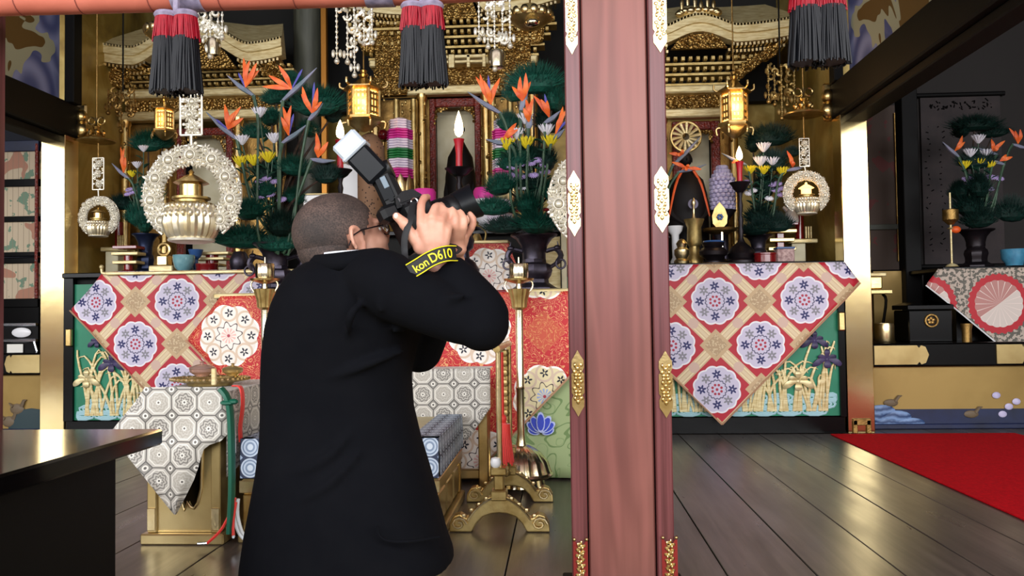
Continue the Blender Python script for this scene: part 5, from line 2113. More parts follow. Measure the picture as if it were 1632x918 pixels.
obj('finial', MB().lathe([(4 * k_, g(349)), (2 * k_, g(342)), (1.6 * k_, g(328)), (3.4 * k_, g(324)), (2 * k_, g(318)), (0, g(314))], 12, c), GOLD_PALE, t)
obj('lid_disc', MB().lathe([(8 * k_, -.006), (8 * k_, .006)], 18, (0, 0, 0), T3(c + V((0, .03, g(324)))) @ RX(pi / 2)), BRONZE, t)
# white bowl and brass jar beside it
turned('white_bowl', 'white glazed bowl left of the gilt incense burner', 'bowl', 1077, 6.8, zA, [(8, 421), (8, 414), (5, 408), (6, 372), (11, 366), (13, 358), (12, 358), (0, 364)], WHITEP)
turned('brass_jar', 'stacked brass jar left of the gilt incense burner', 'jar', 1087, 6.62, zA, [(12, 421), (13, 416), (9, 412), (12, 405), (12, 398), (7, 394), (9, 388), (5, 382), (0, 380)], GOLD_PALE)
# leaf shaped gilt halo with blue flower on a carved stand
t = thing('leaf_mirror', 'leaf shaped gilt plaque with a blue flower on the right part of the altar', 'ornament', V((P(1148, 400, 6.78).x, 6.78, zA)))
c = t.location.copy()
gz = lambda y: P(1148, y, 6.78).z - P(1148, 420, 6.78).z + zA
k_ = 6.78 / F_PX
pts = [(0, gz(320))] + [(x * k_, gz(y)) for x, y in ((8, 330), (12, 342), (11, 354), (5, 361))] + [(0, gz(362))] + [(-x * k_, gz(y)) for x, y in ((5, 361), (11, 354), (12, 342), (8, 330))]
obj('plaque', MB().prism(pts, .02, T3((c.x, 6.77, 0))), GOLD_BRONZE, t)
fb = MB()
for k in range(6):
    fb.ball((c.x + .016 * cos(k * pi / 3), 6.755, gz(344) + .016 * sin(k * pi / 3)), (.011, .008, .011), 6, 4)
obj('blue_flower', fb, BLUEW, t, kind='stuff')
obj('tray', MB().lathe([(.05, gz(372) - zA), (.13, gz(366) - zA), (.14, gz(362) - zA), (0, gz(363) - zA)], 20, c), GOLD_OLD, t)
obj('stem', MB().lathe([(.1, 0), (.1, .02), (.035, .05), (.03, gz(385) - zA), (.05, gz(372) - zA)], 16, c), BRONZE, t)
obj('drop_bar', MB().box((c.x, 6.7, (gz(366) + gz(405)) / 2), (.012, .012, gz(366) - gz(405))), SILVER, t)
# tiered gilt stand with white figure, brocade box, at right end
t = thing('tiered_stand', 'red and gilt tiered stand at the right end of the altar', 'stand', V((P(1243, 400, 6.94).x, 6.94, zA)))
c = t.location.copy()
gz = lambda y: P(1243, y, 6.94).z - P(1243, 419, 6.94).z + zA
obj('stem', MB().box((c.x, 6.94, (zA + gz(356)) / 2), (.06, .06, gz(356) - zA), bev=.006), REDLAC, t)
for y, w in ((394, .22), (380, .2), (366, .24)):
    obj('tier', MB().box((c.x, 6.94, gz(y)), (w, .16, .03), bev=.005), GOLD_LACQ, t)
obj('tier_top', MB().box((c.x, 6.94, gz(355)), (.26, .18, .022), bev=.005), REDLAC, t)
t2 = thing('white_figure', 'small white porcelain figure on the tiered stand', 'figurine', V((P(1262, 350, 6.94).x, 6.94, gz(355) + .012)))
c2 = t2.location.copy()
fgm = MB()
fgm.lathe([(.05, 0), (.055, .02), (.05, .08), (.036, .12), (.018, .14)], 16, c2)
fgm.ball(c2 + V((-.022, -.01, .155)), (.032, .03, .034), 10, 6)
fgm.tube([c2 + V((-.045, -.03, .1)), c2 + V((-.075, -.03, .13))], [.018, .012], 6)
obj('body', fgm, WHITEP, t2)
bx = V((P(1250, 408, 6.56).x, 6.56, zA))
o = obj('brocade_box', MB().box(bx + V((0, 0, .05)), (.13, .1, .1), bev=.006), mat('pink_brocade', rough=.6, fn=vary('#c9a9a2', '#8f6a68', 40)))
tag(rebase(o), 'small pink brocade box behind the crimson round box', 'box')
obj('blue_lid', MB().box((0, 0, .107), (.14, .11, .014), bev=.004), BLUEW, o, local=True)
# gilt ledge at the far right end, and at the far left end
for px, py, lab in ((1276, 385, 'cream gilt ledge with red post beside the right gold pillar'), (188, 398, 'cream gilt ledge with red post at the far left of the altar')):
    Yl = 7.1
    c = P(px, py, Yl)
    t = thing('gilt_ledge', lab, 'stand', V((c.x, Yl, zA)))
    obj('shelf', MB().box((c.x, Yl, c.z), (.24, .14, .035), bev=.006), CREAM_GOLD, t)
    obj('foot', MB().box((c.x - .03, Yl, (zA + c.z - .02) / 2), (.11, .1, c.z - .018 - zA), bev=.005), CREAM, t)
    obj('red_post', MB().lathe([(.035, c.z + .018 - zA), (.035, c.z + .24 - zA)], 14, (c.x, Yl + .02, zA)), REDLAC, t)
    for k in range(3):
        obj('gilt_slat', MB().box((c.x + .03 + k * .02, Yl - .05, c.z + .07), (.013, .02, .1), bev=.003), CREAM_GOLD, t)
# left altar clutter
t = thing('takatsuki_stand', 'red and gilt offering stand left of the slim blue vase', 'stand', V((P(205, 400, 6.62).x, 6.62, zA)))
c = t.location.copy()
gz = lambda y: P(205, y, 6.62).z - P(205, 429, 6.62).z + zA
obj('stem', MB().lathe([(.07, 0), (.07, .015), (.035, .03), (.035, gz(395) - zA)], 16, c), REDLAC, t)
for y, w in ((412, .2), (398, .22), (388, .2)):
    obj('tier', MB().box((c.x, 6.62, gz(y)), (w, .14, .025), bev=.004), CREAM_GOLD if y != 388 else REDLAC, t)
t = thing('gilt_wheel_stand', 'gilt wheel shaped ornament between the blue vase and the celadon bowl', 'ornament', V((P(262, 400, 6.7).x, 6.7, zA)))
c = t.location.copy()
gz = lambda y: P(262, y, 6.7).z - P(262, 430, 6.7).z + zA
obj('wheel', MB().torus((0, 0, 0), .045, .016, 20, 7, T3((c.x, 6.7, gz(392))) @ RX(pi / 2)), GOLD, t)
obj('base', MB().box((c.x, 6.7, (zA + gz(418)) / 2), (.2, .14, gz(418) - zA), bev=.008), CREAM_GOLD, t)
obj('neck', MB().box((c.x, 6.7, (gz(402) + gz(418)) / 2), (.09, .09, gz(402) - gz(418)), bev=.008), GOLD, t)
t = thing('gilt_trays', 'stack of small gilt trays right of the celadon bowl', 'tray', V((P(338, 400, 6.85).x, 6.85, zA)))
c = t.location.copy()
obj('stem', MB().lathe([(.09, 0), (.05, .03), (.05, .16)], 16, c), REDLAC, t)
for k, z in enumerate((.07, .12, .165)):
    obj('tray', MB().box(c + V((.04 * (k - 1), 0, z)), (.26, .16, .022), bev=.005), CREAM_GOLD, t)
turned('dark_jar', 'dark glazed jar behind the left bronze vase', 'jar', 382, 6.55, zA, [(12, 429), (15, 422), (16, 412), (12, 402), (9, 398), (0, 397)], BRONZE)

# iron finial / incense burner in front of the hand, on the offering table
t = thing('bronze_censer', 'tall dark bronze censer with round lid beside the right elbow', 'censer', V((P(737, 440, 4.95).x, 4.95, ZT + .001)))
c = t.location.copy()
gz = lambda y: P(737, y, 4.95).z - ZT
k_ = 4.95 / F_PX
obj('bowl', MB().lathe([(26 * k_, 0), (26 * k_, gz(456)), (15 * k_, gz(450)), (26 * k_, gz(440)), (28 * k_, gz(430)), (20 * k_, gz(418)), (12 * k_, gz(412)), (11 * k_, gz(402))], 20, c), BRONZE, t)
obj('lid', MB().lathe([(11 * k_, gz(402)), (18 * k_, gz(396)), (20 * k_, gz(384)), (16 * k_, gz(373)), (6 * k_, gz(368)), (0, gz(367))], 20, c), BRONZE, t)
# little brocade covered stand with brass bell
t = thing('incense_stand', 'small table under red and white brocade behind the right elbow', 'table', V((P(782, 440, 5.28).x, 5.28, ZT + .001)))
c = t.location.copy()
zt3 = P(782, 385, 5.28).z
obj('table_top', MB().box((c.x, 5.28, zt3 - .01), (.24, .2, .02), bev=.004), CREAM_GOLD, t)
for sx in (-.1, .1):
    obj('leg', MB().box((c.x + sx, 5.32, (ZT + zt3 - .02) / 2 + .0005), (.02, .02, zt3 - .022 - ZT), bev=.003), REDLAC, t)
def cpos(u, v):
    z = lerp(zt3 - .022, ZT + .012, v)
    hw = lerp(.12, .2, min(1, v * 1.3)) if v < .77 else lerp(.2, .2, v)
    return V((c.x + (u * 2 - 1) * hw, 5.17 - .006 * sin(u * 9) * v, z))
cb = MB().surf(cpos, 16, 10, uvfn=lambda u, v: (lambda p: (p.x - c.x + .3536, (p.z - ZT - .1) * 1.0))(cpos(u, v)))
o = obj('brocade_cover', cb, CLOTH_FLOWER, t, sharp=None)
t = thing('brass_bell', 'small brass bell with arched handle on the brocade covered stand', 'bell', V((P(760, 380, 5.26).x, 5.26, zt3 + .001)))
c = t.location.copy()
obj('bell_body', MB().lathe([(.035, 0), (.033, .012), (.026, .03), (.02, .045), (0, .05)], 16, c), GOLD_BRONZE, t)
obj('handle', MB().tube(bez([c + V((-.05, 0, .0)), c + V((-.055, 0, .06)), c + V((0, 0, .1)), c + V((.055, 0, .06)), c + V((.05, 0, 0))], 14), .006, 6), GOLD_BRONZE, t)
obj('handle_knob', MB().ball(c + V((0, 0, .11)), (.012, .012, .018), 8, 5), GOLD, t)
# white glowing tiles behind the head: cream altar steps on the long altar
for a, b_, y0, y1, lab in ((486, 524, 312, 420, 'cream gilded box low behind the photographer head'), (548, 590, 262, 420, 'tall pale box behind the camera flash')):
    x0, x1 = P(a, 400, 7.0).x, P(b_, 400, 7.0).x
    zt4 = P(a, y0, 7.0).z
    t = thing('pale_box', lab, 'box', V(((x0 + x1) / 2, 7.02, zA)))
    obj('box_body', MB().box(((x0 + x1) / 2, 7.02, (zA + zt4) / 2), (x1 - x0, .12, zt4 - zA), bev=.006), WHITEP, t)
    obj('box_lid', MB().box(((x0 + x1) / 2, 7.02, zt4 + .006), (x1 - x0 + .02, .14, .012), bev=.003), CREAM_GOLD, t)

# ================================================================== FRONT FURNITURE
# black lacquered desk in the near left corner, standing on the lower hall floor
cf = P(260, 683, 2.3)
ZD = cf.z
nr = PZ(0, 752, ZD)
t = thing('lacquer_desk', 'glossy black lacquered desk in the near left corner', 'desk', (cf.x - .5, 1.9, -.42))
obj('desk_top', MB().box((cf.x - .5, 1.75, ZD - .022), (1.0, 1.1, .044), bev=.006), LACQ_DESK, t)
bx1 = P(184, 800, 2.24).x
obj('desk_body', MB().box((bx1 - .4, 1.74, (ZD - .045 - .42) / 2), (.8, 1.0, ZD - .045 + .42)), BLACKW, t)
obj('plinth', MB().box((bx1 - .4, 1.74, -.39), (.84, 1.04, .05), bev=.006), LACQ, t)

# red carpet runner
ca, cb_ = PZ(1312, 687, .006), PZ(1592, 684, .006)
ca.y = min(ca.y, 6.4)
cm_ = MB().box(((ca.x + cb_.x) / 2, (ca.y + 2.76) / 2, .005), (cb_.x - ca.x, ca.y - 2.76, .009), bev=.003)
tag(rebase(obj('carpet_runner', cm_, CARPET)), 'bright red carpet runner on the right side of the dark floor', 'carpet')

# ---- left side desk with grey brocade
YD = PZ(290, 867, 0).y
s = YD / F_PX
dx0, dx1 = P(234, 800, YD).x, P(351, 800, YD).x
zt5 = P(290, 626, YD).z
t = thing('side_desk', 'small gilt side desk with arched panel, left of the photographer', 'desk', ((dx0 + dx1) / 2, YD + .3, 0))
obj('base_board', MB().box(((dx0 + dx1) / 2, YD + .32, .022), (dx1 - dx0 + .04, .68, .044), bev=.006), GOLD_LACQ, t)
obj('top_board', MB().box(((dx0 + dx1) / 2, YD + .32, zt5 - .016), (dx1 - dx0 + .05, .7, .03), bev=.005), GOLD_LACQ, t)
for x in (dx0 + .02, dx1 - .02):
    for y in (YD + .02, YD + .62):
        obj('leg', MB().box((x, y, (zt5 - .03 + .044) / 2), (.04, .04, zt5 - .076), bev=.004), GOLD_LACQ, t)
# front board with the cusped opening (ring of quads between outline and opening)
zA0, zA1 = .046, zt5 - .034
ox0, ox1 = dx0 + .04, dx1 - .04
mx = (ox0 + ox1) / 2
hwid = (ox1 - ox0) / 2
oh = [(-.62, .95), (-.66, .6), (-.62, .33), (-.5, .22), (-.36, .18), (-.22, .19), (-.12, .23), (0, .165), (.12, .23), (.22, .19), (.36, .18), (.5, .22), (.62, .33), (.66, .6), (.62, .95)]
inner = [(mx + a * hwid, lerp(zA0, zA1, b)) for a, b in oh]
outer = []
for a, b in oh:
    if b > .9:
        outer.append((mx + (hwid if a > 0 else -hwid), zA1))
    elif b > .3:
        outer.append((mx + (hwid if a > 0 else -hwid), lerp(zA0, zA1, b * .95)))
    else:
        outer.append((mx + a / .5 * hwid if abs(a) < .5 else mx + (hwid if a > 0 else -hwid), zA0))
fb = MB()
for yy, flip in ((YD + .012, False), (YD + .028, True)):
    o = len(fb.v)
    fb.v += [V((x, yy, z)) for x, z in outer] + [V((x, yy, z)) for x, z in inner]
    n = len(outer)
    for i in range(n - 1):
        q = (o + i, o + i + 1, o + n + i + 1, o + n + i)
        fb.f.append(q[::-1] if flip else q)
        fb.mi.append(0)
obj('front_panel', fb, GOLD_LACQ, t, smooth=False)
obj('opening_bead', MB().tube([V((x, YD + .01, z)) for x, z in inner], .006, 6), GOLD_PALE, t)
for x in (dx1 - .012, dx0 + .012):
    obj('side_panel', MB().box((x, YD + .32, (zA0 + zA1) / 2), (.014, .56, zA1 - zA0)), GOLD_LACQ, t)
obj('back_panel', MB().box((mx, YD + .6, (zA0 + zA1) / 2), (ox1 - ox0, .012, zA1 - zA0)), BLACKW, t)
for x in (dx0 + .02, dx1 - .02):
    obj('foot_fitting', MB().box((x, YD - .003, .1), (.034, .006, .09), bev=.002), GOLD_PALE, t)

# the brocade over it, one corner hanging in front, one side down the right flank
rows = [(617, 231, 354), (640, 216, 360), (660, 199, 362), (680, 183, 362), (692, 174, 361), (703, 184, 352), (709, 189, 334), (716, 194, 325), (730, 205, 320), (745, 217, 316), (765, 233, 309), (785, 249, 299), (803, 263, 290), (820, 277, 281)]


def dcloth(u, v):
    f = v * (len(rows) - 1)
    k = min(int(f), len(rows) - 2)
    q = f - k
    y = lerp(rows[k][0], rows[k + 1][0], q)
    a, b = lerp(rows[k][1], rows[k + 1][1], q), lerp(rows[k][2], rows[k + 1][2], q)
    x = lerp(a, b, u)
    Yq = YD - .042 - .012 * sin(u * 8 + v * 3) * min(1, v * 3) - .012 * v
    p = P(x, y, Yq)
    ex = p.x - (dx1 + .025)
    if ex > 0:
        p.y += ex * .8
    return p


t_cl = thing('desk_cloth', 'grey octagon brocade cloth over the small side desk, corner hanging in front', 'cloth', (mx, YD + .3, zt5))
d0 = dcloth(0, 0)
cm = MB().surf(dcloth, 30, 39, uvfn=lambda u, v: (lambda p: (p.x, p.z))(dcloth(u, v)))
o = obj('front_drape', cm, CLOTH_GREY, t_cl, sharp=None)
# top and right flank
fx = dx1 + .032


def flank(u, v):
    y = lerp(YD - .015, YD + .68, u)
    z = lerp(zt5 + .004, zt5 - .34 + .03 * sin(u * 6), v)
    return V((fx + .008 * sin(u * 14) * v, y, z))


obj('right_drape', MB().surf(flank, 24, 10, uvfn=lambda u, v: (lambda p: (p.y + .03, p.z))(flank(u, v))), CLOTH_GREY, t_cl, sharp=None)
obj('top_cover', MB().surf(lambda u, v: V((lerp(dx0 - .03, fx, u), lerp(YD - .042, YD + .68, v), zt5 + .003)), 4, 4,
    uvfn=lambda u, v: (lerp(dx0, fx, u), lerp(0, .7, v))), CLOTH_GREY, t_cl, sharp=None)

# tray with lidded bowls
ct = PZ(335, 612, zt5 + .012)
t = thing('offering_tray', 'oval gilt openwork tray on the small side desk', 'tray', (ct.x, ct.y, zt5 + .005))
R_ = 64 * ct.y / F_PX
sv = SCL(1, .72, 1)
tr = MB().lathe([(R_ * .55, 0), (R_ * .6, .012), (R_ * .92, .022), (R_, .036), (R_ * .97, .038), (R_ * .88, .028), (0, .02)], 36, (0, 0, 0), T3((ct.x, ct.y, zt5 + .006)) @ sv, rib=.02, ribn=12)
obj('tray_body', tr, GOLD_LACQ, t)
rm = MB()
for k in range(40):
    a = 2 * pi * k / 40
    rm.ball((ct.x + R_ * .96 * cos(a), ct.y + R_ * .7 * sin(a), zt5 + .036), (.011, .011, .008), 6, 4)
obj('rim_relief', rm, GOLD_PALE, t, kind='stuff')


def lidded_bowl(px, py, y_top, wpx, m, label, dyy):
    c = PZ(px, py, zt5 + .03)
    c.z += .012
    c.y += dyy
    W = wpx * c.y / F_PX / 2
    H = W * 1.25
    t = thing('lidded_bowl', label, 'bowl', c)
    obj('bowl', MB().lathe([(W * .5, 0), (W * .55, H * .08), (W * .95, H * .3), (W, H * .5), (W * .96, H * .52)], 22, c), m, t)
    obj('lid', MB().lathe([(W * 1.03, H * .52), (W * .95, H * .62), (W * .5, H * .74), (W * .15, H * .8), (W * .12, H * .86), (W * .2, H * .95), (0, H)], 22, c), m, t)


lidded_bowl(322, 604, 577, 40, mat('rosy_copper', '#c09a8c', .25, .5), 'rosy metal lidded bowl on the gilt tray, the larger one', 0)
lidded_bowl(371, 603, 583, 33, GOLD_LACQ, 'gilt lidded bowl on the right of the gilt tray', 0)
c = PZ(341, 612, zt5 + .03)
tag(rebase(obj('wooden_tally', MB().box(c + V((0, 0, .03)), (.02, .015, .07), bev=.003), CREAM_GOLD)), 'small upright gilt tally between the two lidded bowls', 'tally')

# cords on the flank
t = thing('green_cord', 'dark green silk cord hanging at the right corner of the side desk', 'cord', (fx + .03, YD + .03, .05))
pts = [P(352, 620, YD - .075), P(362, 634, YD - .08), P(367, 660, YD - .075), P(369, 720, YD - .07), P(369, 790, YD - .07), P(366, 850, YD - .07)]
obj('cord_length', MB().tube(bez(pts, 20), .021, 7, flat=.6), GREENCORD, t)
k = MB()
k.ball(P(362, 642, YD - .085), (.03, .02, .012), 8, 5)
k.ball(P(372, 640, YD - .085), (.02, .015, .012), 8, 5)
obj('knot', k, GREENCORD, t)
obj('white_strand', MB().tube(bez([P(356, 624, YD - .02), P(368, 640, YD - .015), P(373, 690, YD - .01), P(374, 722, YD - .01)], 12), .006, 6), WHITECORD, t)
t = thing('red_ribbon', 'red silk ribbon hanging from the gilt tray beside the green cord', 'ribbon', P(384, 705, YD + .12))
rp = [P(372, 615, YD + .1), P(384, 618, YD + .09), P(387, 645, YD + .09), P(383, 680, YD + .09), P(384, 704, YD + .09)]
obj('ribbon_length', MB().tube(bez(rp, 14), .014, 7, flat=.35), REDCORD, t)
t = thing('trailing_cords', 'thin red cords with metal tips trailing on the floor by the side desk', 'cord', PZ(350, 868, .004))
for a in ([(375, 793), (368, 815), (352, 845), (330, 866)], [(376, 800), (372, 830), (372, 855)]):
    pts = [P(x, y, YD - .06 - .01 * i) for i, (x, y) in enumerate(a)]
    for p in pts:
        p.z = max(p.z, .008)
    obj('cord_strand', MB().tube(bez(pts, 14), .006, 6), REDCORD, t)
    d = (pts[-1] - pts[-2]).normalized()
    obj('metal_tip', MB().tube([pts[-1], pts[-1] + V((d.x, d.y, 0)) * .05], [.007, .006], 8), CHROME, t)
t = thing('cord_pair', 'pair of white cords hanging beside the raised seat platform', 'cord', PZ(384, 862, .01))
for k in (0, 6):
    pts = [P(374 + k, 795, YD - .03), P(373 + k, 820, YD - .03), P(380 + k, 848, YD - .03), P(392 + k, 862, YD - .03)]
    obj('cord_strand', MB().tube(bez(pts, 12), .0065, 6), WHITECORD, t)

# ---- raised seat platform
YR = YD + .02
rx0, rx1 = fx + .045, -.5
RYB = YR + .82
zr = P(382, 701, YR).z
zm = P(382, 762, YR).z
t = thing('seat_platform', 'gilt seat platform topped with a blue edged straw mat, behind the photographer', 'platform', ((rx0 + rx1) / 2, (YR + RYB) / 2, 0))
cxr, cyr = (rx0 + rx1) / 2, (YR + RYB) / 2
obj('base_board', MB().box((cxr, cyr, .022), (rx1 - rx0 + .02, RYB - YR + .02, .044), bev=.006), GOLD_LACQ, t)
obj('top_rail', MB().box((cxr, cyr, zm - .035), (rx1 - rx0, RYB - YR, .06), bev=.008), GOLD_LACQ, t)
for x in (rx0 + .04, rx1 - .04):
    for y in (YR + .04, RYB - .04):
        obj('leg', MB().box((x, y, (zm - .066 + .044) / 2), (.07, .07, zm - .112), bev=.006), GOLD, t)
for n_ in range(3):
    y = YR + .17 + n_ * .24
    obj('side_panel', MB().box((rx1 - .02, y, (zm - .066 + .044) / 2), (.02, .2, zm - .13), bev=.008), GOLD_LACQ, t)
for n_ in range(3):
    x = rx0 + .17 + n_ * (rx1 - rx0 - .34) / 2
    obj('front_panel', MB().box((x, YR + .02, (zm - .066 + .044) / 2), (.2, .02, zm - .13), bev=.008), GOLD_LACQ, t)
obj('inner_box', MB().box((cxr, cyr, (zm - .066 + .044) / 2), (rx1 - rx0 - .1, RYB - YR - .1, zm - .112)), BLACKW, t)
cp = MB()
for x in (rx0 + .04, rx1 - .04):
    cp.box((x, YR - .004, zm - .035), (.09, .006, .05), bev=.003)
obj('corner_fitting', cp, GOLD_PALE, t, kind='stuff')
mt = MB().box((cxr, cyr, (zm + zr) / 2 - .002), (rx1 - rx0 - .008, RYB - YR - .01, zr - zm - .008), bev=.01)
obj('mat', mt, STRAW, t)


def edging(p0, p1, out, z0, z1, top_in):
    m = MB()
    d = (p1 - p0)

    def f(u, v):
        b = p0 + d * u
        if v < .5:
            return V((b.x + out.x * .004, b.y + out.y * .004, lerp(z0, z1 + .003, v * 2)))
        w = (v - .5) * 2 * top_in
        return V((b.x - out.x * w, b.y - out.y * w, z1 + .004))
    m.surf(f, 10, 4, uvfn=lambda u, v: (d.length * u, v * 2 * (z1 - z0)))
    return m


obj('mat_edging', edging(V((rx0, YR, 0)), V((rx1, YR, 0)), V((0, -1, 0)), zm, zr, .05), MAT_EDGE, t, smooth=False)
obj('mat_edging', edging(V((rx1, YR, 0)), V((rx1, RYB, 0)), V((1, 0, 0)), zm, zr, .12), MAT_EDGE, t, smooth=False)
obj('mat_edging', edging(V((rx0, RYB, 0)), V((rx0, YR, 0)), V((-1, 0, 0)), zm, zr, .05), MAT_EDGE, t, smooth=False)

# ---- front desk under grey brocade, beyond the platform
YM = RYB + .06
mz = P(720, 588, YM).z
mx1 = P(778, 600, YM).x
mx0 = 2 * (-.92) - mx1
mx0 = max(mx0, fx + .06)
t = thing('prayer_desk', 'gilt prayer desk beyond the seat platform, right of the photographer', 'desk', ((mx0 + mx1) / 2, YM + .2, 0))
obj('top_board', MB().box(((mx0 + mx1) / 2, YM + .08, mz - .018), (mx1 - mx0, .16, .032), bev=.005), GOLD_LACQ, t)
for x in (mx0 + .03, mx1 - .03):
    for y in (YM + .03, YM + .13):
        obj('leg', MB().box((x, y, (mz - .034) / 2), (.05, .05, mz - .036), bev=.005), GOLD, t)
obj('stretcher', MB().box(((mx0 + mx1) / 2, YM + .08, .1), (mx1 - mx0 - .1, .04, .05), bev=.006), GOLD_LACQ, t)
obj('apron', MB().box(((mx0 + mx1) / 2, YM + .05, mz - .1), (mx1 - mx0 - .11, .02, .12), bev=.006), GOLD_LACQ, t)
hb_ = P(720, 700, YM).z


def mcl(u, v):
    x = lerp(mx0 - .02, mx1 + .012, u)
    drop = lerp(mz + .003, hb_ + (.16 * max(0, (u - .88) / .12)), v)
    return V((x, YM - .02 - .008 * sin(x * 16) * v, drop))


mm = MB().surf(mcl, 40, 14, uvfn=lambda u, v: (lambda p: (p.x + .02, p.z + .06))(mcl(u, v)))
o = obj('desk_cloth', mm, CLOTH_GREY, None, sharp=None)
o.modifiers.new('thickness', 'SOLIDIFY').thickness = .003
tag(o, 'grey octagon brocade cloth hanging in front of the prayer desk, under the elbow', 'cloth')
obj('top_fold', MB().surf(lambda u, v: V((lerp(mx0 - .02, mx1 + .012, u), lerp(YM - .02, YM + .16, v), mz + .003)), 6, 2, uvfn=lambda u, v: (u * .6, v * .3)), CLOTH_GREY, o, sharp=None)

# ---- chime stand with scrolled feet
YK, YK2 = PZ(795, 849, 0).y, PZ(850, 801, 0).y
xk, xk2 = P(795, 800, YK).x, P(812, 780, YK2).x
t = thing('chime_stand', 'gilt chime stand on two scrolled feet, right of the seat platform', 'stand', ((xk + xk2) / 2, (YK + YK2) / 2, 0))
sk = YK / F_PX
ft = [(-80, 0), (-79, 14), (-72, 26), (-62, 29), (-54, 23), (-48, 22), (-42, 32), (-34, 40), (-26, 48), (-16, 55), (0, 58)]
ft = ft + [(-x, y) for x, y in ft[:-1]][::-1] + [(44, 0), (36, 14), (26, 24), (12, 29), (0, 30), (-12, 29), (-26, 24), (-36, 14), (-44, 0)]
for (x, y) in ((xk, YK), (xk2, YK2)):
    f = obj('scrolled_foot', MB().prism([(a * sk, b * sk) for a, b in ft], .06, T3((x, y, .001))), GOLD_BRONZE, t, smooth=False)
    bv = f.modifiers.new('soft_edge', 'BEVEL')
    bv.width = .006
    bv.segments = 2
    sc = MB()
    for sg in (-1, 1):
        sc.tube([V((x + sg * 64 * sk + 13 * sk * (1 - k * .07) * cos(k * .75), y - .004, 14 * sk + 11 * sk * (1 - k * .07) * sin(k * .75))) for k in range(12)], .006, 6)
        sc.tube(bez([V((x + sg * 50 * sk, y - .003, 20 * sk)), V((x + sg * 36 * sk, y - .003, 38 * sk)), V((x + sg * 14 * sk, y - .003, 53 * sk)), V((x, y - .003, 54 * sk))], 8), .005, 5)
        for k in range(4):
            sc.ball((x + sg * (56 - k * 12) * sk, y + .004, (26 + k * 9) * sk), (.013, .008, .009), 6, 4)
    obj('scroll_relief', sc, GOLD_PALE, f, kind='stuff')
    for z0, z1, w in ((50, 66, 13), (66, 90, 8), (90, 102, 13)):
        obj('post_block', MB().box((x, y + .03, (z0 + z1) / 2 * sk), (2 * w * sk, .075 if w > 10 else .05, (z1 - z0) * sk), bev=.005), GOLD_BRONZE, t)
    obj('white_knob', MB().lathe([(.012, 102 * sk), (.021, 105 * sk), (.024, 111 * sk), (.018, 117 * sk), (0, 119 * sk)], 14, (x - .012, y + .01, 0)), WHITEP, t)
    zt6 = P(795, 556, YK).z
    obj('post', MB().lathe([(.012, 102 * sk), (.012, zt6)], 12, (x + .002, y + .045, 0)), GOLD_PALE if y == YK else GOLD_BRONZE, t)
zt6 = P(795, 556, YK).z
obj('crossbar', MB().tube([(xk, YK - .02, zt6), (xk2, YK2 + .1, zt6)], .016, 10), GOLD_BRONZE, t)
obj('rail', MB().tube([(xk, YK + .03, 80 * sk), (xk2, YK2 + .03, 80 * sk)], .014, 8), GOLD_BRONZE, t)
# carved inner post with beads
cpx = P(805, 600, YK + .28)
cb2 = MB().lathe([(.018, 80 * sk), (.018, zt6 - .014)], 10, (cpx.x, YK + .28, 0))
for k in range(13):
    cb2.ball((cpx.x, YK + .265, .2 + k * .045), (.022, .016, .018), 6, 4)
obj('carved_post', cb2, GOLD_BRONZE, t)
# red tassel cord
t = thing('red_tassel', 'red silk tassel hanging from the chime stand, right of the prayer desk', 'tassel', P(804, 735, YK + .15))
a, b_, c, d = (P(799, 600, YK + .15), P(800, 668, YK + .15), P(803, 690, YK + .15), P(806, 735, YK + .15))
obj('cord', MB().tube(bez([V((a.x, a.y, zt6 - .02)), a, b_], 12), .011, 7), REDCORD, t)
obj('knot', MB().ball(b_, (.022, .02, .026), 10, 6), REDCORD, t)
fr = MB().lathe([(.022, b_.z - .02 - d.z), (.026, (b_.z - d.z) * .5), (.032, 0)], 16, d, caps=True)
for k in range(22):
    an = 2 * pi * k / 22
    fr.tube([b_ + V((.016 * cos(an), .016 * sin(an), -.015)), c + V((.026 * cos(an), .026 * sin(an), -.01)), d + V((.034 * cos(an), .034 * sin(an), -.008 * (k % 3)))], .0045, 5)
obj('fringe', fr, REDCORD, t)


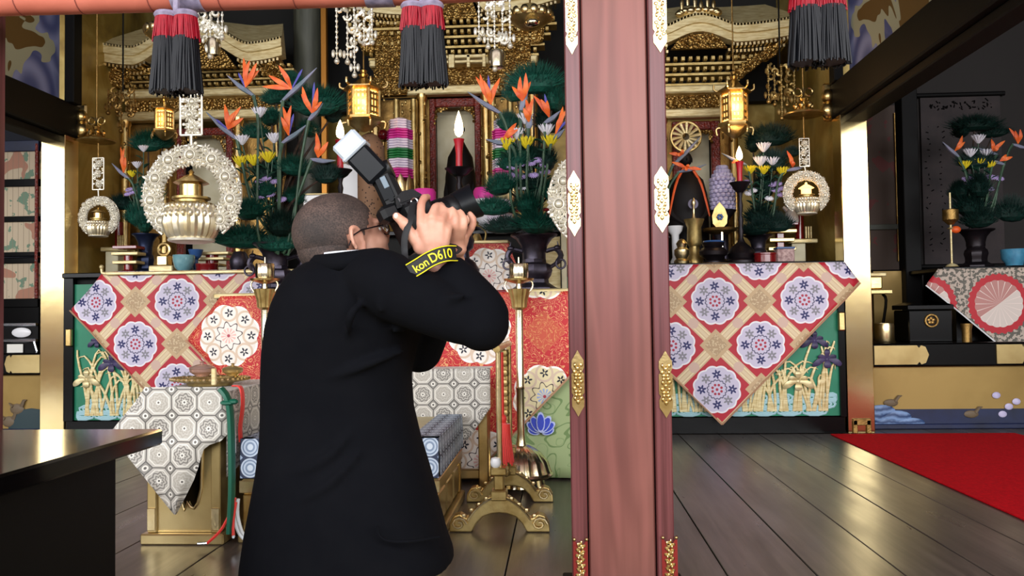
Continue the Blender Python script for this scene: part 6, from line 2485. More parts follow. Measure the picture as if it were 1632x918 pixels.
# ---- tall candle stands either side of the offering table
def tall_stand(px, Y, label):
    s = Y / F_PX
    c = V((P(px, 600, Y).x, Y, 0))
    zz = lambda y: P(px, y, Y).z
    t = thing('tall_candlestick', label, 'candlestick', c)
    d = 46 * s
    obj('dome_foot', MB().lathe([(d * .7, 0), (d * .8, .015), (d * .75, .05), (d * .98, .06), (d * 1.05, .075), (d * .98, .1), (d * .9, .14), (d * .68, .185), (d * .4, .215), (d * .25, .225)], 60, c, rib=.03, ribn=20), SILVER, t)
    obj('foot_ring', MB().torus(c + V((0, 0, .075)), d * 1.02, .012, 32, 6), SILVER, t)
    for k in range(3):
        a = 2 * pi * k / 3 + 1.0
        obj('claw', MB().ball(c + V((d * .85 * cos(a), d * .85 * sin(a), .025)), (.03, .03, .025), 8, 5), BRONZE, t)
    z0, z1 = .22, zz(494)
    obj('pole', MB().lathe([(.03, z0), (.024, z0 + .03), (.021, z0 + .06), (.021, z1 * .55), (.026, z1 * .56), (.021, z1 * .57), (.021, z1)], 20, c), SILVER, t)
    cu = MB().lathe([(.022, zz(494)), (.04, zz(490)), (.044, zz(478)), (.058, zz(464)), (.06, zz(461)), (.04, zz(460))], 60, c, rib=.04, ribn=15)
    obj('lower_cup', cu, GOLD_BRONZE, t)
    for sg in (-1, 1):
        obj('hook', MB().tube(bez([c + V((0, 0, zz(462))), c + V((sg * .05, -.01, zz(466))), c + V((sg * .075, -.01, zz(455))), c + V((sg * .06, -.01, zz(447))), c + V((sg * .03, -.01, zz(449)))], 12), .0055, 6), SILVER, t)
    obj('neck', MB().lathe([(.016, zz(461)), (.012, zz(450))], 12, c), SILVER, t)
    obj('dish', MB().lathe([(.02, zz(452)), (.078, zz(447)), (.08, zz(444)), (.03, zz(445))], 24, c), GOLD, t)
    obj('top_cup', MB().lathe([(.046, zz(445)), (.05, zz(440)), (.05, zz(422)), (.046, zz(420)), (.042, zz(440)), (0, zz(441))], 48, c, rib=.03, ribn=12), SILVER, t)
    obj('spike', MB().lathe([(.008, zz(441)), (.002, zz(410))], 8, c), SILVER, t)


tall_stand(829, 4.5, 'tall silvered candlestick on ribbed dome foot, beside the wooden door')
tall_stand(423, 4.5, 'tall silvered candlestick left of the photographer, half hidden by the shoulder')

# ================================================================== SIDE AISLES
YP = 6.72
ZP = P(1500, 546, YP).z


def aisle(x0, x1, px_f0, px_f1, lab, mirror):
    """raised lacquered dais in a side aisle: painted gold wainscot, black rail with gilt fittings"""
    t = thing('side_dais', lab, 'dais', ((x0 + x1) / 2, YP + .9, 0))
    obj('wainscot', MB().box(((x0 + x1) / 2, YP + .03, .27), (x1 - x0, .06, .46)), GOLD_PANEL, t)
    obj('sill', MB().box(((x0 + x1) / 2, YP + .02, .02), (x1 - x0, .1, .04), bev=.006), NAVY, t)
    zr0, zr1 = P(1500, 583, YP).z, ZP
    obj('front_rail', MB().box(((x0 + x1) / 2, YP, (zr0 + zr1) / 2), (x1 - x0, .12, zr1 - zr0), bev=.012), LACQ, t)
    obj('dais_top', MB().box(((x0 + x1) / 2, YP + .95, ZP - .03), (x1 - x0, 1.8, .055)), LACQ, t)
    for a, b_ in px_f0:
        u, w = P(a, 562, YP - .065), P(b_, 562, YP - .065)
        fw = w.x - u.x
        fh = .145
        pts = [(-fw / 2, -fh / 2), (fw * .28, -fh / 2), (fw * .32, -fh * .36), (fw * .36, -fh / 2), (fw * .44, -fh * .42), (fw / 2, 0), (fw * .44, fh * .42), (fw * .36, fh / 2), (fw * .32, fh * .36), (fw * .28, fh / 2), (-fw / 2, fh / 2)]
        if mirror:
            pts = [(-a_, b2) for a_, b2 in pts]
        obj('rail_fitting', MB().prism(pts, .012, T3(((u.x + w.x) / 2, YP - .072, (zr0 + zr1) / 2))), GOLD_LACQ, t, smooth=False)
    return t


tr_ = aisle(XR + .22, 6.18, [(1393, 1480), (1588, 1640)], None, 'black and gold dais with painted waves, beyond the right gold pillar', False)
tl_ = aisle(-7.18, XL - .23, [(8, 64)], None, 'black and gold dais with painted birds, beyond the left gold pillar', True)
# painted waves and sea band along the right wainscot
m = MB()
r = random.Random(4)
obj('sea_band', MB().box(((XR + .22 + 6.18) / 2, YP - .004, .085), (6.18 - XR - .22, .008, .13)), NAVY, tr_)
for px, py, w, h in ((1405, 655, 34, 16), (1428, 664, 38, 16), (1448, 674, 40, 14), (1415, 674, 40, 14), (1398, 664, 20, 20)):
    c = P(px, py, YP - .012)
    k = YP / F_PX
    obj('painted_wave', MB().ball(c, (w * k * .62, .012, h * k * .6), 16, 8), WAVE, tr_)
for px, py in ((1420, 642), (1548, 660)):
    c = P(px, py, YP - .012)
    b = MB().ball(c, (.055, .01, .03), 10, 6)
    b.tube([c + V((.03, 0, .01)), c + V((.06, 0, .05)), c + V((.085, 0, .055))], [.015, .012, .003], 6)
    obj('painted_bird', b, BIRD, tr_)
for px, py in ((1608, 648), (1620, 640), (1588, 630), (1598, 660)):
    obj('painted_flower', MB().ball(P(px, py, YP - .008), (.032, .008, .026), 10, 6), LAVSW, tr_)
for px, py in ((27, 652), (14, 672)):
    c = P(px, py, YP - .012)
    b = MB().ball(c, (.06, .01, .045), 10, 6)
    b.tube([c + V((.04, 0, .02)), c + V((.06, 0, .07)), c + V((.08, 0, .075))], [.018, .014, .003], 6)
    b.tube([c + V((-.03, 0, .02)), c + V((-.07, 0, .05))], [.018, .004], 6)
    obj('painted_bird', b, BIRD, tl_)
c = P(50, 678, YP - .01)
obj('painted_rock', MB().ball(c, (.2, .012, .14), 16, 8), ROCK, tl_)

# black table carrying the far right altar cloth
YQ = 6.95
zq = P(1560, 424, YQ).z
qx0 = P(1502, 430, YQ).x
t = thing('side_altar', 'black altar table in the dark right aisle', 'table', (qx0 + .9, YQ + .35, ZP))
obj('top_board', MB().box((qx0 + .9, YQ + .38, zq - .02), (1.8, .76, .035), bev=.006), LACQ, t)
obj('body', MB().box((qx0 + .95, YQ + .42, (ZP + zq - .04) / 2), (1.6, .6, zq - .04 - ZP)), LACQ, t)
cloth_at('altar_cloth', 'red ringed fan medallion altar cloth in the dark right aisle', 1652, YQ - .01, 426, 148, 166, 452, 606, (1590, 484), CLOTH_FAN, ushift=.28, vshift=.28)
zq += .001
v, mouth = bronze_vase(1556, 366, 422, 54, 7.2, zq, 'dark vase of flowers on the altar in the right aisle', IRON, False, True)
arrangement('the vase in the dark right aisle', mouth, 7.2,
            [(1553, 194, 42, 16), (1532, 206, 26, 14), (1584, 208, 24, 12), (1550, 322, 46, 26), (1560, 344, 30, 20), (1612, 330, 32, 24), (1528, 300, 26, 18), (1556, 250, 30, 20), (1560, 292, 34, 24)],
            [([(1548, 330), (1540, 280)], (1528, 250), (1502, 226), [(1534, 216), (1538, 226), (1530, 230)], None),
             ([(1570, 330), (1580, 270)], (1588, 246), (1560, 236), [(1580, 222), (1602, 224), (1592, 236)], None),
             ([(1580, 330), (1604, 250)], (1614, 230), (1640, 236), [(1608, 204), (1618, 208), (1626, 206)], None),
             ([(1580, 340), (1592, 290)], (1600, 262), (1574, 252), [(1604, 246), (1614, 250)], None)],
            [(1559, 221), (1546, 243), (1570, 244)], [(1538, 262), (1561, 258), (1578, 262)],
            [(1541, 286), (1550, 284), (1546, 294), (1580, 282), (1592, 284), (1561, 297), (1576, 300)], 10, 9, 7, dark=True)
turned('tea_bowl', 'turquoise bowl at the right edge of the picture', 'bowl', 1617, 7.0, zq, [(12, 425), (13, 421), (18, 414), (19, 399), (17.6, 399), (15, 417), (0, 420)], TEALB, 24)
# gilt stem lantern pieces beside the vase
t = thing('slim_candlestick', 'thin pale gilt candlestick left of the dark vase in the right aisle', 'candlestick', V((P(1517, 420, 7.02).x, 7.02, zq)))
c = t.location.copy()
obj('pole', MB().lathe([(.05, 0), (.04, .015), (.008, .03), (.008, .3), (.03, .31), (.008, .32), (.008, .6)], 12, c), CREAM_GOLD, t)
obj('cup', MB().lathe([(.02, .34), (.06, .38), (.06, .46), (.02, .47)], 14, c), GOLD_OLD, t)
obj('bud', MB().ball(c + V((.04, 0, .3)), (.04, .03, .03), 10, 6), ORANGEC, t)

# black lacquer box with gilt crest, pots and bracket table on the right dais
a, b_ = P(1449, 540, 6.85), P(1519, 540, 6.85)
zb2, zt7 = ZP - .001, P(1480, 480, 6.85).z
t = thing('lacquer_box', 'black lacquer box with a round gilt crest on the right dais', 'box', ((a.x + b_.x) / 2, 7.0, zb2))
w = b_.x - a.x
obj('box_body', MB().box(((a.x + b_.x) / 2, 7.0, (zb2 + zt7 - .07) / 2), (w, .3, zt7 - .07 - zb2), bev=.008), LACQ, t)
def lidp(u, v):
    return V((lerp(a.x - .01, b_.x + .01, u), lerp(6.84, 7.16, v), zt7 - .03 + .03 * sin(pi * u)))
lid = MB().surf(lidp, 12, 1)
lid.box(((a.x + b_.x) / 2, 7.0, zt7 - .048), (w + .02, .32, .036), bev=.004)
obj('lid', lid, LACQ, t)
cr_ = MB().lathe([(.055, -.004), (.055, .004)], 24, (0, 0, 0), T3((P(1485, 511, 6.84).x, 6.846, P(1485, 511, 6.84).z)) @ RX(pi / 2))
obj('crest_ring', MB().torus((0, 0, 0), .047, .009, 24, 6, T3((P(1485, 511, 6.84).x, 6.845, P(1485, 511, 6.84).z)) @ RX(pi / 2)), GOLD_OLD, t)
cl_ = MB()
for k in range(5):
    an = pi / 2 + 2 * pi * k / 5
    cl_.ball((P(1485, 511, 6.84).x + .018 * cos(an), 6.845, P(1485, 511, 6.84).z + .018 * sin(an)), (.014, .006, .014), 6, 4)
obj('crest_leaf', cl_, GOLD_OLD, t, kind='stuff')
sl = MB()
for x in (a.x + .07, b_.x - .09):
    sl.box((x, 6.846, zt7 - .06), (.1, .008, .012), bev=.003)
obj('clasp', sl, CHROME, t, kind='stuff')
turned('brass_pot', 'shiny brass pot on the dais beside the right gold pillar', 'pot', 1410, 6.85, ZP - .001, [(13, 541), (14.5, 538), (14.5, 514), (13.5, 510), (12.5, 514), (0, 520)], GOLD_PALE, 26)
turned('brass_cup', 'small brass cup on the dais under the fan cloth', 'cup', 1541, 6.85, ZP - .001, [(7, 541), (7, 522), (8.5, 514), (8.5, 512), (0, 516)], GOLD_OLD)
t = thing('bracket_table', 'small gilt and black table behind the right gold pillar', 'table', V((P(1408, 470, 6.95).x, 7.0, ZP)))
xa, xb = P(1382, 470, 6.95).x, P(1424, 470, 6.95).x
zt8 = P(1400, 461, 6.95).z
obj('table_top', MB().box(((xa + xb) / 2, 7.06, zt8 - .02), (xb - xa, .2, .035), bev=.006), GOLD_LACQ, t)
for x in (xa + .03, xb - .03):
    obj('leg', MB().tube(bez([(x, 7.1, zt8 - .036), (x + .02, 7.08, zt8 - .1), (x - .015, 7.1, ZP + .06), (x, 7.1, ZP + .002)], 10), .012, 7), LACQ, t)
obj('upper_tier', MB().box(((xa + xb) / 2 - .02, 7.08, P(1400, 437, 6.95).z), ((xb - xa) * .9, .16, .03), bev=.006), CREAM_GOLD, t)
obj('tier_post', MB().box(((xa + xb) / 2 - .02, 7.08, (zt8 + P(1400, 439, 6.95).z) / 2), (.14, .1, P(1400, 437, 6.95).z - zt8 - .016), bev=.01), GOLD, t)
# olive gold base board behind it, dark wall panels, hanging scrolls
gb = P(1440, 480, 7.7)
struct('trim_6', MB().box((P(1424, 480, 7.7).x, 7.72, (ZP + P(1424, 432, 7.7).z) / 2), (.34, .04, P(1424, 432, 7.7).z - ZP)), GOLD_PANEL)
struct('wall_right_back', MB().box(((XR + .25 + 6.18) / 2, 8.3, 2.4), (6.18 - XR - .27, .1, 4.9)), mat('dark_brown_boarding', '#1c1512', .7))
x0, x1 = P(1383, 300, 8.2).x, P(1437, 300, 8.2).x
z0, z1 = P(1410, 430, 8.2).z, P(1410, 168, 8.2).z
PAINT1 = mat('dim_painted_panel', rough=.7, fn=lambda: emix(enoise(ecoord(), 3.5, 3) > .56, '#54433a', '#6b3533'))
t = thing('painted_panel', 'dim reddish painted panel on the wall behind the right gold pillar', 'painting', ((x0 + x1) / 2, 8.2, z0))
obj('panel_face', MB().box(((x0 + x1) / 2, 8.215, (z0 + z1) / 2), (x1 - x0, .02, z1 - z0)), PAINT1, t)
obj('panel_rail', MB().box(((x0 + x1) / 2, 8.19, P(1410, 362, 8.2).z), (x1 - x0, .03, .05), bev=.004), mat('grey_rail', '#55564e', .6), t)
obj('panel_rod', MB().box((x1 - .05, 8.19, (z0 + z1) / 2), (.015, .02, (z1 - z0) * .9)), GOLD_OLD, t)
tall_post('trim_7', P(1440, 300, 7.6).x, P(1466, 300, 7.6).x, 7.6, 7.75, ZP, 4.9, BLACKW)
x0, x1 = P(1472, 300, 8.2).x, P(1600, 300, 8.2).x
z0, z1 = P(1530, 424, 8.2).z, P(1530, 150, 8.2).z
t = thing('hanging_scroll', 'large dimmed hanging scroll on the dark wall behind the right aisle flowers', 'scroll', ((x0 + x1) / 2, 8.2, z0))
obj('scroll_paper', MB().box(((x0 + x1) / 2, 8.225, (z0 + z1) / 2), (x1 - x0, .012, z1 - z0)), HANGING, t)
for z in (z0, z1):
    obj('roller', MB().tube([(x0 - .04, 8.215, z), (x1 + .04, 8.215, z)], .022, 10), BLACKW, t)
ink = MB()
r = random.Random(9)
for k in range(9):
    cx_ = lerp(x0 + .08, x1 - .08, (k + .5) / 9)
    cz_ = z1 - .1
    for j in range(5):
        p = V((cx_ + r.uniform(-.03, .03), 8.217, cz_ + r.uniform(-.035, .035)))
        ink.tube([p, p + V((r.uniform(-.03, .03), 0, r.uniform(-.03, .03)))], .006, 4)
obj('brush_marks', ink, BLACKW, t, kind='stuff')
for n_ in range(2):
    cx_ = x0 + .06 + n_ * .12
    wm = MB()
    for j in range(22):
        p = V((cx_ + r.uniform(-.02, .02), 8.217, lerp(z1 - .3, z0 + .1, j / 22)))
        wm.tube([p, p + V((r.uniform(-.025, .025), 0, r.uniform(-.02, .02)))], .005, 4)
    obj('brush_marks', wm, BLACKW, t, kind='stuff')

# left aisle: painted lattice screen and cabinet
YL = 7.5
lx0, lx1 = P(-40, 300, YL).x, P(64, 300, YL).x
t = thing('lattice_screen', 'painted pavilion screen in black frames, seen past the left gold pillar', 'screen', ((lx0 + lx1) / 2, YL, ZP))
rows_ = [(242, 286), (298, 345), (354, 402), (420, 476)]
for y0, y1 in rows_:
    za_, zb_2 = P(30, y1, YL).z, P(30, y0, YL).z
    obj('painted_panel', MB().box(((lx0 + lx1) / 2, YL + .01, (za_ + zb_2) / 2), (lx1 - lx0, .02, zb_2 - za_)), SCREENP, t)
for y0, y1 in ((225, 242), (286, 298), (345, 354), (402, 409), (411, 420), (476, 490)):
    za_, zb_2 = P(30, y1, YL).z, P(30, y0, YL).z
    obj('rail', MB().box(((lx0 + lx1) / 2, YL, (za_ + zb_2) / 2), (lx1 - lx0, .05, zb_2 - za_), bev=.005), NAVY if y0 < 230 else LACQ, t)
obj('stile', MB().box((lx1 - .02, YL + .002, (P(30, 476, YL).z + P(30, 230, YL).z) / 2), (.03, .06, P(30, 230, YL).z - P(30, 476, YL).z), bev=.004), REDFRAME, t)
obj('lower_board', MB().box(((lx0 + lx1) / 2, YL + .01, (ZP + P(30, 488, YL).z) / 2), (lx1 - lx0, .04, P(30, 488, YL).z - ZP)), LACQ, t)
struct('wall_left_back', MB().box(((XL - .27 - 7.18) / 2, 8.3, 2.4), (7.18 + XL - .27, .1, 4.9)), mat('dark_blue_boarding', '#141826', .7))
YC = 6.85
t = thing('silver_trim_cabinet', 'low black cabinet with silver trim and oval plate, left of the left gold pillar', 'cabinet', (P(30, 580, YC).x, YC + .15, ZP))
x0, x1 = P(-30, 550, YC).x, P(57, 550, YC).x
zz = lambda y: P(30, y, YC).z
obj('body', MB().box(((x0 + x1) / 2, YC + .16, (ZP + zz(516)) / 2), (x1 - x0, .26, zz(516) - ZP)), LACQ, t)
for y in (517, 543):
    obj('silver_rail', MB().box(((x0 + x1) / 2, YC + .02, zz(y)), (x1 - x0, .03, .03), bev=.006), CHROME, t)
obj('silver_leg', MB().tube([(x1 - .02, YC + .01, zz(545)), (x1 + .005, YC + .01, ZP + .004)], .012, 8), CHROME, t)
obj('oval_plate', MB().ball(P(34, 530, YC + .02), (.085, .012, .042), 18, 8), WHITEP, t)
card = P(24, 558, YC + .02)
obj('paper_card', MB().box(card, (.14, .01, .1), bev=.003), CARD, t)

# ================================================================== THE PHOTOGRAPHER
YM0 = 2.1
SK = YM0 / F_PX


def Q(px, py, d=0.0):
    """pixel position at the man's distance plus d metres"""
    return P(px, py, YM0 + d)


def fuse(name, mb, voxel, m, parent, smooth=6, label=None):
    """one continuous surface out of overlapping closed volumes"""
    me = mb.mesh(name + '_src', m)
    o = bpy.data.objects.new(name + '_src', me)
    COL.objects.link(o)
    r = o.modifiers.new('r', 'REMESH')
    r.mode = 'VOXEL'
    r.voxel_size = voxel
    s_ = o.modifiers.new('s', 'SMOOTH')
    s_.factor = .5
    s_.iterations = smooth
    dg = bpy.context.evaluated_depsgraph_get()
    me2 = bpy.data.meshes.new_from_object(o.evaluated_get(dg))
    me2.name = name
    bpy.data.objects.remove(o)
    me2.materials.clear()
    me2.materials.append(m)
    me2.polygons.foreach_set('use_smooth', [True] * len(me2.polygons))
    return obj(name, me2, None, parent, label=label)


man = thing('person', 'man in a black suit with cropped hair and glasses, raising a camera', 'person', V((Q(550, 700).x, YM0 + .08, -.42)))

# ---- head frame
Fv = V((.74, .60, .31)).normalized()
Lv = V((0, 0, 1)).cross(Fv).normalized()
Uv = Fv.cross(Lv).normalized()
Hc = Q(545, 379, .06)
HS = 1.07
HM = Matrix(((Fv.x, Lv.x, Uv.x, Hc.x), (Fv.y, Lv.y, Uv.y, Hc.y), (Fv.z, Lv.z, Uv.z, Hc.z), (0, 0, 0, 1))) @ SCL(HS, HS, HS)


def hl(f, l, u): return HM @ V((f, l, u))


bd = MB()
bd.ball((-.014, 0, .022), (.1, .079, .086), 28, 18, HM)
bd.ball((-.03, 0, -.01), (.082, .07, .075), 24, 14, HM)
bd.ball((.048, 0, -.042), (.06, .061, .088), 20, 12, HM)
bd.ball((.056, 0, -.1), (.046, .048, .034), 16, 10, HM)
bd.ball((.088, 0, -.116), (.022, .026, .02), 12, 8, HM)
bd.ball((.082, 0, .014), (.018, .05, .013), 14, 8, HM)
for sg in (-1, 1):
    bd.ball((.068, sg * .036, -.034), (.03, .024, .028), 12, 8, HM)
    bd.ball((.03, sg * .05, -.08), (.04, .02, .03), 12, 8, HM)
    # ears: rim, bowl and lobe
    E_ = HM @ T3((-.004, sg * .079, -.012)) @ RZ(sg * -.45) @ RY(-.18)
    for k in range(15):
        a = -1.1 + k * .33
        bd.ball((0.019 * cos(a), sg * .006, .031 * sin(a)), (.0065, .0055, .0065), 8, 6, E_)
    bd.ball((0, -sg * .001, -.002), (.016, .006, .027), 10, 8, E_)
    bd.ball((.008, sg * .003, -.03), (.011, .006, .011), 8, 6, E_)
bd.tube([hl(.098, 0, .006), hl(.108, 0, -.014), hl(.116, 0, -.034)], [.009 * HS, .011 * HS, .013 * HS], 10)
bd.ball((.106, 0, -.04), (.013, .018, .009), 10, 6, HM)
# neck into the shoulders
nk = [hl(-.028, 0, -.03), hl(-.034, 0, -.085), Q(538, 436, .1), Q(545, 480, .1)]
bd.tube(bez(nk, 8), [.066, .064, .062, .062, .063, .066, .075, .09, .1], 18)
# trunk, arms and legs under the clothes
bd.tube(bez([Q(548, 450, .1), Q(540, 560, .08), Q(540, 680, .08), Q(550, 800, .08)], 10), [.1, .13, .135, .135, .13, .125, .125, .13, .135, .135, .12], 18)
RSH, REL, RWR = Q(600, 462, -.1), Q(778, 520, -.1), Q(697, 418, -.065)
LSH, LEL, LWR = Q(610, 455, .3), Q(672, 572, .22), Q(722, 418, .05)
bd.tube(bez([Q(560, 455, .08), RSH], 3), [.08, .075, .065, .055], 12)
bd.tube(bez([Q(560, 455, .12), LSH], 3), [.08, .075, .065, .055], 12)
bd.tube([RSH, lerp(RSH, REL, .5), REL], [.052, .05, .042], 12)
bd.tube([REL, lerp(REL, RWR, .3), lerp(REL, RWR, .75), RWR, lerp(REL, RWR, 1.08)], [.043, .045, .034, .029, .029], 12)
bd.tube([LSH, lerp(LSH, LEL, .5), LEL], [.052, .05, .042], 12)
bd.tube([LEL, lerp(LEL, LWR, .3), lerp(LEL, LWR, .75), LWR, lerp(LEL, LWR, 1.06)], [.043, .045, .034, .029, .028], 12)
HIP = [Q(575, 850, .0), Q(550, 850, .18)]
KNE = [Q(575, 1090, -.03), Q(555, 1090, .2)]
ANK = [V((Q(548, 1300, -.05).x, YM0 - .05, -.34)), V((Q(525, 1300, .22).x, YM0 + .22, -.34))]
for h_, k_, a_ in zip(HIP, KNE, ANK):
    bd.tube([h_ + V((0, 0, .06)), h_, lerp(h_, k_, .5), k_, lerp(k_, a_, .35), a_], [.08, .09, .075, .058, .055, .038], 14)


def finger(pts, r0, r1):
    n = len(pts) - 1
    bd.tube(bez(pts, n * 3), [lerp(r0, r1, k / (n * 3)) for k in range(n * 3 + 1)], 10)
    bd.ball(pts[-1], r1 * 1.02, 10, 7)
    for p in pts[1:-1]:
        bd.ball(p, lerp(r0, r1, .4) * 1.08, 10, 7)


# right hand, on the grip, back of the hand toward us
kn = [Q(671, 354, -.085), Q(688, 349, -.088), Q(702, 353, -.082), Q(713, 363, -.072)]
for k in kn:
    bd.tube([lerp(RWR, k, -.05), lerp(RWR, k, .5) + V((0, -.006, 0)), k], [.021, .0185, .0135], 10)
bd.ball(lerp(RWR, Q(690, 355, -.08), .5) + V((0, .004, 0)), (.034, .02, .042), 14, 10)
finger([kn[0], Q(671, 328, -.07), Q(676, 316, -.045), Q(682, 314, -.018)], .0118, .0088)
finger([kn[1], Q(694, 331, -.06), Q(703, 329, -.03), Q(706, 336, -.008)], .0122, .009)
finger([kn[2], Q(710, 340, -.052), Q(716, 342, -.022), Q(714, 350, -.004)], .0115, .0086)
finger([kn[3], Q(720, 355, -.046), Q(723, 360, -.022), Q(718, 366, -.006)], .0105, .0078)
TH = [Q(684, 402, -.07), Q(661, 382, -.078), Q(645, 357, -.084), Q(632, 345, -.082)]
finger(TH, .0165, .0112)
bd.ball(lerp(TH[0], TH[1], .5), (.024, .018, .024), 12, 8)
# left hand, cradling the lens from below, fingers up its near side
lk = [Q(713, 384, -.015), Q(724, 384, -.018), Q(734, 382, -.01), Q(741, 378, .01)]
for k in lk:
    bd.tube([lerp(LWR, k, -.1), lerp(LWR, k, .5), k], [.02, .018, .0125], 10)
bd.ball(lerp(LWR, lk[1], .6), (.034, .03, .02), 12, 8)
finger([lk[0], Q(711, 366, -.05), Q(709, 346, -.056), Q(706, 330, -.046)], .0105, .0078)
finger([lk[1], Q(726, 362, -.05), Q(726, 347, -.052), Q(721, 334, -.044)], .0112, .0085)
finger([lk[2], Q(739, 362, -.04), Q(740, 350, -.04), Q(734, 338, -.034)], .011, .0084)
finger([lk[3], Q(752, 362, -.005), Q(754, 350, -.008), Q(749, 341, -.006)], .0105, .0082)
finger([Q(716, 408, .06), Q(722, 385, .1), Q(735, 362, .115), Q(746, 348, .11)], .014, .0105)
body = fuse('body', bd, .0045, SKIN, man, 4)
for p, d_ in ((Q(631, 344, -.0925), None),):
    obj('thumb_nail', MB().ball(p, (.0055, .002, .0075), 10, 6), mat('nail', '#e6c3b4', .25), man)
# face details
for sg in (-1, 1):
    obj('eye', MB().ball((.083, sg * .031, -.006), (.008, .013, .008), 12, 8, HM), EYEW, man)
    obj('iris', MB().ball((.0895, sg * .031, -.006), (.003, .0055, .0055), 10, 6, HM), EYEB, man)
    obj('eyebrow', MB().tube([hl(.099, sg * .014, .016), hl(.099, sg * .034, .022), hl(.086, sg * .052, .016)], [.003, .0045, .002], 6), BROW, man)
obj('mouth', MB().ball((.099, 0, -.07), (.009, .021, .006), 12, 6, HM), LIPS, man)
# cropped hair: a shell over the skull above the hairline
hb2 = MB()
hb2.ball((-.014, 0, .022), (.1035, .0825, .0895), 60, 40, HM)
hb2.ball((-.03, 0, -.01), (.0855, .0735, .0785), 60, 40, HM)
HI = HM.inverted()


def hairline(p):
    f, l, u = HI @ p
    if f > .012:
        return u > -.012 + (f - .012) * 1.0
    if f > -.028:
        return u > .012 - (0.012 - f) * .2 if abs(l) > .05 else u > -.03
    return u > -.052 + (f + .028) * .25


keep = []
for f in hb2.f:
    c_ = sum((hb2.v[i] for i in f), V((0, 0, 0))) / len(f)
    if hairline(c_):
        keep.append(f)
hb2.f = keep
hb2.mi = [0] * len(keep)
used = sorted({i for f in keep for i in f})
mp_ = {i: k for k, i in enumerate(used)}
hb2.v = [hb2.v[i] for i in used]
hb2.f = [tuple(mp_[i] for i in f) for f in keep]
ho = obj('hair', hb2, HAIR, man, label='close cropped black hair', sharp=None)
# glasses
gl = thing('eyeglasses', None, None)
bpy.data.objects.remove(gl)
gm = MB()
for sg in (-1, 1):
    gm.tube([hl(.108, sg * .058, .002), hl(.05, sg * .079, .006), hl(.012, sg * .0865, .008), hl(-.012, sg * .09, .002), hl(-.03, sg * .088, -.018)], .0018 * HS, 6)
    gm.tube([hl(.106 - .006 * abs(cos(a)), sg * .033 + .024 * cos(a), -.006 + .017 * sin(a)) for a in [2 * pi * k / 20 for k in range(21)]], .0014, 5)
gm.tube([hl(.112, -.009, 0), hl(.116, 0, .003), hl(.112, .009, 0)], .0014, 5)
go2 = obj('eyeglasses', gm, IRON, man, label='thin dark framed glasses')
for sg in (-1, 1):
    obj('lens', MB().ball((.103, sg * .033, -.006), (.001, .022, .015), 16, 8, HM), mat('spectacle_glass', '#ffffff', .02, trans=1), go2)

# ---- jacket
jk = MB()
jk.ball(Q(768, 516, -.105), .066, 16, 12)
jk.ball(Q(668, 556, .22), .066, 16, 12)
rows = [(412, 520, 606, .07, .03), (420, 490, 634, .13, .06), (436, 468, 655, .19, .08), (458, 454, 668, .215, .08), (485, 441, 676, .22, .08), (520, 431, 676, .215, .08), (560, 425, 662, .2, .08), (600, 422, 655, .185, .08), (650, 421, 659, .175, .08),
        (700, 419, 671, .175, .08), (750, 413, 686, .185, .08), (800, 404, 699, .195, .08), (850, 395, 712, .205, .08), (885, 389, 722, .21, .08), (916, 385, 724, .21, .08)]
N = 44


def jring(i):
    y, l, r, b, d = rows[i]
    c = Q((l + r) / 2, y, d)
    a = (r - l) / 2 * SK * (1 + d / YM0)
    out = []
    for k in range(N):
        t_ = 2 * pi * k / N
        ct, st = cos(t_), sin(t_)
        e = 2 / 2.5
        out.append(V((c.x + a * math.copysign(abs(ct) ** e, ct), c.y + b * math.copysign(abs(st) ** e, st), c.z + (.034 * ct if y > 900 else (.012 * ct if y > 880 else 0)))))
    return out


vs = [p for i in range(len(rows)) for p in jring(i)]
fs = []
for i in range(len(rows) - 1):
    for k in range(N):
        fs.append((i * N + k, (i + 1) * N + k, (i + 1) * N + (k + 1) % N, i * N + (k + 1) % N))
fs.append(tuple(range(N)))
fs.append(tuple((len(rows) - 1) * N + k for k in range(N))[::-1])
jk.add(vs, fs)
# shoulders and sleeves
jk.tube(bez([Q(545, 446, .05), Q(595, 446, -.08), Q(640, 466, -.11), Q(705, 494, -.11), Q(765, 517, -.105)], 16), [.06, .065, .07, .074, .078, .081, .082, .081, .078, .075, .073, .071, .069, .067, .064, .06, .056], 20)
jk.tube(bez([Q(762, 518, -.105), Q(768, 506, -.1), Q(752, 478, -.088), Q(728, 448, -.074), Q(711, 430, -.066)], 12), [.06, .064, .067, .067, .066, .064, .061, .058, .055, .053, .05, .048, .047], 20)
jk.tube(bez([Q(560, 446, .14), Q(600, 450, .28), Q(640, 510, .27), Q(664, 552, .22)], 12), [.07, .075, .078, .078, .076, .074, .072, .07, .068, .066, .064, .063, .062], 18)
jk.tube(bez([Q(666, 556, .22), Q(676, 545, .2), Q(700, 490, .13), Q(718, 440, .06)], 10), [.066, .064, .062, .06, .057, .054, .051, .049, .047, .046, .045], 18)
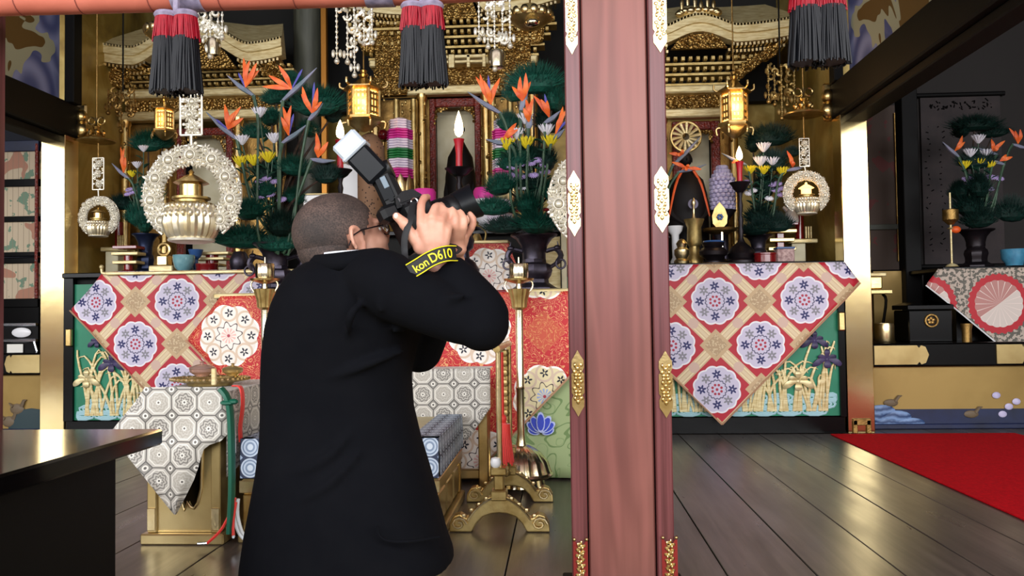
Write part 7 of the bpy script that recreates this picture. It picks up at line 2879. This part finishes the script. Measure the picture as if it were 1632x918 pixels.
# soft folds: ridges laid over the back and the sleeve
for pts, r_ in (([(652, 556), (600, 575), (540, 596), (500, 604)], .013), ([(560, 690), (520, 730), (460, 757), (415, 756)], .017), ([(575, 720), (520, 775), (450, 810), (405, 820)], .015), ([(590, 470), (560, 500), (555, 540)], .012), ([(640, 452), (612, 470), (606, 500)], .014), ([(700, 520), (650, 520), (620, 530)], .012), ([(470, 470), (500, 480), (560, 478)], .01), ([(745, 470), (720, 475), (700, 492)], .012)):
    q = []
    for x, y in pts:
        i = max(k for k in range(len(rows)) if rows[k][0] <= y)
        i = min(i, len(rows) - 2)
        f = (y - rows[i][0]) / (rows[i + 1][0] - rows[i][0])
        l, r, b, d = [lerp(rows[i][k], rows[i + 1][k], f) for k in (1, 2, 3, 4)]
        u = min(.97, abs((x - (l + r) / 2) / ((r - l) / 2)))
        yy = d - b * (1 - u ** 2.5) ** .4 if x < 662 and y > 500 or y > 500 else -.175
        if y < 500 and x < 600:
            yy = d - b * (1 - u ** 2.5) ** .4
        q.append(Q(x, y, yy + .004))
    jk.tube(bez(q, 10), [r_ * sin(pi * (k + .6) / 11.2) for k in range(11)], 8)
jacket = fuse('jacket', jk, .007, SUIT, man, 5, 'black suit jacket')
# collar, pocket flap, hem seams
cl2 = MB()
cpts = [Q(640, 423, -.02), Q(610, 406, -.075), Q(572, 409, -.115), Q(530, 414, -.1), Q(497, 417, -.02), Q(487, 419, .08), Q(520, 414, .17), Q(590, 420, .18)]
cc_ = bez(cpts, 28)
cl2.surf(lambda u, v: (lambda p: p + V((-.004 * v, -.012 * sin(pi * v), lerp(.016, -.03, v))))(cc_[int(round(u * 28))]), 28, 4)
o = obj('collar', cl2, SUIT, man, sharp=None)
sd = o.modifiers.new('thickness', 'SOLIDIFY')
sd.thickness = .006
sc2 = MB()
sp = bez([Q(575, 406, -.085), Q(535, 408, -.065), Q(502, 412, .0), Q(496, 413, .08), Q(530, 408, .15)], 20)
sc2.surf(lambda u, v: sp[int(round(u * 20))] + V((0, 0, lerp(.012, -.018, v))), 20, 2)
o = obj('shirt_collar', sc2, SHIRT, man, sharp=None)
o.modifiers.new('thickness', 'SOLIDIFY').thickness = .004
# pocket flap on the right hip
fl2 = MB()
for yy, f_ in ((0, 0), ):
    pts = [Q(602, 838, -.125), Q(604, 852, -.127), Q(618, 862, -.127), Q(655, 863, -.118), Q(700, 856, -.062), Q(699, 846, -.062)]
fl2.tube(bez(pts[:5], 14), .0035, 6)
obj('pocket_edge', fl2, SUIT, man)
bt = MB()
for k in range(3):
    bt.ball(Q(744 + k * 5, 434 + k * 8, -.058), .006, 8, 6)
obj('cuff_button', bt, IRON, man, kind='stuff')
ex = bez([Q(722, 412, -.045), Q(717, 418, -.09), Q(703, 430, -.115), Q(693, 442, -.1)], 10)
# ---- trousers and shoes
tr2 = MB()
for h_, k_, a_ in zip(HIP, KNE, ANK):
    tr2.tube([h_ + V((0, 0, .1)), h_, lerp(h_, k_, .5), k_, lerp(k_, a_, .4), a_ + V((0, 0, -.01))], [.1, .105, .095, .085, .08, .075], 18)
tr2.ball(lerp(HIP[0], HIP[1], .5) + V((0, 0, .03)), (.13, .15, .12), 18, 12)
fuse('trousers', tr2, .012, TROUSER, man, 4)
for a_ in ANK:
    sh = MB()
    sh.ball((a_.x + .06, a_.y, -.378), (.14, .05, .04), 16, 8)
    sh.ball((a_.x, a_.y, -.355), (.06, .045, .06), 14, 8)
    sh.box((a_.x + .055, a_.y, -.411), (.26, .09, .016), bev=.006)
    fuse('shoe', sh, .008, SHOE, man, 3)

# ================================================================== CAMERA, FLASH AND STRAP
Av = V((.735, .55, .36)).normalized()
Wv = Av.cross(V((0, 0, 1))).normalized()        # toward the photographer's right hand
Tv = Wv.cross(Av).normalized()
# the whole camera is rolled a little about the lens
ro = Matrix.Rotation(radians(-14), 3, Av)
Wv, Tv = ro @ Wv, ro @ Tv
Cc = Q(655, 352, .035)
CM = Matrix(((Av.x, Wv.x, Tv.x, Cc.x), (Av.y, Wv.y, Tv.y, Cc.y), (Av.z, Wv.z, Tv.z, Cc.z), (0, 0, 0, 1)))
cmr = thing('camera_with_flash', 'black camera with long hooded lens and tall flash, held up by the man', 'camera', Cc)
kb = MB()
kb.box((0, -.005, -.018), (.055, .138, .112), M=CM, bev=.012)
kb.box((.022, .05, -.01), (.05, .036, .1), M=CM, bev=.014)
kb.box((.0, 0, .042), (.062, .06, .03), M=CM, bev=.012)
kb.lathe([(.036, 0), (.036, .018)], 24, (0, 0, 0), CM @ T3((.024, -.01, -.008)) @ RY(pi / 2))
obj('camera_body', kb, RUBBER, cmr)
pr_ = MB()
pr_.prism([(-.034, .04), (-.026, .064), (.0, .074), (.03, .07), (.046, .05), (.046, .036), (-.034, .036)], .056, CM @ T3((0, -.028, 0)))
obj('prism_housing', pr_, RUBBER, cmr, smooth=False)
obj('eyecup', MB().box((-.05, 0, .036), (.05, .05, .042), M=CM, bev=.01), RUBBER, cmr)
obj('rear_screen', MB().box((-.0265, -.015, -.012), (.004, .07, .05), M=CM, bev=.0015), RUBBER2, cmr)
dl = MB()
dl.lathe([(.017, 0), (.017, .012), (.015, .015)], 18, (0, 0, 0), CM @ T3((0, -.05, .038)))
obj('mode_dial', dl, RUBBER2, cmr)
obj('shutter_button', MB().lathe([(.01, 0), (.01, .006), (.006, .008)], 14, (0, 0, 0), CM @ T3((.026, .05, .03))), CHROME, cmr)
obj('strap_lug', MB().torus((0, 0, 0), .008, .002, 12, 5, CM @ T3((-.005, .072, .03)) @ RX(pi / 2)), CHROME, cmr)
LA = CM @ T3((.04, -.01, -.008)) @ RY(pi / 2)
obj('lens_barrel', MB().lathe([(.033, 0), (.035, .004), (.035, .03), (.0375, .034), (.0375, .066), (.0355, .068), (.0355, .074), (.038, .078), (.038, .098), (.036, .102)], 36, (0, 0, 0), LA), RUBBER, cmr)
zr_ = MB()
for k in range(40):
    a = 2 * pi * k / 40
    zr_.box((.0376 * cos(a), .0376 * sin(a), .05), (.003, .003, .03), rz=a, M=LA)
obj('zoom_ring_grip', zr_, RUBBER, cmr, kind='stuff')
obj('gold_ring', MB().torus((0, 0, .076), .0365, .0012, 36, 5, LA), GOLD_OLD, cmr) if False else None
# petal hood
hd_ = MB()
nh = 48


def hoodr(k, inner_):
    a = 2 * pi * k / nh
    ln = .142 + .026 * (.5 + .5 * cos(2 * a)) ** 1.5
    return a, ln


for (r0_, r1_) in ((.0385, .0475), (.0365, .0455)):
    o_ = len(hd_.v)
    for k in range(nh):
        a, ln = hoodr(k, 0)
        hd_.v.append(LA @ V((r0_ * cos(a), r0_ * sin(a), .096)))
        rr_ = lerp(r0_, r1_, (ln - .096) / .07)
        hd_.v.append(LA @ V((rr_ * cos(a), rr_ * sin(a), ln)))
for k in range(nh):
    k2 = (k + 1) % nh
    a0, a1, b0, b1 = 2 * k, 2 * k + 1, 2 * k2, 2 * k2 + 1
    n2 = 2 * nh
    hd_.f += [(a0, b0, b1, a1), (n2 + a0, n2 + a1, n2 + b1, n2 + b0), (a1, b1, n2 + b1, n2 + a1), (a0, n2 + a0, n2 + b0, b0)]
    hd_.mi += [0] * 4
obj('lens_hood', hd_, RUBBER2, cmr)
obj('front_glass', MB().lathe([(.0, .1005), (.02, .1), (.031, .096), (.031, .094), (0, .094)], 28, (0, 0, 0), LA), GLASSB, cmr)

# flash: foot, body, tilting head, frosted diffuser
f0, f1 = Q(634, 333, .03), Q(607, 276, .02)
ax_ = (f1 - f0).normalized()
sd_ = ax_.cross(V((0, 1, 0))).normalized()
nd_ = sd_.cross(ax_).normalized()


def frame(o, x, y, z):
    return Matrix(((x.x, y.x, z.x, o.x), (x.y, y.y, z.y, o.y), (x.z, y.z, z.z, o.z), (0, 0, 0, 1)))


FM = frame(f0, sd_, nd_, ax_)
Lf = (f1 - f0).length
obj('flash_foot', MB().box((0, 0, .004), (.034, .034, .014), M=FM, bev=.003), CHROME, cmr)
obj('flash_body', MB().box((0, 0, Lf * .53), (.056, .05, Lf * .94), M=FM, bev=.01), RUBBER, cmr)
obj('flash_panel', MB().box((.004, -.0262, Lf * .58), (.03, .003, Lf * .58), M=FM, bev=.001), RUBBER2, cmr)
obj('flash_screen', MB().box((-.002, -.0278, Lf * .72), (.014, .002, Lf * .3), M=FM, bev=.0008), mat('grey_display', '#6f7d88', .25), cmr)
for k, z in enumerate((.16, .28)):
    obj('flash_knob', MB().lathe([(.007, 0), (.007, .004)], 14, (0, 0, 0), FM @ T3((-.012 + .012 * k, -.025, Lf * z)) @ RX(pi / 2)), CHROME if k == 0 else RUBBER2, cmr)
obj('flash_hinge', MB().lathe([(.026, -.03), (.026, .03)], 20, (0, 0, 0), FM @ T3((0, 0, Lf * 1.0)) @ RY(pi / 2)), RUBBER, cmr)
h0, h1 = Q(607, 284, .015), Q(569, 244, .01)
hx = (h1 - h0).normalized()
hs = hx.cross(V((0, 1, 0))).normalized()
hn = hs.cross(hx).normalized()
HF = frame(h0, hs, hn, hx)
Lh = (h1 - h0).length
obj('flash_head', MB().box((0, 0, Lh * .5), (.066, .058, Lh), M=HF, bev=.008), RUBBER2, cmr)
dfm = MB()
dfm.box((0, 0, Lh + .022), (.074, .062, .05), M=HF, bev=.006)
obj('diffuser', dfm, DIFFUSER, cmr, label='frosted white diffuser cap')
obj('diffuser_rim', MB().box((0, 0, Lh + .002), (.078, .066, .012), M=HF, bev=.004), DIFFUSER, cmr)

# strap: printed band round the wrist, plain webbing back to the camera
wp = [Q(653, 433, -.165), Q(668, 424, -.158), Q(684, 414, -.15), (Q(700, 407, -.14)), Q(714, 404, -.128), Q(727, 404, -.1)]
wpath = bez(wp, 40)
hwid_ = .0195


def band(u, v, off=0.0):
    f = u * 40
    k = min(int(f), 39)
    p = lerp(wpath[k], wpath[k + 1], f - k)
    t_ = (wpath[k + 1] - wpath[k]).normalized()
    up_ = V((0, -1, 0)).cross(t_).normalized()
    if up_.z < 0:
        up_ = -up_
    nrm = t_.cross(up_).normalized()
    if nrm.y > 0:
        nrm = -nrm
    return p + up_ * (v * hwid_) + nrm * off


sb = MB()
sb.surf(lambda u, v: band(u, v * 2 - 1), 40, 6)
so = obj('printed_strap', sb, STRAPB, cmr, sharp=None, label='black strap with yellow lettering')
so.modifiers.new('thickness', 'SOLIDIFY').thickness = .003
for v_ in (-.9, .9):
    obj('yellow_piping', MB().tube([band(k / 40, v_, .0022) for k in range(41)], .0013, 5), STRAPY, so)


def lettering(text, size, u0, u1, v0, v1, parent):
    cu = bpy.data.curves.new('lettering', 'FONT')
    cu.body = text
    cu.size = 1.0
    cu.extrude = 0
    cu.offset = .012
    to = bpy.data.objects.new('lettering_src', cu)
    COL.objects.link(to)
    dg = bpy.context.evaluated_depsgraph_get()
    me = bpy.data.meshes.new_from_object(to.evaluated_get(dg))
    bpy.data.objects.remove(to)
    me.name = 'lettering'
    xs = [v.co.x for v in me.vertices]
    ys = [v.co.y for v in me.vertices]
    x0_, x1_, y0_, y1_ = min(xs), max(xs), min(ys), max(ys)
    bm = bmesh.new()
    bm.from_mesh(me)
    bmesh.ops.triangulate(bm, faces=bm.faces[:])
    bmesh.ops.subdivide_edges(bm, edges=[e for e in bm.edges if e.calc_length() > .25], cuts=2)
    for v in bm.verts:
        u = lerp(u0, u1, (v.co.x - x0_) / (x1_ - x0_))
        w = lerp(v0, v1, (v.co.y - y0_) / (y1_ - y0_))
        v.co = band(u, w, .0028)
    bm.to_mesh(me)
    bm.free()
    me.materials.clear()
    me.materials.append(STRAPY)
    obj('lettering', me, None, parent, label='yellow strap lettering')


lettering('kon', 1, .10, .36, -.55, .45, so)
lettering('D610', 1, .41, .87, -.55, .62, so)
ws = MB()
pth = bez([CM @ V((-.01, .074, .028)), Q(653, 352, -.09), Q(645, 378, -.098), Q(645, 405, -.1), Q(648, 425, -.14), Q(654, 432, -.163)], 24)
ws.tube(pth, .0085, 8, flat=.25, up=(0, 1, 0))
obj('strap_webbing', ws, STRAPB, cmr)
ws2 = MB()
ws2.tube(bez([Q(727, 404, -.1), Q(733, 398, -.06), Q(726, 392, -.03), Q(700, 380, .0), CM @ V((-.01, -.07, .0))], 16), .006, 8, flat=.3, up=(0, 0, 1))
obj('strap_webbing', ws2, STRAPB, cmr)
obj('eyepiece_strap_pad', MB().box(Q(640, 398, .0), (.02, .03, .05), bev=.006), STRAPB, cmr) if False else None
